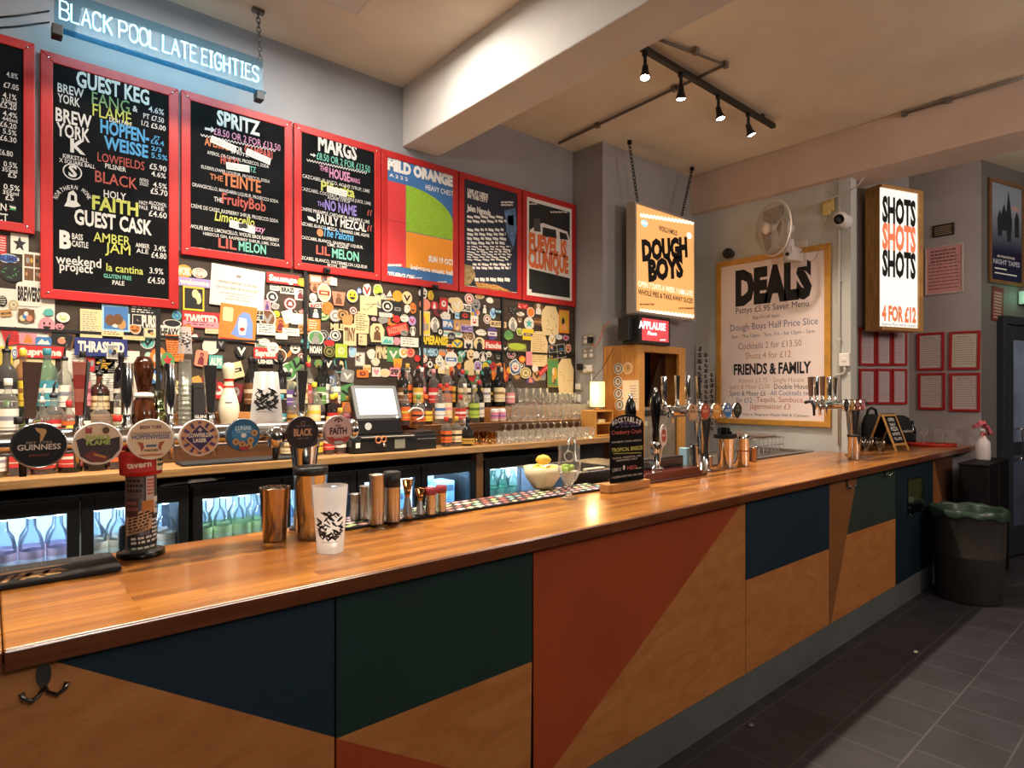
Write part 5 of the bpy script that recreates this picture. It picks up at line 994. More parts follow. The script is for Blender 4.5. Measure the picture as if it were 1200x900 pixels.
def wrap(parent, name, cx, cy, R, a0, a1, z0, z1, m, txt=None, tm=None, skew=0.0, rows=None, n=8):
    b = MB(); v = []; f = []
    for i in range(n + 1):
        a = a0 + (a1 - a0) * i / n; s = skew * i / n
        v += [(cx + R * math.sin(a), cy - R * math.cos(a), z0 + s), (cx + R * math.sin(a), cy - R * math.cos(a), z1 + s)]
    for i in range(n): f.append((2 * i, 2 * i + 2, 2 * i + 3, 2 * i + 1))
    b.add(v, f, m, True)
    if txt or rows:
        am = (a0 + a1) / 2; q = MB(); H = z1 - z0; W = (a1 - a0) * R
        if txt: q.text(txt, 0, (z0 + z1) / 2 - H * .2 if not rows else z0 + H * .06, H * .36 if not rows else H * .14, tm, 0, maxw=W * .86, bold=.03)
        if rows:
            rnd = random.Random(5)
            for r in range(rows):
                zz_ = z1 - H * .1 - r * H * .72 / rows; x = -W * .38
                while x < W * .36: w_ = W * (.08 + .1 * rnd.random()); hh = H * .4 / rows; q.flat([(x, zz_ - hh), (x + w_, zz_ - hh), (x + w_, zz_), (x, zz_)], 0, tm); x += w_ + W * .05
        vv = [(cx + (R + .0006) * math.sin(am + p[0] / R), cy - (R + .0006) * math.cos(am + p[0] / R), p[2] + skew * (.5 + p[0] / W)) for p in q.v]; b.add(vv, q.f, tm)
    return b.build(name, parent)
pc = (.356, fy)
for a0, a1, z0, z1, m, txt, tm, sk, rows in ((-1.3, -.1, 1.31, 1.385, STKM[0], None, INK, 0, 3), (.15, .75, 1.30, 1.385, mat('#c9c0b4', .4), None, REDP, 0, 5), (-1.3, -.35, 1.245, 1.305, mat('#4a2c30', .5), None, mat('#8a5a58', .6), 0, 2), (-.1, .9, 1.255, 1.30, STKM[4], None, INK, .0, None), (.75, 1.5, 1.25, 1.31, WHITE, 'OK', INK, 0, None), (-1.25, .55, 1.175, 1.25, STKM[1], 'HONESTY', INK, .02, 5), (.45, 1.45, 1.16, 1.24, STKM[3], None, WHITE, 0, 4), (-1.1, 1.3, 1.13, 1.172, STKM[3], None, PAPER, .008, 2), (-1.0, 1.0, 1.118, 1.135, STKM[5], None, PAPER, .004, 1)):
    wrap(p1_, 'pillar_sticker', pc[0], pc[1], .0416 + random.random() * .0012, a0, a1, 1.118 + (z0 - 1.118) * .84, 1.118 + (z1 - 1.118) * .84, m, txt, tm, sk, rows)
wrap(p1_, 'pillar_sticker', pc[0], pc[1], .0606, -1.0, .5, 1.355, 1.405, mat('#b8302c', .5), 'tavern', mat('#e8dcd0', .6), .006)
wrap(p1_, 'pillar_sticker', pc[0], pc[1], .0608, .55, 1.05, 1.36, 1.40, CREAM, None, INK, 0, 2)
b = MB(); b.lathe([(0, 0), (.055, 0), (.055, .012), (.038, .02), (.036, .1), (.036, .2), (.05, .30), (.06, .34), (.03, .36)], CHROME, 28, c=(.865, fy, ZB_)); p2_ = b.build('pillar', font); p2_['label'] = 'flared chrome pillar'
def FX(x, y, Y=2.08): return P(x, y, Y=Y)
BW_ = mat('#e8e0da', .35)
for x, y, r, face, rim, fn, lb in ((45, 521, 26.5, blk, CHROME, d_guinness, 'black stout badge with gold harp shape'), (113, 519, 24.5, cream_, BW_, d_fang, 'cream and brown badge in white rim'), (174, 514, 23.5, mat('#e8cfaa', .5), BW_, d_hop, 'cream wheat beer badge in white rim'), (230, 512, 21.5, mat('#e0a878', .5), BW_, d_low, 'purple diamond lager badge in white rim'), (281, 509, 19, mat('#2f6a96', .5), mat('#6a7480', .3, .6), d_blue, 'blue badge with small gold discs'), (350, 506, 19, blk, mat('#4a3a36', .35, .4), d_black, 'dark brown badge'), (391, 504, 17.5, mat('#d8b4ac', .5), mat('#b09a94', .35, .4), d_faith, 'pale pink badge')):
    p = FX(x, y); R_ = r * depth(p) / F
    badge(font, p.x, p.y - .03, p.z, R_, face, rim, fn, lb)
    bq = MB(); bq.cyl((p.x, p.y + .01, p.z), (p.x, fy - .02, fz), .016, CHROME, 12); bq.build('tap_body', font)
for x, yt, yb, k, tl in ((34, 424, 503, 'wood', .04), (93, 424, 501, 'red', .02), (149, 425, 501, 'chrome', 0), (199.5, 426, 500, 'chrome', 0), (246, 428, 499, 'flat', 0), (352, 434, 494, 'flat', .03)):
    a = P(x, yb, Y=fy); c = P(x, yt, Y=fy); handle(font, a.x, fy, fz + fr - .004, c.z, k, tl)
for x, yb, m in ((26.5, 558, BLACK), (90, 547, CHROME), (200, 537, CHROME), (249, 533, CHROME)):
    p = P(x, yb, Y=fy - .03); nozzle(font, p.x, fy - .03, p.z, m)
p = P(318, 508, Y=fy - .03); b = MB(); b.lathe([(0, -.05), (.024, -.042), (.030, -.005), (.022, .022), (0, .028)], CHROME, 20, c=(p.x, fy - .075, p.z)); b.tube([(p.x, fy - .075, p.z - .03), (p.x - .004, fy - .077, p.z - .085)], [.012, .009], BLACK, 12); o = b.build('tap_body', font); o['label'] = 'bulbous chrome side tap with black spout'
# second and third fonts
def far_font(name, label, Y, xs_px, y_px, badges, handles, pillar_px, spouts, r_b=.052):
    t = thing(name, label, 'beer font', (0, 0, 0)); a = P(xs_px[0], y_px, Y=Y); c = P(xs_px[1], y_px, Y=Y); z = (a.z + c.z) / 2
    b = MB(); b.cyl((a.x, Y, z), (c.x, Y, z), .034, CHROME, 24); b.build('tap_bar', t)
    pp = P(pillar_px, y_px, Y=Y); b = MB(); b.lathe([(0, 0), (.055, 0), (.055, .012), (.036, .02), (.034, .12), (.036, .2), (.052, z - ZB_ - .05), (.05, z - ZB_ - .02), (.02, z - ZB_)], CHROME, 24, c=(pp.x, Y, ZB_)); b.build('pillar', t)
    for x, hx in badges:
        p = P(x, y_px + .5, Y=Y - .10)
        def dd(d, hx=hx): d.e(0, 0, .8, .8, mat(hx[1], .5)); d.t(hx[3], -.12, .3, 1.1, mat(hx[2], .5), .03); d.e(0, .5, .2, .16, mat(hx[2], .5))
        badge(t, p.x, Y - .11, z, r_b, mat(hx[0], .45), CHROME, dd, hx[4]); q = MB(); q.cyl((p.x, Y - .10, z), (p.x, Y - .01, z), .015, CHROME, 10); q.build('tap_body', t)
    for x, yt, k, tl in handles: p = P(x, yt, Y=Y); handle(t, p.x, Y, z + .032, p.z, k, tl)
    for x, yb, m in spouts: p = P(x, yb, Y=Y - .05); nozzle(t, p.x, Y - .05, p.z, m)
    return t, z
far_font('beer_font', 'chrome tap bar with five badges beside the hand pumps', 2.15, (783, 862), 481, ((809, ('#b89468', '#c8a478', '#5a3a20', 'IPA', 'tan badge')), (823.5, ('#a8442a', '#b8502f', '#e0b898', 'RED', 'rust red badge')), (837, ('#c88434', '#d8963c', '#f0dcb0', 'PALE', 'amber badge')), (850, ('#9ab0c4', '#3a78b8', '#e8f0f4', 'ICE', 'silver badge with blue centre')), (861.5, ('#22221e', '#2c2c26', '#8a8a70', 'XX', 'black badge'))),
         ((779, 441, 'chrome', -.05), (793.5, 440, 'flat', 0), (806, 440, 'chrome', -.02), (819, 441, 'flat', -.05)), 824, ((786, 497, CHROME),))
far_font('beer_font', 'chrome tap bar with dark wooden handles in front of deals board', 1.90, (957, 1012), 474, ((989, ('#22221e', '#2c2c26', '#8a8a70', 'XX', 'black badge')), (995.5, ('#a87a3a', '#b88a44', '#e8d8b0', 'ALE', 'amber badge')), (1002, ('#8a3a34', '#9a4a40', '#e8c8b8', 'RED', 'dark red badge')), (1008.5, ('#a8505a', '#b8606a', '#f0d8d8', 'SOUR', 'pink badge'))),
         ((950.5, 441.5, 'wood', -.05), (957, 441, 'chrome', -.04), (964, 441, 'wood', -.03), (971.5, 441.5, 'chrome', 0), (978.5, 442, 'flat', 0)), 999, ((952, 487, BLACK), (959, 487, CHROME), (966, 487, CHROME)), .045)
# ------------------------------------------------------------------ hand pumps
t = thing('hand_pump', 'pair of black hand pumps on a dark red wooden block', 'hand pump', (2.66, 2.035, ZB_))
b = MB(); b.prism([(0, 0), (.62, 0), (.57, .055), (.05, .055)], 0, .2, mat('#5a1f16', .25, 0, .15, 8, 0, 60, .3)); b.box(-.02, .64, -.01, .21, -.0, .012, mat('#4a1a12', .3)); o = b.build('base_block', t, .004); o['label'] = 'dark red varnished block'
b = MB(); b.box(.07, .55, .10, .19, .056, .115, mat('#2c2a2a', .4)); b.box(.075, .545, .096, .10, .065, .105, DARKSTEEL); b.build('drip_tray', t, .004)
for hx in (738, 767.5):
    p = P(hx, 500, Y=2.13); lx = p.x - 2.66; zt = P(hx, 455 if hx > 750 else 462, Y=2.13).z - ZB_
    b = MB(); b.lathe([(0, .056), (.045, .056), (.045, .066), (.022, .075), (.03, .11), (.018, .13), (.026, .16), (.03, .2), (.024, .215), (.0, .22)], CHROME, 20, c=(lx, .09, 0)); b.build('pump_clamp', t)
    b = MB(); b.lathe([(0, .20), (.018, .205), (.02, .26), (.016, .28), (.022, .33), (.032, zt - .1), (.026, zt - .05), (.012, zt - .02), (0, zt - .018)], BLACKG, 20, c=(lx, .09, 0)); o = b.build('pump_handle', t); o['label'] = 'glossy black turned handle'
    b = MB(); b.lathe([(.012, zt - .022), (.011, zt + .0), (0, zt + .006)], CHROME, 12, c=(lx, .09, 0)); b.build('ferrule', t)
p = P(778, 510, Y=2.055); lx = p.x - 2.66
b = MB(); b.prism(ell(lx, p.z - ZB_, .032, .062, 24), .02, .026, mat('#d8d0c6', .5)); b.flat(ell(lx, p.z - ZB_ - .003, .022, .038, 20), .0194, mat('#a8503c', .5)); b.text('BASS', lx, p.z - ZB_ - .006, .012, mat('#f0e0d0', .5), .019, bold=.03); b.flat([(lx - .008, p.z - ZB_ + .045), (lx + .008, p.z - ZB_ + .045), (lx + .008, p.z - ZB_ + .05), (lx - .008, p.z - ZB_ + .05)], .0194, INK); b.cyl((lx, .0265, p.z - ZB_ - .05), (lx, .06, .06), .004, CHROME, 8)
o = b.build('pump_clip', t); o['label'] = 'pale oval clip with rust red centre'
# ------------------------------------------------------------------ things standing on the bar
def at(x, y, dz=0.0): p = P(x, y, Z=ZT); return Vector((p.x, p.y, ZB_ + dz))
# bar mats
t = thing('bar_mat', 'black rubber bar runner with tan print at the bar end', 'bar mat', (-.95, 1.985, ZB_))
b = MB(); b.slab(rrect(0, 1.235, 0, .215, .02), 0, .012, RUBBER); b.build('rubber_mat', t, .003)
b = MB(); TN = mat('#9a7452', .7)
def tf(poly, m): b.add([(x, y, .0126) for x, y in poly], [tuple(range(len(poly)))], m)
for i in range(26):
    x = .1 + i * .038; tf([(x, .025), (x + .013, .025), (x + .032, .095), (x + .019, .095)], TN)
tf([(.0 + .05, .11), (.95, .11), (1.1, .125), (1.13, .14), (1.0, .14), (.95, .128), (.05, .128)], TN); tf([(1.0, .05), (1.12, .06), (1.10, .10), (1.02, .105)], TN); tf([(1.03, .035), (1.10, .035), (1.10, .05), (1.03, .05)], mat('#a8844a', .7))
for i in range(16): tf([(.03 + i * .075, .17), (.09 + i * .075, .17), (.09 + i * .075, .171), (.03 + i * .075, .171)], mat('#4a4a4c', .7)); tf([(.09 + i * .075, .155), (.0915 + i * .075, .155), (.0915 + i * .075, .20), (.09 + i * .075, .20)], mat('#4a4a4c', .7))
b.build('printed_pattern', t)
t = thing('bar_mat', 'black bar runner scattered with pastel confetti shapes under the steel tins', 'bar mat', (.93, 2.045, ZB_)); ML = 1.52
b = MB(); b.slab(rrect(0, ML, 0, .188, .01), 0, .010, RUBBER); b.build('rubber_mat', t, .002)
b = MB(); rnd = random.Random(21); PAS = [mat(h, .7) for h in ('#c98a86', '#8fb8b0', '#e0cfa0', '#b8c890', '#e8dcd0', '#a05a52', '#b8a0b0')]
for i in range(30):
    for j in range(4):
        cx, cy = .025 + i * (ML - .06) / 29.5 + (j % 2) * .022, .024 + j * .046; a = .35 + rnd.random() * .2; c_, s_ = math.cos(a), math.sin(a); L, Wd = .016 + rnd.random() * .012, .008 + .007 * rnd.random()
        b.add([(cx + L * q * c_ - Wd * r * s_, cy + L * q * s_ + Wd * r * c_, .0106) for q, r in ((-1, -1), (.8, -1), (1, 0), (.8, 1), (-1, 1))], [(0, 1, 2, 3, 4)], rnd.choice(PAS))
b.build('printed_pattern', t)
MATZ = .0112
def tin(x, y, rt, rb, h, m, label, dz=0, group=None, lid=None, name='shaker_tin', cat='shaker tin', lidh=.02, y3=None, flip=False):
    p = at(x, y, dz); t = thing(name, label, cat, tuple(p), 0, group)
    b = MB(); b.lathe([(0, .001), (rb * .96, 0), (rb, .004), (rt, h - .004), (rt + .0012, h - .002), (rt, h), (rt - .003, h - .001), (rt - .005, h - .02), (rb - .004, .012), (0, .010)], m, 28); b.build('body', t)
    if lid: q = MB(); q.lathe([(0, lidh), (rt * .9, lidh), (rt + .003, lidh - .003), (rt + .003, -.004), (rt - .002, -.008)], lid, 28, c=(0, 0, h)); o = q.build('lid', t)
    return t
WARMS = mat('#c4b4a6', 0.16, 1.0)
tin(322, 633, .049, .037, .178, WARMS, 'empty copper-toned shaker tin beside the frosted cup', name='shaker_tin')
t = tin(364, 630, .055, .046, .222, CHROME, 'tall chrome shaker under a black lid behind the frosted cup', lid=BLACK, lidh=.022)
b = MB(); b.box(-.04, .05, -.02, .02, .2445, .2475, STEEL); o = b.build('strainer_plate', t)
def frosted_cup(name, label, p, flip, r0=.040, r1=.053, H=.2, artz=.42):
    t = thing(name, label, 'plastic cup', tuple(p)); FR = thin('#dfe0e2', .5, .25, .55)
    k = (lambda z: H - z) if flip else (lambda z: z)
    prof = [(0, .004), (r0 * .97, .002), (r0, 0), (r0 + (r1 - r0) * .78, H * .78), (r0 + (r1 - r0) * .80, H * .79), (r1, H - .003), (r1 + .001, H)]
    b = MB(); b.lathe([(r, k(z)) for r, z in prof][::-1 if flip else 1], FR, 32); b.build('cup_wall', t)
    q = MB(); rnd = random.Random(len(label)); am = -math.atan2(p.x, p.y)
    for i in range(75):
        a = rnd.uniform(-.85, .85); z = H * (artz + rnd.uniform(-.21, .21) * (1 - .5 * a * a))
        if abs(a) > 1.1 or abs(z - H * artz) > H * .24: continue
        la, lz = .08 + rnd.random() * .2, .0018 + rnd.random() * .0028; v = []; n = 6; sl = rnd.choice((-1, 1)) * .006
        for s in range(n + 1):
            f = s / n * 2 - 1; th = a + f * la; w_ = lz * (1 - f * f) ** .5; zz_ = z + sl * f
            for d_ in (-1, 1):
                z2 = zz_ + d_ * w_; r = r0 + (r1 - r0) * ((H - z2) if flip else z2) / H + .0008 if not flip else r0 + (r1 - r0) * (H - z2) / H + .0008
                v.append((r * math.sin(th + am), -r * math.cos(th + am), z2))
        q.add(v, [(2 * s, 2 * s + 2, 2 * s + 3, 2 * s + 1) for s in range(n)], INK)
    q2 = MB(); q2.text('live music and pizza', 0, H * (artz - .25), .006, INK, 0, maxw=.06); 
    for f_, z_ in ((.05, 0),):
        v = []
        for x_, _, z2 in q2.v: th = x_ / r1 + am; r = (r0 + (r1 - r0) * ((H - z2) if flip else z2) / H) + .0008; v.append((r * math.sin(th), -r * math.cos(th), z2))
        q.add(v, q2.f, INK)
    o = q.build('printed_artwork', t); o['label'] = 'black brush-stroke print'; return t
frosted_cup('plastic_cup', 'frosted plastic cup with black print standing on the bar', at(387, 646), False, H=.205)
p = P(310.5, 489, Y=fy); frosted_cup('plastic_cup', 'frosted plastic cup upturned over a tap handle', Vector((p.x + .005, fy - .0, fz + fr + .0016)), True, .038, .054, .172, .45)
# small steel ware on the confetti mat
SG = 'steel bar ware on the confetti mat'
tin(416, 613, .0195, .0185, .10, STEEL, 'shortest plain steel tube tin at one end of the mat', MATZ, SG); tin(427, 613, .018, .0175, .130, STEEL, 'slim steel tube tin beside the tallest one', MATZ, SG)
tin(441.5, 618, .0275, .027, .183, STEEL, 'tallest plain steel cylinder on the confetti mat', MATZ, SG)
t = tin(459.5, 614.5, .031, .030, .131, STEEL, 'steel cylinder with a tall black upper half', MATZ, SG); b = MB(); b.lathe([(.0305, .131), (.032, .133), (.032, .186), (.028, .188), (0, .188)], BLACK, 24); o = b.build('black_sleeve', t); o['label'] = 'black sleeve'
def jigger(x, y, h, r, label):
    p = at(x, y, MATZ); t = thing('jigger', label, 'jigger', tuple(p), 0, SG); b = MB(); b.lathe([(0, .004), (r, 0), (r * .9, h * .1), (r * .42, h * .55)], STEEL, 24); b.build('lower_cup', t)
    b = MB(); b.lathe([(r * .42, h * .55), (r, h), (r * .9, h - .003), (r * .36, h * .58), (0, h * .58)], mat('#b07a44', .2, 1), 24); o = b.build('upper_cup', t); o['label'] = 'copper upper cup'
jigger(477.5, 610.5, .148, .022, 'tall jigger with copper upper cup on the mat'); jigger(492.5, 607, .105, .021, 'short jigger with copper upper cup on the mat')
RDC = mat('#8a2a2c', .35)
for x, y, l in ((504.5, 606, 'steel shaker pot with dark red cap beside the short jigger'), (517, 603, 'steel shaker pot with dark red cap at the row\'s end')):
    t = tin(x, y, .0215, .021, .088, STEEL, l, MATZ, SG); b = MB(); b.lathe([(.0218, .078), (.0225, .08), (.0225, .105), (.018, .107), (0, .107)], RDC, 22); o = b.build('cap', t); o['label'] = 'dark red cap'
# dark gadget behind the pillar
p = P(148, 640, Y=2.20); t = thing('card_reader', 'small dark blue rounded gadget standing behind the stickered beer pillar', 'gadget', (p.x, 2.205, ZB_))
b = MB(); b.prism(rrect(-.018, .022, 0, .088, .014), -.008, .008, mat('#22303c', .35)); b.build('body', t, .002); b = MB(); b.prism(ell(.002, .07, .006, .004), -.0088, -.008, mat('#9aa4ac', .4)); b.build('button', t)
# lemon bowl
p = at(636, 575, MATZ); t = thing('bowl', 'cream bowl of lemons on the confetti mat', 'bowl', tuple(p))
b = MB(); b.lathe([(0, 0), (.04, 0), (.055, .012), (.088, .06), (.098, .112), (.094, .112), (.08, .06), (.045, .02), (0, .014)], mat('#ead9b4', .35, 0, .05, 6), 32); b.build('bowl_body', t)
LEM = mat('#e0c04a', .45, 0, .1, 20, .2, 120)
for i, (dx, dy, dz, rz, l) in enumerate(((-.042, -.03, .088, .3, 'lemon at the front of the cream bowl'), (.036, -.028, .086, 1.1, 'lemon beside the front one in the bowl'), (0, .040, .088, 2.0, 'lemon at the back of the cream bowl'), (.004, 0, .138, .7, 'lemon on top of the bowl pile'))):
    b = MB(); b.lathe([(0, -.040), (.006, -.037), (.02, -.026), (.028, 0), (.02, .026), (.006, .037), (0, .042)], LEM, 18, M=Matrix.Rotation(PI / 2, 4, 'X')); o = b.build('lemon'); o.location = p + Vector((dx, dy, dz + .006)); o.rotation_euler.z = rz; tag(o, l, 'lemon', 'lemons in the cream bowl')
# beer glass
p = at(667, 585); t = thing('beer_glass', 'stemmed beer glass with printed crest standing alone on the bar', 'glass', tuple(p))
b = MB(); b.lathe([(0, .004), (.042, .003), (.043, .006), (.02, .014), (.009, .03), (.008, .055), (.014, .07), (.035, .092), (.052, .13), (.054, .165), (.050, .195), (.050, .252)], thin('#f8faf8', .7, .03, .06), 32); b.build('bowl_and_stem', t)
q = MB(); v = []
am = -math.atan2(p.x, p.y)
for n_, (R0, R1) in enumerate(((.020, .024),)):
    for i in range(24):
        for rr in (R0, R1): th = rr * math.cos(2 * PI * i / 24) / .0515; v.append((.0516 * math.sin(th + am), -.0516 * math.cos(th + am), .205 + rr * math.sin(2 * PI * i / 24)))
q.add(v, [(2 * i, 2 * i + 1, (2 * i + 3) % 48, (2 * i + 2) % 48) for i in range(24)], mat('#e8e4dc', .5)); 
q.build('crest_print', t)
# mocktails board
p0 = P(714, 569, Y=2.03); t = thing('table_chalkboard', 'arched mocktails chalkboard standing in a wooden block on the bar', 'chalkboard', (2.352, 1.985, ZB_)); W = .268
b = MB(); b.box(-.02, W + .02, -.03, .03, 0, .042, mat('#c08a50', .5, 0, .15, 10, 0, 60, 0, (2, 8, 8))); b.box(-.045, -.021, -.03, .03, 0, .042, mat('#b07a44', .5, 0, .15, 10)); o = b.build('wooden_base', t, .003)
b = MB(); H = .385; b.prism([(0, .0425), (W, .0425), (W, H - .06)] + [(W / 2 + W / 2 * math.cos(a), H - .06 + .06 * math.sin(a)) for a in [PI * i / 14 for i in range(1, 14)]] + [(0, H - .06)], -.004, .004, CHALK); b.build('board', t, .002)
S = Sheet(2.352, ZB_, 690, 460, 6.927, Y=1.981, y=-.0046)
for i, ch in enumerate("MOCKTAILS!"):
    f = i / 9 * 2 - 1; S.t(ch, 306 + f * 104 - 10, 306 + f * 104 + 10, 236 + 26 * f * f - 2 * f, 38, CW, .05, 0, -f * .45)
for a in (("£5.50 each", 250, 372, 258, 16, CV, .0), ("or 2 for £8.50", 220, 412, 280, 14, CV, .0), ("Cranberry Crush", 186, 428, 335, 34, CR, .01, .15), ("CRANBERRY, LEMON, HIBISCUS", 188, 430, 402, 14, CW, .0), ("TROPICAL BREEZE", 188, 440, 472, 30, CY, .02), ("GUAVA, PINEAPPLE, LIME", 195, 428, 530, 14, CW, .0), ("PASSIONFRUIT SYRUP", 225, 395, 552, 15, CW, .0), ("LEMON", 190, 262, 640, 28, CGR, .01), ("H2O", 312, 388, 622, 30, CR, .02), ("ginger", 385, 432, 615, 12, CW, .0), ("+ ELDERFLOWER, MINT, LIME, SODA", 188, 436, 682, 15, CW, .0)): S.t(*a)
zigzag(S, 198, 428, 496, 488, 2, 26, 5, CY); S.disc(285, 608, 14, 20, CW); S.b.build('lettering', t)
# shakers beside the second font
tin(817.5, 548, .049, .040, .155, WARMS, 'copper-toned shaker tin with black band before second tap bar', lid=BLACK, lidh=.004); 
t = tin(850, 548, .056, .048, .195, CHROME, 'big chrome shaker topped by a black straw caddy', lid=None)
b = MB(); b.box(-.062, .062, -.05, .05, .196, .222, BLACK); rnd = random.Random(5)
for i in range(9): x = -.05 + i * .0125; b.box(x, x + .009, -.03 + rnd.random() * .05, -.02 + rnd.random() * .04 + .02, .222, .235 + rnd.random() * .035, BLACK)
o = b.build('straw_caddy', t, .002); o['label'] = 'black plastic caddy'
t = tin(869.5, 546, .045, .047, .19, CHROME, 'stack of upturned chrome tins with pink reflections'); b = MB(); b.lathe([(.045, .19), (.040, .225), (.03, .232), (0, .232)], CHROME, 24); b.lathe([(.0475, .10), (.0485, .104), (.0475, .108)], mat('#b86a5a', .3, .6), 24); b.build('upper_tin', t)
tin(882.5, 541, .026, .024, .10, mat('#9a7a62', .25, 1), 'short reddish steel measure beside the chrome tin stack'); tin(832, 547, .016, .015, .07, STEEL, 'small steel measure hidden between copper tin and caddy')
b = MB(); b.prism([(-.02, 0), (.02, 0), (.026, .13), (-.014, .13)], -.03, .03, mat('#9ac4d4', .3)); o = b.build('carton', bevel=.004); o.location = at(812, 548) + Vector((-.03, .05, 0)); tag(o, 'pale blue carton tucked behind the copper-toned tin', 'carton')
# shaker with black lid by the third font, A-frame board, tray, glasses, bags
q = at(1002, 533); t = tin(1001, 538.5, .045, .038, .175, CHROME, 'black-lidded chrome shaker beside the little folding chalkboard', lid=BLACK, lidh=.012)
AX = at(1040, 527.5); t = thing('folding_chalkboard', 'small wooden A-frame chalkboard standing on the far bar end', 'chalkboard', (AX.x, AX.y, ZB_), -.12)
OK_ = mat('#b88a4c', .5, 0, .12, 10); H = .315; sp_ = .12; Wf = .235
for sg, nm_ in ((-1, 'front_panel'), (1, 'rear_panel')):
    M = Matrix.Translation((0, sg * sp_, 0)) @ Matrix.Rotation(sg * math.atan2(sp_ - .006, H), 4, 'X'); L = math.hypot(sp_, H) - .006
    b = MB(); b.box(-Wf / 2, -Wf / 2 + .02, -.006, .006, .003, L, OK_, M); b.box(Wf / 2 - .02, Wf / 2, -.006, .006, .003, L, OK_, M); b.box(-Wf / 2 + .02, Wf / 2 - .02, -.006, .006, L - .02, L, OK_, M); b.box(-Wf / 2 + .02, Wf / 2 - .02, -.006, .006, .05, .07, OK_, M); o = b.build(nm_, t, .0015)
    b = MB(); b.box(-Wf / 2 + .02, Wf / 2 - .02, -.003, .003, .07, L - .02, CHALK, M); b.build('slate', o)
    if sg < 0:
        b = MB(); q2 = MB()
        for i, (s_, h) in enumerate((('OPEN', .03), ('DAILY', .026), ('PIZZA', .032), ('& PINTS', .026), ('TIL LATE', .024))): q2.text(s_, 0, L - .065 - i * .042, h, CW, -.0036, maxw=Wf * .7, bold=.03)
        b.add(q2.v, q2.f, CW, False, M); b.build('lettering', o)
b = MB(); b.cyl((-Wf / 2, 0, H + .0), (Wf / 2, 0, H + .0), .004, DARKSTEEL, 8); b.build('hinge', t)
TX = Vector((6.74, 1.775, ZB_)); t = thing('tray', 'oval red tray of used glasses at the bar end', 'tray', tuple(TX), -.80)
b = MB(); b.lathe([(0, .006), (.19, .006), (.205, .022), (.215, .024), (.216, .02), (.20, .0), (0, 0)], mat('#cf3a30', .35), 36, sx=1, sy=.66); b.build('tray_body', t)
c_, s_ = math.cos(-.8), math.sin(-.8)
def ontray(a, d): return TX + Vector((a * c_ - d * s_, a * s_ + d * c_, .0068))
PINTP = [(0, .006), (.026, .004), (.030, 0), (.034, .06), (.039, .11), (.041, .15)]
WINEP = [(0, .003), (.032, .002), (.033, .004), (.008, .012), (.005, .07), (.012, .085), (.034, .11), (.038, .14), (.032, .18)]
pint0 = MB().lathe(PINTP, thin('#fafbf8', 1.0, .03, .14), 20).build('pint_glass'); pint0.location = ontray(.075, .02); tag(pint0, 'empty pint glass with amber dregs nearest the wine glass on tray', 'glass')
b = MB(); b.lathe([(0, .008), (.029, .008), (.031, .022), (0, .022)], mat('#b88a3a', .2), 16); o = b.build('dregs', pint0)
def cp1(o, loc, label, group=None):
    c = o.copy(); COL.objects.link(c); c.location = loc; c['label'] = label
    for ch in o.children: k = ch.copy(); COL.objects.link(k); k.parent = c
    LABELS.setdefault(label, []).append(c.name)
    if group: c['group'] = group
    return c
cp1(pint0, ontray(.155, -.005), 'empty pint glass at the outer end of the red tray')
wine0 = MB().lathe(WINEP, thin('#fafbf8', 1.0, .03, .14), 24).build('wine_glass'); wine0.location = ontray(-.06, .02); tag(wine0, 'stemmed wine glass standing on the red tray', 'glass')
b = MB(); b.lathe([(0, 0), (.03, 0), (.032, .01), (.032, .13), (.012, .175), (.011, .21)], thin('#3a4a3a', 1.0), 16); o = b.build('bottle_glass', None); o.name = 'dark_bottle'; o.location = (6.93, 1.99, ZB_); tag(o, 'small dark bottle behind the pint glasses on the tray', 'bottle')
q = MB(); q.lathe([(.0125, .205), (.0125, .225), (0, .225)], BLACK, 12); q.build('cap', o); q = MB(); q.lathe([(.0325, .03), (.0325, .10)], mat('#2a2c2e', .6), 16); q.build('label_band', o)
cl = mat('#17181a', .8, 0, .2, 12)
t = thing('tote_bag', 'black cloth bag slumped against the wall behind the tray', 'bag', (6.69, 2.035, ZB_ + .02), -.33)
b = MB(); b.lathe([(0, 0), (.11, 0), (.125, .04), (.115, .14), (.085, .22), (.05, .25), (0, .255)], cl, 20, sx=1.35, sy=.5); o = b.build('bag_body', t); md = o.modifiers.new('s', 'DISPLACE'); tx = bpy.data.textures.new('folds', 'CLOUDS'); tx.noise_scale = .09; md.texture = tx; md.strength = .03; md.mid_level = .2
b = MB(); b.text('weekend', 0, .10, .03, mat('#b8b4ac', .8), -.082, bold=.02); b.build('print', t)
t = thing('backpack', 'black rounded bag behind the folding chalkboard', 'bag', (6.34, 2.155, ZB_), -.33)
b = MB(); b.lathe([(0, 0), (.10, 0), (.115, .05), (.11, .2), (.08, .285), (0, .30)], cl, 20, sx=1.1, sy=.5); b.build('bag_body', t)
b = MB(); b.tube([(-.07, 0, .27), (-.05, 0, .335), (0, 0, .355), (.05, 0, .335), (.07, 0, .27)], .012, cl, 8); b.build('carry_handle', t)
g0 = None
for i, (x, y) in enumerate(((5.72, 1.88), (5.76, 1.98), (5.67, 1.97), (5.74, 2.07))):
    if g0 is None: g0 = MB().lathe([(0, .004), (.03, .002), (.032, 0), (.037, .10), (.038, .12)], thin('#eef2ee', 1.3), 18).build('tumbler'); g0.location = (x, y, ZB_); tag(g0, 'clear tumbler in the small cluster behind the folding chalkboard', 'glass', 'tumblers behind the folding chalkboard')
    else: c = g0.copy(); COL.objects.link(c); c.location = (x, y, ZB_)
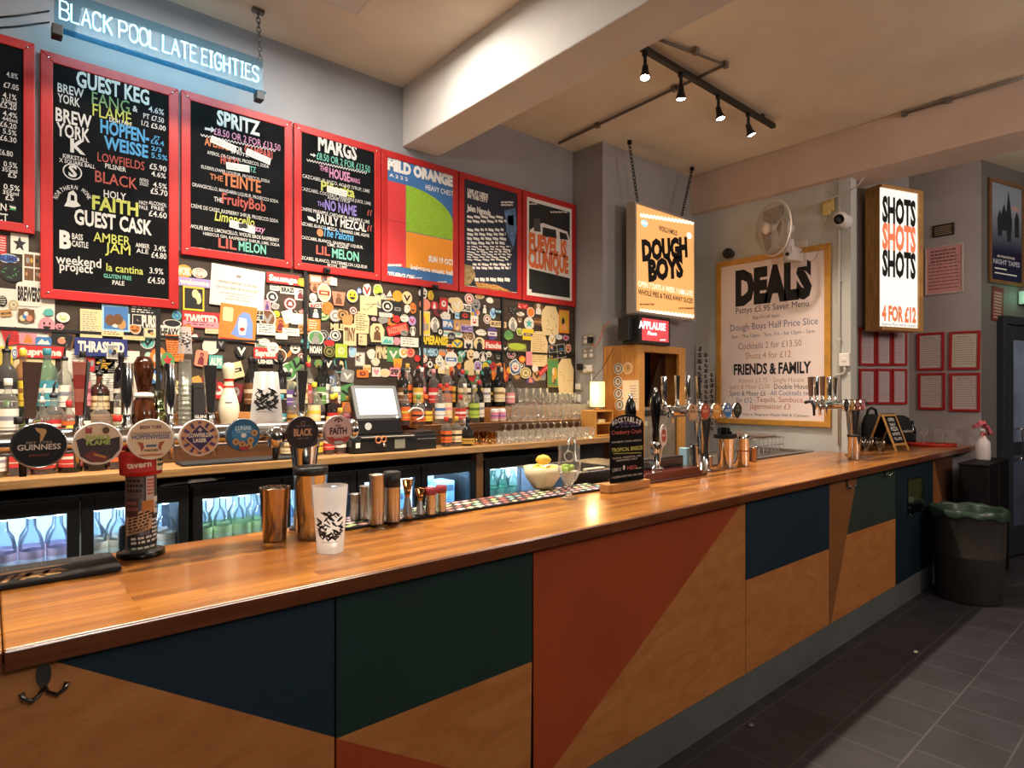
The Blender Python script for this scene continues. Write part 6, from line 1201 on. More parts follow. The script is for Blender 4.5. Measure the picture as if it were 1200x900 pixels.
# spray bottle on the black box
t = thing('storage_box', 'large matt black box standing on the floor past the bar end', 'box', (6.28, 1.26, 0))
b = MB(); b.box(0, .77, 0, .20, 0, .985, mat('#0b0a0c', .6, 0, .2, 6, 0, 60, 0, (1, 1, 1), .2)); b.build('body', t, .006); b = MB(); b.box(-.008, .778, -.008, .205, .9855, 1.0, mat('#100f11', .6, 0, .2, 8, 0, 60, 0, (1, 1, 1), .2)); b.build('lid', t, .004); b = MB(); b.box(.385, .39, -.004, 0, .02, .98, mat('#3a3838', .4)); b.box(.015, .02, -.004, 0, .02, .98, mat('#3a3838', .4)); b.build('edge_strip', t)
t = thing('spray_bottle', 'white spray bottle with a pink cloth hung over its trigger', 'spray bottle', (6.735, 1.385, 1.0008))
b = MB(); b.lathe([(0, 0), (.05, 0), (.054, .008), (.054, .13), (.05, .16), (.022, .2), (.016, .22)], mat('#e2d8d4', .45), 24); b.build('bottle_body', t)
b = MB(); b.lathe([(.017, .215), (.02, .22), (.02, .24), (0, .245)], REDP, 16); b.prism([(-.05, .272), (-.045, .255), (-.01, .24), (.02, .24), (.026, .27), (-.04, .28)], -.012, .012, WHITE); b.prism([(-.035, .25), (-.02, .25), (-.03, .2), (-.04, .205)], -.006, .006, mat('#d88a8a', .5)); b.build('spray_head', t, .002)
b = MB(); rnd = random.Random(3); v = []; n = 14; mm = 9
for i in range(n):
    for j in range(mm):
        f = i / (n - 1); g_ = j / (mm - 1) - .5; x = -.075 + .15 * f; z = .352 - (abs(f - .4) ** 1.5) * .20 - abs(g_) * .04 * (1 + f); y = g_ * (.05 + .03 * math.sin(f * 7)); v.append((x + .012 * math.sin(j * 2 + i), y + .008 * math.sin(i * 1.7), z + .008 * math.sin(i * 2.1 + j * 1.3)))
b.add(v, [(i * mm + j, (i + 1) * mm + j, (i + 1) * mm + j + 1, i * mm + j + 1) for i in range(n - 1) for j in range(mm - 1)], mat('#d96a78', .8), True); o = b.build('cleaning_cloth'); md = o.modifiers.new('s', 'SOLIDIFY'); md.thickness = .006; o.location = t.location; o.rotation_euler.z = -.7; tag(o, 'pink cleaning cloth draped over the spray bottle head', 'cloth')
# waste bin
t = thing('waste_bin', 'round grey bin with a green liner by the bar end', 'bin', (5.80, 1.285, 0))
b = MB(); b.lathe([(0, .012), (.20, .006), (.205, 0), (.215, .01), (.225, .34), (.228, .345), (.228, .36), (.235, .68), (.24, .685), (.24, .70), (.232, .70), (.222, .35), (.2, .02), (0, .02)], mat('#3c3733', .6, 0, .25, 6, 0, 60, 0, (1, 1, .3)), 40); b.build('bin_body', t)
b = MB(); v = []; n = 48; rnd = random.Random(9); prof = [(.236, .02), (.226, .1), (.22, .3), (.223, .69), (.235, .708), (.25, .70), (.249, .645)]
for k, (r, z) in enumerate(prof[2:]):
    for i in range(n): a = 2 * PI * i / n; wv = .006 * math.sin(i * 1.9) + .006 * math.sin(i * 3.1 + k); e = (k == 4) * (.016 * math.sin(a * 2 + 1) + .010 * math.sin(i * 1.3)); v.append(((r + wv * (k > 1)) * math.cos(a), (r + wv * (k > 1)) * math.sin(a), z + e + (k in (2, 3)) * .006 * math.sin(i * 1.1)))
b.add(v, [(k * n + i, k * n + (i + 1) % n, (k + 1) * n + (i + 1) % n, (k + 1) * n + i) for k in range(4) for i in range(n)], mat('#2c4034', .35, 0, .15, 9), True); o = b.build('bin_liner', t); o['label'] = 'crumpled green plastic liner'
# leaflet holder on the navy panel
A = P(1063, 600, Y=YP); t = thing('leaflet_holder', 'clear leaflet holder with a yellowed leaflet on navy panel', 'leaflet holder', (A.x, YP - .001, A.z - .02))
b = MB(); W, H = P(1080, 580, Y=YP).x - A.x, .27; b.box(0, W, -.004, 0, 0, H, mat('#1c2226', .3)); b.build('backing', t); b = MB(); b.box(.012, W - .02, -.008, -.0042, .09, H - .012, mat('#a89a5a', .6, 0, .35, 30)); o = b.build('leaflet', t); o['label'] = 'yellowed leaflet'
b = MB(); b.box(-.002, W + .002, -.014, -.011, -.004, H + .004, thin('#eef4f4', 1.0)); b.build('clear_cover', t)
for sx in (.015, W - .015):
    for sz in (-.0, .05, H): b = MB(); b.cyl((sx, -.0145, sz), (sx, -.019, sz), .006, CHROME, 10); b.build('screw', t)
# litter on the floor
for (x, y, l) in ((1073, 765, 'small crumpled white paper scrap on the dark floor'), (880, 851, 'tiny grey scrap on the dark floor near the bar')):
    p = P(x, y, Z=0); b = MB(); b.lathe([(0, 0), (.012, .001), (.016, .006), (.008, .012), (0, .01)], mat('#d8d0c4' if x > 1000 else '#6a6868', .8), 7, sx=1.2, sy=.8, smooth=False); o = b.build('paper_scrap'); o.location = (p.x, p.y, .0008); tag(o, l, 'paper scrap')
# ------------------------------------------------------------------ sinks behind the bar
t = thing('steel_sink', 'long stainless sink unit with drainer under the deals board', 'sink', (3.55, 2.30, 0)); W, Dp, H = 1.88, .55, 1.10
b = MB(); b.box(0, W, 0, Dp, .2, H - .14, STEEL); b.box(0, W, 0, .03, H - .14, H, STEEL); b.box(0, W, Dp - .03, Dp, H - .14, H, STEEL); b.box(0, .03, .03, Dp - .03, H - .14, H, STEEL); b.box(W - .03, W, .03, Dp - .03, H - .14, H, STEEL)
for i in range(12): b.box(.5 + i * .1, .52 + i * .1, .05, Dp - .05, H - .02, H - .01, STEEL)
b.box(.45, W - .03, .03, Dp - .03, H - .06, H - .03, STEEL); b.build('basin_and_drainer', t, .003)
for x in (.03, W - .07):
    for y in (.03, Dp - .07): b = MB(); b.box(x, x + .04, y, y + .04, 0, .2, DARKSTEEL); b.build('leg', t)
p = P(930, 530, Z=1.10); t = thing('wire_rack', 'low wire drying rack on the steel drainer below deals board', 'drying rack', (4.62, 2.45, 1.1008))
b = MB()
for i in range(9): b.tube([(.07 * i, 0, .0), (.07 * i, .0, .12), (.07 * i, .28, .12), (.07 * i, .28, 0)], .004, CHROME, 6)
for y, z in ((0, .12), (.28, .12), (0, .06), (.28, .06), (.14, .12)): b.tube([(0, y, z), (.56, y, z)], .004, CHROME, 6)
b.build('wire_frame', t); b = MB(); b.box(.30, .54, .05, .24, .126, .137, STEEL); o = b.build('tray_lid', t, .003)
t = thing('steel_sink', 'small steel hand sink with swan neck tap behind the lemon bowl', 'sink', (2.62, 2.50, 0)); W, Dp, H = .78, .5, 1.12
b = MB(); b.box(0, W, 0, Dp, .1, H - .16, STEEL); b.box(0, W, 0, .04, H - .16, H, STEEL); b.box(0, W, Dp - .04, Dp, H - .16, H, STEEL); b.box(0, .05, .04, Dp - .04, H - .16, H, STEEL); b.box(W - .3, W, .04, Dp - .04, H - .16, H, STEEL); b.build('basin', t, .004)
for x in (.03, W - .07):
    for y in (.03, Dp - .07): b = MB(); b.box(x, x + .04, y, y + .04, 0, .1, DARKSTEEL); b.build('leg', t)
b = MB(); b.tube([(.50, Dp - .05, H), (.50, Dp - .05, H + .12)] + [(.50 - .055 + .055 * math.cos(a), Dp - .05 - .02 + .02 * math.cos(a), H + .12 + .05 * math.sin(a)) for a in [PI * k / 8 for k in range(1, 8)]] + [(.39, Dp - .09, H + .12), (.39, Dp - .09, H + .07)], .011, mat('#e0e0e0', .15, .9), 10); b.build('tap', t)
for i, (x, y) in enumerate(((2.75, 2.52), (3.0, 2.55))):
    b = MB(); b.box(0, .17, 0, .05, 0, .014, mat('#d8c8ac', .5)); o = b.build('folded_cloth', bevel=.004); o.location = (x, y, 1.1208) if False else (x, 2.502 - .0, 1.1208); o.scale.y = .7; tag(o, ('cream folded cloth on the rim of hand sink', 'second cream folded cloth along the hand sink rim')[i], 'cloth')
b = MB(); b.cyl((0, 0, 0), (0, 0, .42), .007, CHROME, 10); b.lathe([(0, .42), (.013, .43), (.013, .445), (0, .455)], CHROME, 12); o = b.build('bar_spoon'); pz = P(618, 590, Z=ZT); o.location = (pz.x, 2.30, .78); 
bpy.data.objects.remove(o)
# lime plate
p = at(652, 566, 0); t = thing('plate', 'small dish of lime wedges behind the lemon bowl', 'dish', (2.13, 2.56, 1.1208)); 
t.location = (2.70, 2.70, 1.1208)
t.location = Vector((2.30, 2.225, ZB_ + .0))
b = MB(); b.lathe([(0, 0), (.03, 0), (.032, .06), (.05, .085), (.052, .088), (.03, .07), (0, .068)], mat('#d8cfb8', .4), 24); b.build('dish_body', t)
LIM = mat('#8aa832', .45, 0, .15, 20)
for i, (dx, dy, rz) in enumerate(((-.02, 0, .2), (.018, .012, 1.4), (.004, -.022, 2.6), (0, .02, 4))):
    b = MB(); b.lathe([(0, -.026), (.012, -.018), (.017, 0), (.012, .018), (0, .026)], LIM, 14, M=Matrix.Rotation(PI / 2, 4, 'X')); o = b.build('lime'); o.location = t.location + Vector((dx, dy, .0955 + .012 * (i > 1))); o.rotation_euler.z = rz; tag(o, ('lime wedge at one side of the small dish', 'lime wedge on the far side of the small dish', 'lime wedge perched at the front of the dish', 'lime wedge on top of the dish of limes')[i], 'lime', 'limes in the small dish')
# ------------------------------------------------------------------ stickers on the back wall
NAMES = {'w': ('white', '#dcd5c8'), 'c': ('cream', '#dcc594'), 'k': ('black', '#1b1a1b'), 'r': ('red', '#c02a28'), 'o': ('orange', '#dd7a2e'), 'y': ('yellow', '#dcc02c'), 'g': ('green', '#4f8a4e'), 't': ('teal', '#57a8a0'), 'b': ('blue', '#3f72ae'), 'n': ('navy', '#262f72'), 'p': ('pink', '#d98a96'), 'm': ('maroon', '#74262c'), 'v': ('purple', '#54407c'), 'l': ('lilac', '#a994c4'), 's': ('grey', '#8c8a86'), 'u': ('brown', '#6a4628'), 'a': ('tan', '#b98c54'), 'i': ('lime', '#a8bc3c'), 'd': ('gold', '#c8992c'), 'f': ('salmon', '#dc8468'), 'q': ('pale blue', '#9cc4d8'), 'z': ('olive', '#83803a'), 'M': ('mint', '#a8d0b8')}
SM = {k: mat(v[1], .55) for k, v in NAMES.items()}
SHN = {'r': 'rectangular', 'c': 'round', 'e': 'oval', 't': 'triangular', 'd': 'cut-out', 'z': 'tapering', 'h': 'diamond', 'R': 'rounded', 'k': 'torn paper', 'x': 'lettered'}
MON = {'x': 'lettering', 'l': 'rows of small print', 'o': 'a {} disc', 'O': 'a {} ring', 'f': 'a {} face', 'b': 'a {} band', 'p': 'a {} photo print', 's': 'a {} star', 'v': 'a {} chevron', 'n': '', 'h': 'a {} heart', '8': 'a {} figure', 'm': '{} peaks', 'q': 'four small {} photos', 'j': '{} scribbles', 'P': 'a blue-haired portrait'}
used_lab = {}
def place_word(x, y):
    bs = [(-50, 45, 'the cut-off beer board'), (45, 208, 'the guest keg board'), (208, 342, 'the spritz board'), (342, 446, 'the margarita board'), (446, 538, 'the colour block gig poster'), (538, 611, 'the festival poster'), (611, 680, 'the van poster')]
    for a, b_, n in bs:
        if a <= x < b_: return n
    return 'the red boards'
stk_boxes = []
def unique_label(base, x, y, fixed=False):
    if fixed and base not in used_lab: used_lab[base] = 1; return base
    band = y - (300 + .131 * (x - 213))
    a, b_ = ('high', 'midway') if band < 32 else (('midway', 'low') if band < 75 else ('low', 'very low'))
    for w_ in (a, b_):
        lab = base.replace(' on the back wall', '') + ' %s under ' % w_ + place_word(x, y)
        if lab not in used_lab: used_lab[lab] = 1; return lab
    return None
def sticker(x, y, w, h, sh, c, mo='n', c2='k', rot=0.0, txt=None, label=None, order=[0]):
    order[0] += 1; k = order[0]
    yp = 3.8365 - .00035 * (k % 36) - .0004
    p = P(x, y, Y=yp); A = P(x - w / 2, y, Y=yp); B = P(x + w / 2, y, Y=yp); W = B.x - A.x; H = h * depth(p) / F
    a, c_ = W / 2, H / 2; rnd = random.Random(k * 7)
    if sh == 'r': poly = [(-a, -c_), (a, -c_), (a, c_), (-a, c_)]
    elif sh == 'R': poly = rrect(-a, a, -c_, c_, min(a, c_) * .4)
    elif sh in 'ce': poly = ell(0, 0, a, c_, 22)
    elif sh == 't': poly = [(-a, -c_), (a, -c_ * .7), (a * .3, c_)]
    elif sh == 'z': poly = [(-a * .7, -c_), (a * .7, -c_), (a, c_), (-a, c_)]
    elif sh == 'h': poly = [(0, -c_), (a, 0), (0, c_), (-a, 0)]
    elif sh == 'k': poly = [(-a * .8, -c_), (a * .9, -c_ * .96), (a, c_ * .4), (a * .75, c_ * .7), (a * .6, c_), (-a * .5, c_ * .97), (-a * .95, c_ * .6), (-a, -c_ * .2)]
    elif sh == 'x': poly = None
    else:
        poly = [(a * (.72 + .28 * rnd.random()) * math.cos(t), c_ * (.72 + .28 * rnd.random()) * math.sin(t)) for t in [2 * PI * i / 11 for i in range(11)]]
    b = MB(); m, m2 = SM[c], SM[c2]; y0 = -.0004
    if poly: b.prism(poly, y0, 0, m)
    y1 = y0 - .0002
    if sh in 'ced' and k % 3 == 0 and mo not in 'OP': # pale die-cut border
        b = MB(); b.prism(poly, y0, 0, SM['w']); b.flat([(u_ * .86, v_ * .86) for u_, v_ in poly], y0 - .0001, m)
    if mo == 'x':
        b.text(txt or '', 0, -c_ * .52 if sh != 'x' else -c_ * .9, H * (.55 if sh != 'x' else .95), m2, y1, w=W * (.88 if sh != 'x' else 1), bold=.05)
    elif mo == 'l':
        n = max(2, int(h / 3.2)); st = H * .8 / n
        for i in range(n):
            q = -a * .78; e = a * (.78 - .5 * rnd.random())
            while q < e: w_ = min(W * (.06 + .14 * rnd.random()), e - q + .001); zt = c_ * .8 - i * st; b.flat([(q, zt - st * .4), (q + w_, zt - st * .4), (q + w_, zt), (q, zt)], y1, m2); q += w_ + W * .05
    elif mo == 'o': b.flat(ell(0, 0, a * .55, c_ * .55, 18), y1, m2); b.flat(ell(a * .05, c_ * .05, a * .25, c_ * .2, 12), y1 - .0001, m)
    elif mo == 'O':
        o_ = ell(0, 0, a * .82, c_ * .82, 22); i_ = ell(0, 0, a * .62, c_ * .62, 22)
        for i in range(22): b.flat([o_[i], o_[(i + 1) % 22], i_[(i + 1) % 22], i_[i]], y1, m2)
        b.flat([(-a * .3, -c_ * .2), (a * .35, -c_ * .3), (a * .2, c_ * .3), (-a * .2, c_ * .25)], y1, m2)
    elif mo == 'f':
        for sx in (-.35, .35): b.flat(ell(a * sx, c_ * .2, a * .14, c_ * .18, 10), y1, m2)
        b.flat([(a * .5 * math.cos(t), -c_ * .15 + c_ * .4 * math.sin(t)) for t in [PI + PI * i / 8 for i in range(9)]], y1, m2)
    elif mo == 'b': b.flat([(-a * .8, -c_ * .28), (a * .8, -c_ * .28), (a * .8, c_ * .22), (-a * .8, c_ * .22)], y1, m2); b.flat([(-a * .5, -c_ * .12), (a * .5, -c_ * .12), (a * .45, c_ * .06), (-a * .45, c_ * .06)], y1 - .0001, m)
    elif mo in 'pq':
        cells = [(-.85, -.85, .85, .85)] if mo == 'p' else [(-.85, .05, -.05, .85), (.05, .05, .85, .85), (-.85, -.85, -.05, -.05), (.05, -.85, .85, -.05)]
        for u0, v0, u1, v1 in cells:
            b.flat([(a * u0, c_ * v0), (a * u1, c_ * v0), (a * u1, c_ * v1), (a * u0, c_ * v1)], y1, m2)
            for j in range(4 if mo == 'p' else 2):
                cx = a * (u0 + (u1 - u0) * (.2 + .6 * rnd.random())); cz = c_ * (v0 + (v1 - v0) * (.2 + .55 * rnd.random())); rr = .12 + .1 * rnd.random()
                b.flat(ell(cx, cz, (u1 - u0) * a * rr, (v1 - v0) * c_ * rr * 1.2, 9), y1 - .0001 * (j + 1), SM[rnd.choice('aucskwfbd')])
    elif mo == 's': b.flat([((.8 if i % 2 == 0 else .34) * a * math.cos(PI / 2 + PI * i / 5), (.8 if i % 2 == 0 else .34) * c_ * math.sin(PI / 2 + PI * i / 5)) for i in range(10)], y1, m2)
    elif mo == 'v': b.flat([(-a * .7, c_ * .4), (0, -c_ * .65), (a * .7, c_ * .4), (a * .35, c_ * .45), (0, -c_ * .1), (-a * .35, c_ * .45)], y1, m2)
    elif mo == 'h': b.flat([(0, -c_ * .7), (a * .65, c_ * .1), (a * .55, c_ * .55), (a * .25, c_ * .6), (0, c_ * .3), (-a * .25, c_ * .6), (-a * .55, c_ * .55), (-a * .65, c_ * .1)], y1, m2)
    elif mo == '8': b.flat(ell(0, c_ * .45, a * .32, c_ * .28, 12), y1, m2); b.flat([(-a * .5, -c_ * .8), (a * .5, -c_ * .8), (a * .42, 0), (a * .15, c_ * .2), (-a * .15, c_ * .2), (-a * .42, 0)], y1, m2); b.flat(ell(0, c_ * .4, a * .14, c_ * .1, 8), y1 - .0001, m)
    elif mo == 'm': b.flat([(-a * .85, -c_ * .7), (a * .85, -c_ * .7), (a * .5, c_ * .3), (a * .2, -c_ * .1), (-a * .2, c_ * .55), (-a * .5, 0)], y1, m2)
    elif mo == 'j':
        for i in range(9):
            u0, v0 = a * (rnd.random() * 1.4 - .7), c_ * (rnd.random() * 1.4 - .7); u1, v1 = u0 + a * (rnd.random() - .5) * .7, v0 + c_ * (rnd.random() - .5) * .6; d = Vector((u1 - u0, v1 - v0)); nn_ = Vector((-d.y, d.x)).normalized() * .0022
            b.flat([(u0 + nn_.x, v0 + nn_.y), (u0 - nn_.x, v0 - nn_.y), (u1 - nn_.x, v1 - nn_.y), (u1 + nn_.x, v1 + nn_.y)], y1, m2)
    elif mo == 'P':
        BH = mat('#6f8fd0', .6); b.flat([(a * .0, -c_ * .75), (a * .85, -c_ * .75), (a * .8, c_ * .1), (a * .6, c_ * .6), (a * .25, c_ * .68), (a * .0, c_ * .4), (-a * .12, -c_ * .1), (-a * .35, -c_ * .62)], y1, BH); b.flat([(a * .1, -c_ * .6), (a * .42, -c_ * .6), (a * .5, 0), (a * .42, c_ * .32), (a * .05, c_ * .32), (a * .0, -c_ * .1)], y1 - .0002, SM['w'])
        b.flat([(a * .08, -c_ * .32), (a * .24, -c_ * .42), (a * .42, -c_ * .3), (a * .3, -c_ * .18), (a * .24, -c_ * .22), (a * .18, -c_ * .17)], y1 - .0004, SM['r']); b.flat(rrect(-a * .85, -a * .3, c_ * .05, c_ * .8, a * .08), y1, SM['c'])
        for i in range(24): u0, v0 = a * (-.9 + .13 * (i % 7)), c_ * (-.85 + .2 * (i // 7)); b.flat(ell(u0, v0, a * .022, c_ * .022, 6), y1, SM['r'])
        b.flat([(-a * .9, -c_ * .95), (a * .9, -c_ * .95), (a * .9, -c_ * .86), (-a * .9, -c_ * .86)], y1, SM['r'])
    if label is None:
        nm = SHN[sh]; mw = MON[mo].format(NAMES[c2][0]) if mo != 'n' else ''
        if mo == 'x': mw = NAMES[c2][0] + ' lettering'
        if mo == 'l': mw = NAMES[c2][0] + ' small print'
        size = 'large' if w * h > 420 else ('tiny' if w * h < 85 else 'small')
        base = '%s %s %s sticker%s' % (size, nm, NAMES[c][0], (' with ' + mw) if mw else ' on the back wall')
    else: base = label
    lab = unique_label(base, x, y, label is not None)
    if lab is None: return None
    o = b.build('sticker'); o.location = (p.x, yp, p.z); o.rotation_euler.y = -math.radians(rot); tag(o, lab, 'sticker', 'stickers on the wall behind the bottles')
    stk_boxes.append((x, y, w, h)); return o
ST = []
def q_(s):
    for ln in s.strip().split('\n'):
        f = [t.strip() for t in ln.split('|')]; g = f[0].split()
        sticker(float(g[0]), float(g[1]), float(g[2]), float(g[3]), g[4], g[5], g[6] if len(g) > 6 else 'n', (g[7] if g[7] in NAMES else 'k') if len(g) > 7 else 'k', float(g[8]) if len(g) > 8 else 0.0, f[1] if len(f) > 1 and f[1] else None, f[2] if len(f) > 2 else None)
# big sheets first, then what is stuck over them
q_('''30 375 70 70 r w n||large bare white paper sheet among stickers under the cut-off beer board
120 440 90 60 r w l s 0
40 440 50 40 r c n||large plain cream sheet behind the bottles by the dark wood tap handle
3 287 9 22 r r l w
23 286 21 24 r w s k 0||white flyer with a black winged emblem beside the keg board frame
10 303 25 11 e b x n 0|SLIME
14 319 28 23 e k j g 0||oval black sticker splashed with green, red and yellow
40 314 27 36 r w q u
34 345 30 28 R w x k 0|BREWERS
3 353 11 13 c k l w
16 357 13 12 c c O s
7 367 14 8 R a b k 12
31 370 22 18 c s p u
57 366 15 11 d t n
74 372 16 12 e w f i
55 381 19 19 c p f k 0||round pink bird sticker with two big white eyes
70 383 11 10 d p f k
72 398 30 18 r u p k -12
13 394 19 20 r r l m 14
33 397 21 13 R p 8 o
51 400 19 10 R b m w
48 412.5 56 14 r r x w 0|Supreme|long red box-logo sticker behind the aqua bottle neck
6 418 18 24 r y l s
17 414 7 12 c b o w
107 379 26 33 r c l s
136 373 33 31 r q p b 0||pale blue magazine page with a photographed figure
168 364 35 10 r k l w
161 375 12 13 r w p k
176 377 18 14 x w x w 0|PURSE
158 385 18 14 d o f u
132 391 26 6 r c l u
157 396 26 5 r c l a
176 390 16 12 r s p c
119 407 62 21 r n x w 0|THRASHED
132 412 14 17 r w p s
173 401 18 16 c t v k
150 424 27 30 t r j w 0||red triangular pizza slice sticker with white marbling
121 427 28 22 R w s d
105 427 13 18 r m p r
174 417 9 9 c M n
179 411 7 6 d m n
176 425 17 16 c c j s
175 445 14 15 c k O w
199 390 24 17 r w x k 0|HEAVY
202 379 22 9 e k n
206 408 25 31 z o l m 0||bright orange tapered paper drink ticket under the keg board corner
216 318 18 16 e d x w 0|WORK
234 320 18 12 e f x w 0|WEAR
228 331 39 10 r l x w 0|welcome
227 350 25 28 r y p k 0||yellow card framing a small dark picture by spritz board
236 375 44 19 r r x w 0|TWISTED
236 380 42 7 r p l m
225 395 21 12 d m h w
249 388 17 6 r c l s
247 406 20 19 c w l c
259 402 11 14 r k v s
236 420 15 19 R f 8 m -8
253 424 16 15 r t x w 0|ALPS
304 369 10 13 r w q k
312 386 22 13 r w l k
279 337 63 47 r w x s -3||large white notice about drinks under the spritz board
279 379 43 43 r o P b -4||orange square artwork of a blue-haired figure with red lips
313 358 9 13 r p 8 v
283 411 15 19 d k v w
311 414 27 13 r r x w 0|Supreme|red box-logo sticker above the upturned frosted cup
310 424 24 8 r k x w 0|PUSHER
310 401 13 9 e w l s
320 408 14 14 c w f s
296 438 9 13 e o f m
332 327 38 12 r r x w 0|Sausage
354 331 13 13 d d v y
322 337 11 7 R w l k
337 340 17 9 r w x k 0|BRAZI
319 348 16 16 c k O w
352 345 13 14 r w 8 m
340 356 16 16 c m O w
352 367 14 12 t r j w 0||dark red wedge sticker with white streaks
323 359 11 9 d s n
324 368 8 8 c y f z
329 381 18 17 c o 8 m
338 371 13 15 r w j s 20
351 374 19 13 r w n 0|-|blank white card under the margarita board
358 386 17 11 r a x u 0|COCK
341 389 20 9 r w l s
330 394 14 7 r w n 0|-|blank white strip sticker low under margarita board
362 402 17 12 R t l b 18
377 328 28 10 r f x w 2|BIRRIA BOYZ
391 330 8 9 r w n 0|-|tiny blank white square beside the salmon strip
369 337 11 12 c f 8 u
380 343 16 22 e c b r
367 349 9 11 c w f s
397 350 16 16 z f 8 u
413 347 13 15 c y f k 0||bright yellow round smiley sticker under the margarita board
371 358 17 7 R w x r 10|RIOT
384 361 14 15 c o j r
393 370 14 15 c s O w
370 367 14 13 r k 8 w
368 381 15 14 r o l w
379 393 13 13 c s O k
393 393 13 13 c w O k
410 392 15 26 r c x u 0|TINY
395 383 15 7 x c x c 0|MILE
407 375 12 12 k a n
386 402 12 7 e r n
370 410 16 14 r k x w 0|NOAH
386 412 13 13 c z O k
400 411 14 16 r i o c
413 412 11 17 d q j b
399 428 14 17 R t p k 6
385 426 13 16 c k v w
353 418 9 10 c m O w
346 408 12 13 c w f k
373 426 12 12 d g 8 z
360 422 10 14 d i j g
421 341 7 9 d b o w
430 340 12 18 d w v r
443 340 14 17 d i j g 0||lime green tree-shaped cut-out sticker
456 344 7 8 t w n
466 347 12 13 c d j o
457 353 14 10 d a n
454 359 15 15 r k O w
477 349 12 15 c c v k
466 362 9 17 r k b s
484 361 9 17 d o f u
477 362 9 12 d w j s
432 358 20 22 r c j k 0||kraft paper bag sheet covered in tall black scrawl
424 378 18 26 k c l u
442 390 17 22 k c 8 u
414 364 10 10 c m O w
409 373 11 17 d a 8 u
452 369 15 5 R w l s
438 374 7 6 d p n
449 375 14 10 d s n
465 374 8 9 c r n
474 373 10 9 c w l s
483 376 9 11 c l v r
466 386 25 12 R r x f 16|RAZORBIKE|slanted red wooden name tag sticker under the gig poster
484 388 8 14 d k 8 w
474 390 12 8 d s j k
425 398 10 13 r c j k
454 399 14 9 r M m t
465 400 9 12 d p n
480 401 21 11 r w l s
422 421 12 17 r s p w
435 415 12 14 d w j c
447 412 13 16 x c x c 0|PINE
440 424 12 10 d c v w
461 415 15 18 r g v w
466 427 11 14 z d m o
473 413 11 13 c w o d
481 413 10 12 c f o r
489 420 9 9 d r n
451 437 13 10 c c n
441 436 10 11 r w h p
425 438 14 9 R o o m
465 436 16 10 r p x k 0|SPEND
478 433 12 14 d k f w
488 438 9 11 d s 8 k
496 344 12 15 d w f k
505 346 8 14 d y 8 d
498 357 13 14 c f n
509 358 7 9 r r 8 w
520 356 10 14 R r o w
530 352 13 9 d c n
550 350 11 12 c w O r
558 357 10 14 c s f k
545 361 15 10 r w x k 0|STAGS
532 363 15 8 x w x w 0|NN
522 371 14 12 d w j g
538 370 10 8 R q b b
498 379 12 29 r c p y 0||tall cream festival flyer with a yellow foot
510 381 12 21 d w 8 s
516 389 8 11 c k o w
525 380 13 11 r b x w 0|IPA
536 381 10 14 r u p a
545 370 13 10 r k o r
547 378 12 6 r a l u
547 385 14 8 r l x v 0|BC
556 376 9 12 r w f r
558 366 11 8 d p s o
530 391 24 8 R w b t
529 394 9 9 c k m s
571 374 9 11 c w O m
578 367 9 14 d q v b
568 362 9 13 e k 8 w
562 347 12 8 d a n
574 352 10 8 d w n
584 365 8 9 r k b q
584 380 19 7 R c x u 0|BUSTED
577 391 13 19 d v b w 0||purple bearded face cut-out under the festival poster
564 390 14 9 d w j s
549 394 15 13 e c x u 0|RIVER
562 403 14 16 c c 8 k
579 405 22 11 r r x w 0|Fancha
510 399 31 10 x y x y 0|AMERANISE|jagged yellow word sticker under the colour block poster
536 403 14 11 d y v b
549 406 10 13 r w h k
527 409 11 13 d o f u
502 412 22 10 x q x q 0|SAM HERO
518 413 10 10 c s m o
529 421 15 18 c w b b
515 423 11 16 d w f s
504 427 10 13 h w O k
497 420 9 12 d f v w
494 432 8 10 d r h w
541 415 10 10 d t v w
539 421 8 10 d g n
552 416 10 13 e c f u
558 416 7 9 c w n
566 418 10 12 c k 8 w
573 415 7 8 d w f k
550 431 12 18 k c n 0|-|plain cream luggage tag sticker low under the festival poster
560 429 10 13 c l f m
569 429 7 9 c y f z
578 429 9 11 h r o m
528 435 11 15 d m 8 o
538 428 6 11 d o n
584 418 9 11 r k f s
586 428 9 8 d y v w
613 359 12 6 R r j w
600 364 10 12 d k j s
622 366 9 12 c o n
620 379 12 15 c w s t
610 368 10 6 d w j k
601 380 11 18 d w 8 s
609 375 7 10 c u f w
631 362 13 16 d u 8 w
630 377 9 9 r u b a
645 376 21 35 k c j u 0||tall cream paper vest shape with scattered dark marks
661 377 12 27 r o p d 0||bright orange tall flyer at the sticker wall's outer edge
619 392 13 13 r y b v
632 409 20 42 k c l a 0||tall cream paper vest shape covered in faint lines
647 398 8 11 c w v d
655 395 8 6 e w l b
663 396 9 8 d l s r
653 412 20 17 r s q k 8
666 408 8 12 d f f u
606 407 22 9 R z n 0|-|olive pickle-shaped cut-out sticker
606 406 20 8 e i n
609 389 9 11 d i f z
596 393 13 13 d g j i
592 408 10 8 d k v w
599 416 12 10 d k f p
620 420 7 16 r p n
612 421 8 8 c o o y
616 437 13 13 c c O z
627 432 7 8 e w n
637 434 13 6 R r b p 35
648 437 13 34 r z p g 0||tall olive green faded flyer near the stacked glasses
663 441 19 42 k c j a 0||long cream drawing pinned low at the outer edge
604 430 9 11 c w f r
611 428 8 9 c k o w
597 434 9 10 d o v y
606 442 11 8 d u h a
622 445 10 8 r v 8 f
634 441 11 9 R s l b
640 428 8 8 d o j r
430 432 9 9 r c b o''')
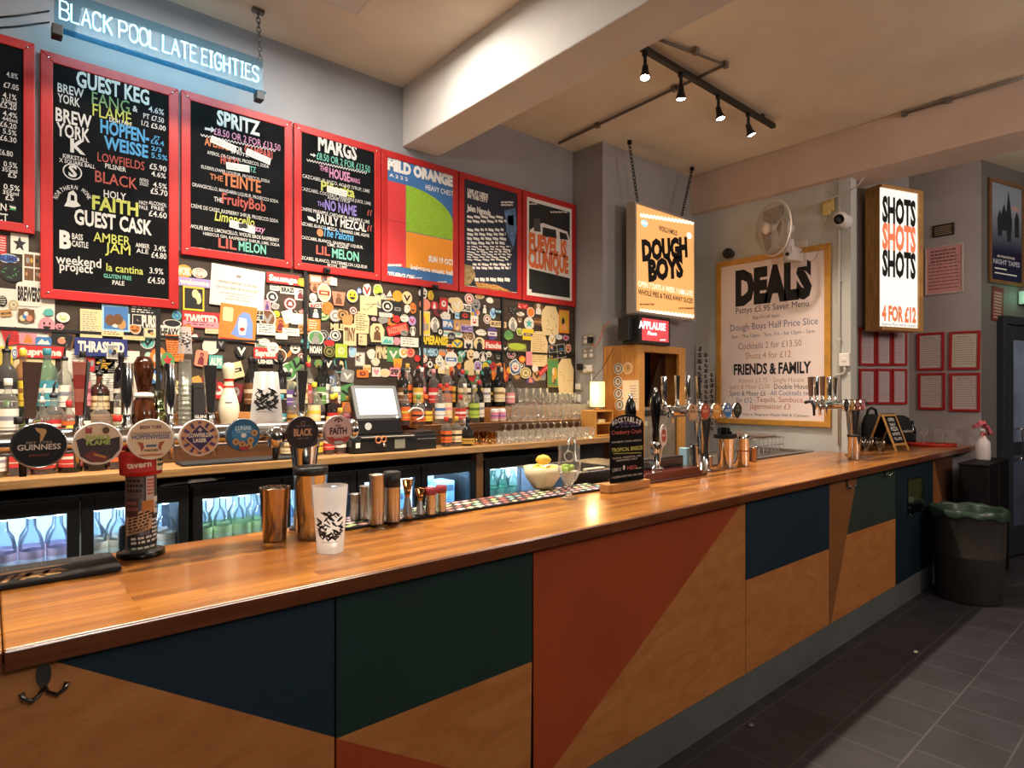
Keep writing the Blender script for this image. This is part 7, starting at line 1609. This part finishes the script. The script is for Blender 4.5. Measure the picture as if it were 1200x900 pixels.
# remaining gaps are filled with small stickers, each of its own colour and motif
rnd = random.Random(77)
combos = [(sh, c, mo, c2) for sh in 'ceRdrh' for c in 'wkscuamrobgtwkskw' for mo in 'osvhOjjb8' for c2 in 'wkrksctd' if c != c2]; combos = sorted(set(combos)); rnd.shuffle(combos); made = 0
def covered(x, y, w, h):
    for X, Y, W, H in stk_boxes:
        ox = min(x + w / 2, X + W / 2) - max(x - w / 2, X - W / 2); oy = min(y + h / 2, Y + H / 2) - max(y - h / 2, Y - H / 2)
        if ox > 0 and oy > 0 and ox * oy > .38 * w * h and W * H < 3000: return True
    return False
tries = 0
while made < 42 and tries < 9000:
    tries += 1; x = rnd.uniform(180, 664); lo = 300 + .131 * (x - 213) + 9 if x > 210 else 366
    y = rnd.uniform(lo, 452 + (x < 420) * 10 - (x > 500) * 6); w_ = rnd.uniform(10, 17) * (1.2 if x < 420 else 1); h_ = w_ * rnd.uniform(.85, 1.35)
    if covered(x, y, w_, h_) or not combos: continue
    c = combos.pop()
    if sticker(x, y, w_, h_, c[0], c[1], c[2], c[3], rnd.uniform(-18, 18)): made += 1
# the drinks notice carries its own lines
pn = P(279, 337, Y=3.823); b = MB(); D_ = depth(pn); k = D_ / F * .92
for s_, dz, h, w_ in (("DRINKS SUPPORT AVAILABLE", 3, 3.2, 50), ("ON TALL BAR UPON REQUEST", -4, 3.2, 52), ("PLEASE ASK AT BAR", -17, 2.0, 30)): b.text(s_, 0, dz * k, h * k, mat('#4a4846', .8), 0, w=w_ * k, bold=.01)
for i, dz in enumerate((-9.5, -13)): b.flat([(-22 * k + i * 10 * k, dz * k), (22 * k - i * 6 * k, dz * k), (22 * k - i * 6 * k, (dz + .9) * k), (-22 * k + i * 10 * k, (dz + .9) * k)], 0, mat('#8a8884', .8))
b.flat([(-3 * k, 12 * k), (3 * k, 12 * k), (3 * k, 16 * k), (-3 * k, 16 * k)], 0, mat('#8a8884', .8))
for o in list(bpy.data.objects):
    if o.get('label', '').startswith('large white notice about drinks'): q = b.build('notice_print', o); q.location = (0, -.0012, 0)
# ------------------------------------------------------------------ bottles on the back bar
BC = {'clear': ('#eef0ea', 'clear'), 'green': ('#5f8a5a', 'green'), 'dkgreen': ('#1f2e1e', 'dark green'), 'amber': ('#a8682a', 'amber'), 'brown': ('#4a2a16', 'brown'), 'aqua': ('#a8d4cc', 'aqua'), 'pink': ('#e0a8a4', 'pink'), 'black': ('#18161a', 'black'), 'blue': ('#7a9cc0', 'blue'), 'gold': ('#d8b24a', 'gold'), 'smoke': ('#8a8680', 'smoky')}
LQ = {None: None, 'amber': '#c87a2c', 'rum': '#8a4a1c', 'red': '#b83a34', 'pink': '#e09a96', 'lime': '#b8c46a', 'gold': '#dcb44a', 'straw': '#e0cf90', 'blue': '#6aa0c0'}
LC = {'w': ('white', '#e4ddd0'), 'c': ('cream', '#dfcba0'), 'r': ('red', '#b8302c'), 'k': ('black', '#1c1a1c'), 'o': ('orange', '#d9642a'), 'g': ('green', '#5f8f4a'), 'y': ('yellow', '#d8bc3c'), 'b': ('blue', '#3f6aa0'), 't': ('teal', '#3f8a96'), 'p': ('pink', '#d98a94'), 'v': ('purple', '#5f4686'), 'd': ('gold', '#c49a3a'), 's': ('silver', '#b4b2ae'), 'u': ('brown', '#6a4426'), 'l': ('lime', '#a8c04a')}
KIND = {'spirit': ([(0, 0), (.035, 0), (.037, .006), (.037, .18), (.030, .205), (.014, .225), (.0135, .275)], 'straight'), 'tall': ([(0, 0), (.032, 0), (.034, .006), (.034, .205), (.026, .235), (.013, .255), (.0125, .31)], 'tall slim'), 'squat': ([(0, 0), (.043, 0), (.046, .008), (.046, .115), (.036, .14), (.014, .158), (.0135, .20)], 'squat'), 'wine': ([(0, .012), (.034, 0), (.037, .006), (.037, .18), (.030, .215), (.014, .245), (.0135, .305)], 'wine'), 'small': ([(0, 0), (.025, 0), (.027, .005), (.027, .105), (.020, .125), (.010, .14), (.010, .175)], 'small'), 'square': ([(0, 0), (.045, 0), (.047, .006), (.047, .165), (.034, .185), (.017, .20), (.0165, .245)], 'square'), 'round': ([(0, 0), (.03, 0), (.05, .03), (.056, .07), (.048, .11), (.02, .145), (.014, .16), (.0135, .21)], 'round-bellied')}
TIER = {0: (3.42, ZS + .0008), 1: (3.60, Z1 + .0008), 2: (3.752, Z2 + .0008)}
NEAR = [(0, 30, 'behind the wooden tap handle'), (30, 92, 'behind the first two badges'), (92, 150, 'between the striped and chrome handles'), (150, 215, 'behind the chrome handles'), (215, 300, 'around the bowling pin'), (300, 345, 'behind the upturned frosted cup'), (345, 412, 'next to the till screen'), (412, 500, 'just past the till screen'), (500, 535, 'past the cash drawer'), (535, 565, 'before the wine bottles'), (565, 700, 'among the wine bottles')]
BOT = []; t2r = {}
def bottle(px, tier, kind, glass, liq, lab, cap, pour=False, lab2=None, dy=0.0, sc_=1.0, label=None, lz=(.22, .62)):
    Y, Z = TIER[tier]; Y += dy; X = P(px, 470, Y=Y).x; prof, kn = KIND[kind]; n = 4 if kind == 'square' else 18
    prof = [(r * sc_, z * sc_) for r, z in prof]; top = prof[-1][1]; rt = prof[-1][0]; R = max(r for r, z in prof); body = prof[3][1]
    gl = BC[glass]; near = [w for a, c, w in NEAR if a <= px < c]; near = near[0] if near else ''
    if label is None:
        lw = (LC[lab][0] + ' label') if lab else 'no label'
        label = '%s %s bottle, %s, %s %s' % (gl[1], kn, lw, LC[cap][0], 'pourer' if pour else 'cap')
        row = ('front row', 'middle shelf', 'top shelf')[tier]
        for cand in (label + ', ' + row + ' ' + near,):
            if cand not in used_lab: label = cand; break
        else:
            k = 2
            label = label.replace(' bottle,', ' bottle of %s liquid,' % (liq or 'no')) + ', ' + row + ' ' + near
    used_lab[label] = 1
    BOT.append(t := thing('bottle', label, 'bottle', (X, Y, Z), (PI / 4 if n == 4 else 0) + (0.0), 'bottles on the back bar')); t2r[t.name] = (R * (.72 if n == 4 else 1) + .0025, tier)
    b = MB(); b.lathe(prof, thin(gl[0], .7, .04, .12 if glass in ('clear', 'aqua', 'pink', 'smoke', 'gold') else .03) if glass != 'black' else mat('#141216', .15), n, smooth=(n != 4)); b.build('bottle_glass', t)
    if liq:
        q = [(max(r - .0025, 0), z + (.004 if i < 2 else 0)) for i, (r, z) in enumerate(prof[:4])]; f = .55 + random.random() * .4; zt = q[2][1] + (q[3][1] - q[2][1]) * f if len(q) > 3 else .1
        b = MB(); b.lathe(q[:3] + [(q[3][0], zt), (0, zt)], thin(LQ[liq], .3), n, smooth=(n != 4)); b.build('liquid', t)
    if lab:
        b = MB(); z0, z1 = body * lz[0], body * (lz[1] + .2); b.lathe([(R + .0008, z0), (R + .0008, z1)], mat(LC[lab][1], .6), n, smooth=(n != 4))
        c2 = mat(LC[lab2][1], .6) if lab2 else mat({'w': '#8a8a94', 'c': '#8a6a44', 'r': '#e0d0c0', 'o': '#2c2420', 'g': '#dfe0c8', 'y': '#8a5a24', 't': '#d8e4e0', 'p': '#9a4a5c', 'd': '#5a3a1c', 's': '#4a4c54', 'l': '#4a6a2c'}.get(lab, '#c8b89a'), .6)
        b.lathe([(R + .0014, z0 + (z1 - z0) * .52), (R + .0014, z0 + (z1 - z0) * .70)], c2, n, smooth=(n != 4)); b.lathe([(R + .0014, z0 + (z1 - z0) * .2), (R + .0014, z0 + (z1 - z0) * .24)], c2, n, smooth=(n != 4)); b.build('paper_label', t)
    cm = mat(LC[cap][1], .35)
    b = MB()
    if pour:
        b.lathe([(rt + .001, top - .004), (rt + .003, top), (rt + .003, top + .012), (.007, top + .016), (.006, top + .03), (0, top + .03)], cm, 12); b.tube([(0, 0, top + .02), (.002, 0, top + .05), (.012, 0, top + .085)], [.006, .005, .0035], cm, 8); b.build('pourer', t)
    else: b.lathe([(rt + .0015, top - .022), (rt + .0025, top - .02), (rt + .0025, top + .008), (rt, top + .010), (0, top + .010)], cm, 14); b.build('cap', t)
    return t
for a in ((9, 2, 'spirit', 'smoke', None, 'k', 'k', True, 'w', 0, 1.1, 'black and white patterned bottle with black pourer behind wooden handle'), (26, 2, 'tall', 'gold', 'gold', 'y', 'y'), (55, 2, 'spirit', 'aqua', 'lime', 't', 't', False, 'w', 0, 1.15), (76, 2, 'spirit', 'clear', 'pink', 'w', 'k', True), (96, 2, 'tall', 'clear', 'red', 'p', 'k'), (117, 2, 'squat', 'amber', 'rum', 'c', 'k', True), (141, 2, 'tall', 'black', None, 'k', 'k', False, 'w'),
          (-8, 1, 'spirit', 'gold', 'gold', 'y', 'k', True), (7, 1, 'spirit', 'clear', 'straw', 'c', 'k', True), (21, 1, 'small', 'green', 'lime', 'g', 'g'), (39, 1, 'spirit', 'clear', None, 'w', 'w'), (51, 1, 'squat', 'green', 'lime', 'l', 'k', True), (64, 1, 'small', 'clear', 'pink', 'r', 's', True), (78, 1, 'squat', 'clear', 'pink', 'r', 'k', True, 'w'), (90, 1, 'small', 'clear', 'red', 'o', 'r'), (104, 1, 'spirit', 'clear', 'red', 'w', 'k', True, 'r'), (115, 1, 'small', 'brown', None, 'w', 'k'), (127, 1, 'round', 'clear', None, None, 'k', True), (139, 1, 'spirit', 'clear', None, 'w', 'k', False, 'g'), (156, 1, 'small', 'green', 'lime', 'c', 'w'),
          (2, 0, 'squat', 'clear', 'straw', 'w', 'k'), (30, 0, 'square', 'clear', 'red', 'r', 'k'), (52, 0, 'squat', 'clear', 'red', 'r', 'w', False, 'w'), (73, 0, 'squat', 'brown', 'rum', 'r', 'd'), (112, 0, 'squat', 'black', None, 'k', 'k', False, 'g'), (131, 0, 'square', 'clear', 'red', 'o', 'r'),
          (292, 2, 'tall', 'brown', None, 'u', 'k'), (301, 2, 'tall', 'dkgreen', None, 'k', 'k'), (327, 2, 'tall', 'black', None, 'k', 'k'), (340, 2, 'square', 'clear', None, 'v', 'k', False, 'w', 0, .95), (352, 2, 'tall', 'clear', 'amber', 'c', 'k'), (363.5, 2, 'tall', 'clear', 'red', 'r', 'r', False, 'p', 0, .95), (374, 2, 'spirit', 'green', 'lime', 'g', 'k'), (382, 2, 'tall', 'black', None, 'w', 'k'), (391, 2, 'tall', 'clear', 'straw', 'w', 'k', False, None, 0, .9),
          (333, 1, 'small', 'amber', 'amber', 't', 't', False, None, 0, 1.15), (344, 1, 'squat', 'clear', 'amber', 'd', 'k', True), (357, 1, 'small', 'clear', 'straw', 'y', 'y', False, None, 0, 1.1), (366, 1, 'spirit', 'clear', 'straw', 'c', 'y', False, 'y'), (377, 1, 'small', 'clear', 'amber', 'k', 'k', False, 'w', 0, 1.2), (387, 1, 'small', 'amber', 'amber', 'r', 'y', False, None, 0, 1.15), (396, 1, 'small', 'amber', 'gold', 'o', 'y', False, None, 0, 1.2), (405, 1, 'small', 'clear', 'red', 'p', 'd', False, None, 0, 1.1),
          (338, 0, 'squat', 'clear', 'amber', 'c', 'd', False, None, 0, .9), (358, 0, 'small', 'clear', None, 'w', 'k', True), (372, 0, 'squat', 'clear', 'straw', 'y', 'k', False, None, 0, .8), (386, 0, 'small', 'clear', 'red', 'r', 'd', False, None, 0, 1.2), (396, 0, 'spirit', 'clear', 'pink', 'w', 'd', False, 'k', 0, .95),
          (470, 2, 'spirit', 'brown', 'rum', 'u', 'k'), (480, 2, 'tall', 'clear', 'amber', 'o', 'd'), (488, 2, 'spirit', 'amber', 'rum', 'd', 'k', False, 'c'), (497, 2, 'tall', 'clear', 'pink', 'p', 'w', False, 'r', 0, .92), (506, 2, 'spirit', 'pink', 'pink', 'r', 'p'), (514, 2, 'tall', 'brown', None, 'k', 'd'), (522, 2, 'spirit', 'clear', 'straw', 'o', 'c', False, None, 0, 1.1), (532, 2, 'tall', 'amber', 'amber', 'd', 'o', False, None, 0, .95), (540, 2, 'spirit', 'clear', None, 'c', 'r'), (549, 2, 'spirit', 'green', 'lime', 'w', 'g', False, 'k'), (558, 2, 'spirit', 'clear', 'straw', 'y', 'c'), (562, 1, 'wine', 'dkgreen', None, 'w', 'r', False, None, .03, 1.0, 'red-capped wine bottle low among the dark ones, white label'), (566.5, 2, 'wine', 'dkgreen', None, 'w', 'k'), (577, 2, 'wine', 'black', None, 'k', 'k', False, 'd'), (585, 2, 'wine', 'dkgreen', None, 'c', 'k', False, None, 0, 1.04), (593, 2, 'wine', 'black', None, 'w', 's', False, 'd'), (600, 2, 'small', 'clear', 'pink', 'p', 'k', False, 'w', 0, 1.3),
          (478, 1, 'spirit', 'clear', 'amber', 'o', 'k', False, 'y', 0, .85), (490, 1, 'squat', 'clear', 'gold', 'o', 'g'), (500, 1, 'squat', 'amber', 'amber', 'y', 'o'), (513, 1, 'spirit', 'clear', None, 'w', 'r', False, 'b', .02, 1.0), (525, 1, 'spirit', 'clear', 'straw', 'c', 'r', False, 'p', .02, 1.02), (537, 1, 'square', 'clear', None, 'r', 'r', False, 'w', .02, .8), (545.5, 1, 'tall', 'clear', None, 'w', 'w', False, 'r', .03, .9), (553, 1, 'spirit', 'clear', 'lime', 'l', 's', False, None, 0, .98),
          (523, 0, 'square', 'clear', 'red', 'o', 'r', False, 'k', -.02, .78), (535.5, 0, 'square', 'clear', 'straw', 'c', 'd', False, 'k', -.02, .78), (549.5, 0, 'round', 'brown', 'rum', 'd', 'k', False, 'u', -.02, .88), (559, 0, 'squat', 'clear', 'straw', 'w', 's', False, None, .02, .85)):
    bottle(*a)
# nothing may stand inside anything else: push crowded neighbours apart along and across their shelf
FIX = {1: [(P(168.5, 470, Y=3.61).x, 3.61, .066), (P(217, 470, Y=3.60).x, 3.60, .038), (P(188, 470, Y=3.60).x, 3.60, .034), (P(238.7, 460, Y=3.59).x, 3.605, .075), (P(268, 450, Y=3.60).x, 3.60, .059), (P(579.5, 490, Y=3.6).x, 3.6, .034), (P(588, 490, Y=3.6).x, 3.6, .034)], 2: [(P(428, 470, Y=3.73).x + .02, 3.74, .19), (P(609, 480, Y=3.75).x, 3.75, .085)], 0: [(P(566, 480, Y=3.36).x + .02, 3.4, .075)]}
YL = {0: (3.285, 3.527), 1: (3.532, 3.673), 2: (3.689, 3.819)}
pos = {t.name: [t.location.x, t.location.y + (.03 if i % 2 else -.03) * (t2r[t.name][1] > 0)] for i, t in enumerate(BOT)}
for it in range(400):
    mv = False
    for i, a in enumerate(BOT):
        ra, ta = t2r[a.name]; pa = pos[a.name]
        for b_ in BOT[i + 1:]:
            rb, tb = t2r[b_.name]
            if ta != tb: continue
            pb = pos[b_.name]; dx, dy = pb[0] - pa[0], pb[1] - pa[1]; d = math.hypot(dx, dy); ov = ra + rb - d
            if ov > 0:
                mv = True; d = max(d, 1e-4); ux = dx / d if abs(dx) > 1e-4 else .7; uy = dy / d; k = ov * .5 + .0002
                pa[0] -= ux * k; pa[1] -= uy * k; pb[0] += ux * k; pb[1] += uy * k
        for fx_, fy_, fr_ in FIX.get(ta, []):
            dx, dy = pa[0] - fx_, pa[1] - fy_; d = math.hypot(dx, dy)
            if d < ra + fr_: mv = True; pa[0] += (1 if dx > 0 else -1) * (ra + fr_ - d + .0005)
        pa[1] = min(max(pa[1], YL[ta][0] + ra), YL[ta][1] - ra)
    if not mv: break
for t in BOT: t.location.x, t.location.y = pos[t.name]
# ornaments and cups by the taps
X = P(168.5, 470, Y=3.61).x; t = thing('glass_jug', 'tall dark brown glass vessel with a white collar behind the chrome handle', 'vase', (X, 3.61, Z1 + .0008))
b = MB(); b.lathe([(0, 0), (.05, 0), (.058, .02), (.062, .10), (.05, .17), (.034, .2), (.028, .22), (.036, .27), (.046, .33), (.046, .37), (.03, .405), (0, .41)], mat('#3a1c0e', .12, 0, .9, 16, 0, 60, 0, (3, 3, .7)), 24); b.build('body', t); b = MB(); b.lathe([(.037, .195), (.046, .2), (.046, .212), (.031, .222)], WHITE, 24); b.build('collar', t)
b = MB(); b.lathe([(0, 0), (.026, 0), (.027, .002), (.033, .128), (.036, .130), (.036, .1405), (.034, .142)], thin('#f2f4ee', 1.3, .06, .09), 20); o = b.build('plastic_cup'); X = P(217, 470, Y=3.60).x; CUPG = 'clear plastic cups nested in a tall stack'
for i in range(11):
    c = o if i == 0 else o.copy()
    if i: COL.objects.link(c)
    c.location = (X, 3.60, Z1 + .142 + .0009 + i * .0255); c.rotation_euler.x = PI
    if i == 0: tag(c, 'clear plastic cup nested in the tall upturned stack behind the taps', 'cup', CUPG)
q = MB(); rr = random.Random(6); am = -math.atan2(X, 3.6)
for i in range(36):
    a = rr.gauss(0, .6); z = .07 + rr.gauss(0, .02); v = []
    for s in range(6):
        f = s / 5 * 2 - 1; th = a + f * .2
        for d_ in (-1, 1): z2 = z + d_ * .0035 * (1 - f * f) ** .5; r = .0272 + (.142 - z2) / .142 * .0075 + .0004; v.append((r * math.sin(th + am), -r * math.cos(th + am), z2))
    q.add(v, [(2 * s, 2 * s + 2, 2 * s + 3, 2 * s + 1) for s in range(5)], INK)
t = thing('plastic_cup', 'printed frosted cup capping the tall stack of clear cups', 'cup', (X, 3.60, Z1 + .142 + .002 + 10 * .0255 + .03)); b = MB(); b.lathe([(.0352, -.0), (.0345, .002), (.0272, .142), (0, .143)], thin('#dfe0e2', .5, .25, .4), 20); b.build('cup_wall', t); q.build('printed_artwork', t)
X = P(189.5, 470, Y=3.60).x; c0 = None
for i in range(5):
    if c0 is None: c0 = MB().lathe([(0, .003), (.026, 0), (.03, .06), (.032, .075)], thin('#dfe6cf', 1.2), 18).build('shot_glass'); c = c0; tag(c, 'pale green-tinted glass in the short stack beside the jug', 'glass', 'stacked pale green glasses')
    else: c = c0.copy(); COL.objects.link(c)
    c.location = (X, 3.60, Z1 + .0008 + i * .04)
X = P(238.7, 460, Y=3.59).x; t = thing('gift_box', 'tall matt black gift box beside the bowling pin', 'box', (X, 3.565, Z1 + .0008)); H = .275
b = MB(); b.box(-.055, .055, 0, .08, 0, H - .03, mat('#1d1b1e', .6)); b.build('body', t, .002); b = MB(); b.box(-.0565, .0565, -.0015, .0815, H - .03, H, mat('#232124', .6)); b.build('lid', t, .002); b = MB(); b.text('GUINNESS', 0, .085, .016, mat('#d8d4cc', .6), -.0006, maxw=.1, bold=.02); b.build('lettering', t)
X = P(268, 450, Y=3.60).x; t = thing('bowling_pin', 'white bowling pin with two red neck bands behind the taps', 'bowling pin', (X, 3.60, Z1 + .0008))
PIN = [(0, 0), (.026, 0), (.029, .01), (.045, .06), (.056, .115), (.054, .15), (.042, .20), (.028, .245), (.0235, .27), (.0235, .29), (.027, .315), (.0325, .35), (.031, .37), (.022, .385), (0, .39)]
b = MB(); b.lathe(PIN, mat('#e6dcc0', .3, 0, .06, 8), 32); b.build('pin_body', t)
b = MB(); b.lathe([(.0285, .249), (.0262, .259)], REDP, 28); b.lathe([(.0248, .285), (.0262, .299)], REDP, 28); o = b.build('neck_band', t); o['label'] = 'two red bands'
b = MB(); am = -math.atan2(X, 3.6); v = []
for i in range(9):
    th = am + (i / 8 - .5) * .7; r = .0555
    for z in (.165, .172): v.append(((.0515 if z > .17 else .0525) * math.sin(th), -(.0515 if z > .17 else .0525) * math.cos(th), z))
b.add(v, [(2 * i, 2 * i + 2, 2 * i + 3, 2 * i + 1) for i in range(8)], mat('#7a7a90', .5)); b.build('printed_crest', t)
# black tray under the taps at the back bar's edge
b = MB(); b.prism(rrect(0, .62, 0, .012, .004), 0, .16, RUBBER); o = b.build('serving_tray', bevel=.002); p = P(228, 546, Z=ZS); o.location = (.72, 3.285, ZS + .0008); tag(o, 'flat black tray lying at the edge of the back bar', 'tray')
b = MB(); rr = random.Random(1); b.add([(0, 0, 0), (.30, .01, .012), (.34, .1, .02), (.05, .12, .004), (0, 0, .003), (.30, .01, .015), (.34, .1, .023), (.05, .12, .007)], [(3, 2, 1, 0), (4, 5, 6, 7), (0, 1, 5, 4), (1, 2, 6, 5), (2, 3, 7, 6), (3, 0, 4, 7)], mat('#8f8c84', .7)); b.prism([(.12, .004), (.26, .008), (.24, .02), (.14, .02)], -.004, .05, WHITE); o = b.build('folded_bar_towel'); o.location = (FRX[0] + .76, 3.36, 1.1408); tag(o, 'grey folded towel with white corner on top of the fridge', 'towel')
# ------------------------------------------------------------------ till and drawer
TLX = P(413, 520, Y=3.32).x; t = thing('point_of_sale_till', 'black touchscreen till tilted back on its stand', 'till', (TLX + .03, 3.40, ZS + .1068), -.05)
b = MB(); b.prism([(0, 0), (.36, 0), (.34, .02), (.32, .09), (.04, .09), (.02, .02)], .0, .14, mat('#161617', .4)); b.build('stand', t, .004)
A0 = P(403.7, 443.4, Y=3.46); A1 = P(453, 444.6, Y=3.46); A2 = P(418, 482.5, Y=3.36); A3 = P(463.5, 482.5, Y=3.36)
o0 = Vector((TLX + .03, 3.40, ZS + .1068)); Wd = .315; Hd = .235; M = Matrix.Translation((.035, .02, .085)) @ Matrix.Rotation(-.42, 4, 'X') @ Matrix.Rotation(.0, 4, 'Z')
b = MB(); b.prism(rrect(0, Wd, 0, Hd, .012), -.012, .030, mat('#1c1d1f', .35), M); b.prism(rrect(.006, Wd - .006, .006, Hd - .006, .01), -.0145, -.012, mat('#6c6f72', .35), M); b.build('screen_housing', t, .002)
b = MB(); b.prism(rrect(.03, Wd - .03, .032, Hd - .028, .003), -.0152, -.0145, emit('#c9ced0', .75), M); o = b.build('screen', t); o['label'] = 'pale grey lit touchscreen'
b = MB(); b.prism(ell(Wd - .04, .012, .009, .009, 14), -.017, -.0145, WHITE, M); b.build('button', t); b = MB(); b.prism(ell(.11, .05, .022, .022, 20), -.003, .0, mat('#c8c8c4', .5)); b.build('round_emblem', t)
t = thing('cash_drawer', 'black cash drawer under the touchscreen till', 'cash drawer', (TLX, 3.315, ZS + .0008), -.05)
b = MB(); b.box(0, .43, .012, .42, 0, .102, mat('#151516', .45)); b.build('casing', t, .004); b = MB(); b.box(.006, .424, 0, .012, .006, .086, mat('#101011', .5)); f = b.build('drawer', t, .002)
b = MB(); b.cyl((.20, .0, .045), (.20, -.005, .045), .010, CHROME, 14); b.build('lock', f); b = MB(); b.box(.27, .34, -.0015, 0, .02, .078, mat('#8a8878', .6)); b.box(.018, .045, -.0015, 0, .035, .065, WHITE); b.build('sticker', f); b = MB(); b.cyl((.05, -.004, .094), (.40, -.004, .094), .005, STEEL, 10); b.build('rail', t)
rr = Vector((TLX + .15, 3.299, ZS + .085)); 
b = MB(); b.tube([rr + Vector((.018 * math.cos(a) + .0, -.004, .02 * math.sin(a) - .005)) for a in [2 * PI * i / 14 for i in range(14)]], .0045, mat('#d98a5a', .6), 6, True); b.tube([rr + Vector((.035 + .014 * math.cos(a), -.006, .018 * math.sin(a) - .003)) for a in [2 * PI * i / 14 for i in range(14)]], .0045, mat('#d98a5a', .6), 6, True); o = b.build('rubber_bands'); o.location.y -= .012; tag(o, 'pair of orange rubber bands hooked on the drawer rail', 'rubber band')
o['label'] = 'orange rubber bands hooked over the cash drawer rail'
t = thing('receipt_printer', 'black receipt printer beside the cash drawer', 'printer', (TLX + .445, 3.33, ZS + .0008), -.05)
b = MB(); b.box(0, .145, 0, .2, 0, .095, mat('#19191a', .4)); b.build('body', t, .005); b = MB(); b.prism([(.0, .095), (.145, .095), (.14, .118), (.005, .112)], .02, .19, mat('#222223', .35)); b.build('lid', t, .003); b = MB(); b.box(.005, .14, -.002, 0, .066, .070, mat('#8a8a88', .4)); b.build('slot', t)
# orange board and peach envelope behind the till, red tin, boxes
p = P(428, 470, Y=3.73)
b = MB(); b.box(-.16, .20, 0, .012, 0, .30, mat('#d9762f', .6)); o = b.build('orange_board', bevel=.002); o.location = (p.x, 3.735, ZS + .0008); tag(o, 'plain orange board standing behind the till screen', 'board')
p = P(391, 450, Y=3.75); b = MB(); b.box(0, .14, 0, .05, 0, .075, mat('#c8452c', .5)); b.box(0, .14, 0, .05, .0755, .16, mat('#dcb89c', .6)); b.build('tmp')
bpy.data.objects.remove(bpy.data.objects['tmp'])
b = MB(); b.prism([(0, 0), (.16, 0), (.16, .09), (.04, .20), (0, .18)], 0, .02, mat('#d8946a', .7)); o = b.build('envelope', bevel=.002); o.location = (P(468, 480, Y=3.64).x - .12, 3.76, ZS + .0008); tag(o, 'slanted peach envelope leaning beside the till', 'envelope')
cable('white cable coiled behind the receipt printer', [P(478, 483, Y=3.52), P(485, 478, Y=3.515), P(494, 480, Y=3.51), P(496, 488, Y=3.51), P(488, 492, Y=3.51)], .005, SWH)
# ------------------------------------------------------------------ stacked glasses
GB = thin('#fbfaf4', 1.2, 0.05, 0.10)
def row(name, prof, label, group, xs, ys, z, cat='glass', flip=False, n=18, m=GB):
    o = MB().lathe(prof, m, n).build(name); first = True
    for y in ys:
        for x in xs:
            c = o if first else o.copy()
            if not first: COL.objects.link(c)
            c.location = (x + (0 if first else random.uniform(-.003, .003)), y + random.uniform(-.002, .002), z)
            if first: tag(c, label, cat, group)
            first = False
HIGH = [(0, .008), (.026, .006), (.028, 0), (.031, .07), (.032, .125)]
ROCK = [(0, .010), (.030, .006), (.032, 0), (.037, .05), (.038, .085)]
PINT = [(0, .008), (.029, .006), (.031, 0), (.036, .07), (.040, .11), (.042, .15)]
COUPE = [(.031, 0), (.034, .03), (.028, .06), (.008, .085), (.005, .10), (.006, .12), (.03, .128), (0, .131)]
def xr(a, b_, Y, n): xa = P(a, 480, Y=Y).x; xb = P(b_, 480, Y=Y).x; return [xa + (xb - xa) * i / (n - 1) for i in range(n)]
row('amber_tumbler', ROCK, 'small amber-tinted tumbler in the short row beside the round brown bottle', 'amber-tinted tumblers on the back bar', xr(566, 577, 3.36, 2), (3.36, 3.44), ZS + .0008, m=thin('#e0b070', 1.1))
row('tumbler', ROCK, 'clear tumbler in the front rows along the back bar edge', 'clear tumblers along the back bar edge', xr(588, 692, 3.33, 15), (3.335, 3.418), ZS + .0008)
row('stem_glass', COUPE, 'upturned stemmed glass in the row behind the tumblers', 'upturned stemmed glasses behind the tumblers', xr(592, 679, 3.495, 12), (3.492,), ZS + .0008)
row('highball_glass', HIGH, 'clear highball glass on the middle shelf of the glass tiers', 'highball glasses on the middle shelf', xr(601, 690, 3.60, 15), (3.567, 3.638), Z1 + .0008)
row('pint_glass', PINT, 'pint glass on the top shelf beside the wine bottles', 'pint glasses on the top shelf', xr(609, 634, 3.75, 4), (3.715, 3.792), Z2 + .0008)
row('half_pint_glass', [(r * .86, z * .74) for r, z in PINT], 'short half pint glass on the top shelf near the pilaster', 'half pint glasses on the top shelf', xr(644, 669, 3.75, 5), (3.715, 3.79), Z2 + .0008)
for i, px in enumerate((579.5, 588)):
    X = P(px, 490, Y=3.60).x; t = thing('drinks_can', ('pink and white can on the middle shelf next to red-capped wine', 'pink and white can standing just before the highball glasses')[i], 'can', (X, 3.60, Z1 + .0008), 0, 'pink drinks cans on the middle shelf')
    b = MB(); b.lathe([(0, .004), (.028, .003), (.032, .012), (.032, .09), (.027, .102), (0, .10)], mat('#e2dcd8', .3, .2), 20); b.build('can_body', t); b = MB(); b.lathe([(.0324, .025), (.0324, .075)], mat('#d8889a', .45), 20); b.lathe([(.0328, .04), (.0328, .052)], mat('#8a6ab0', .45), 20); b.build('printed_band', t)
# spotlit cable clips etc. end here
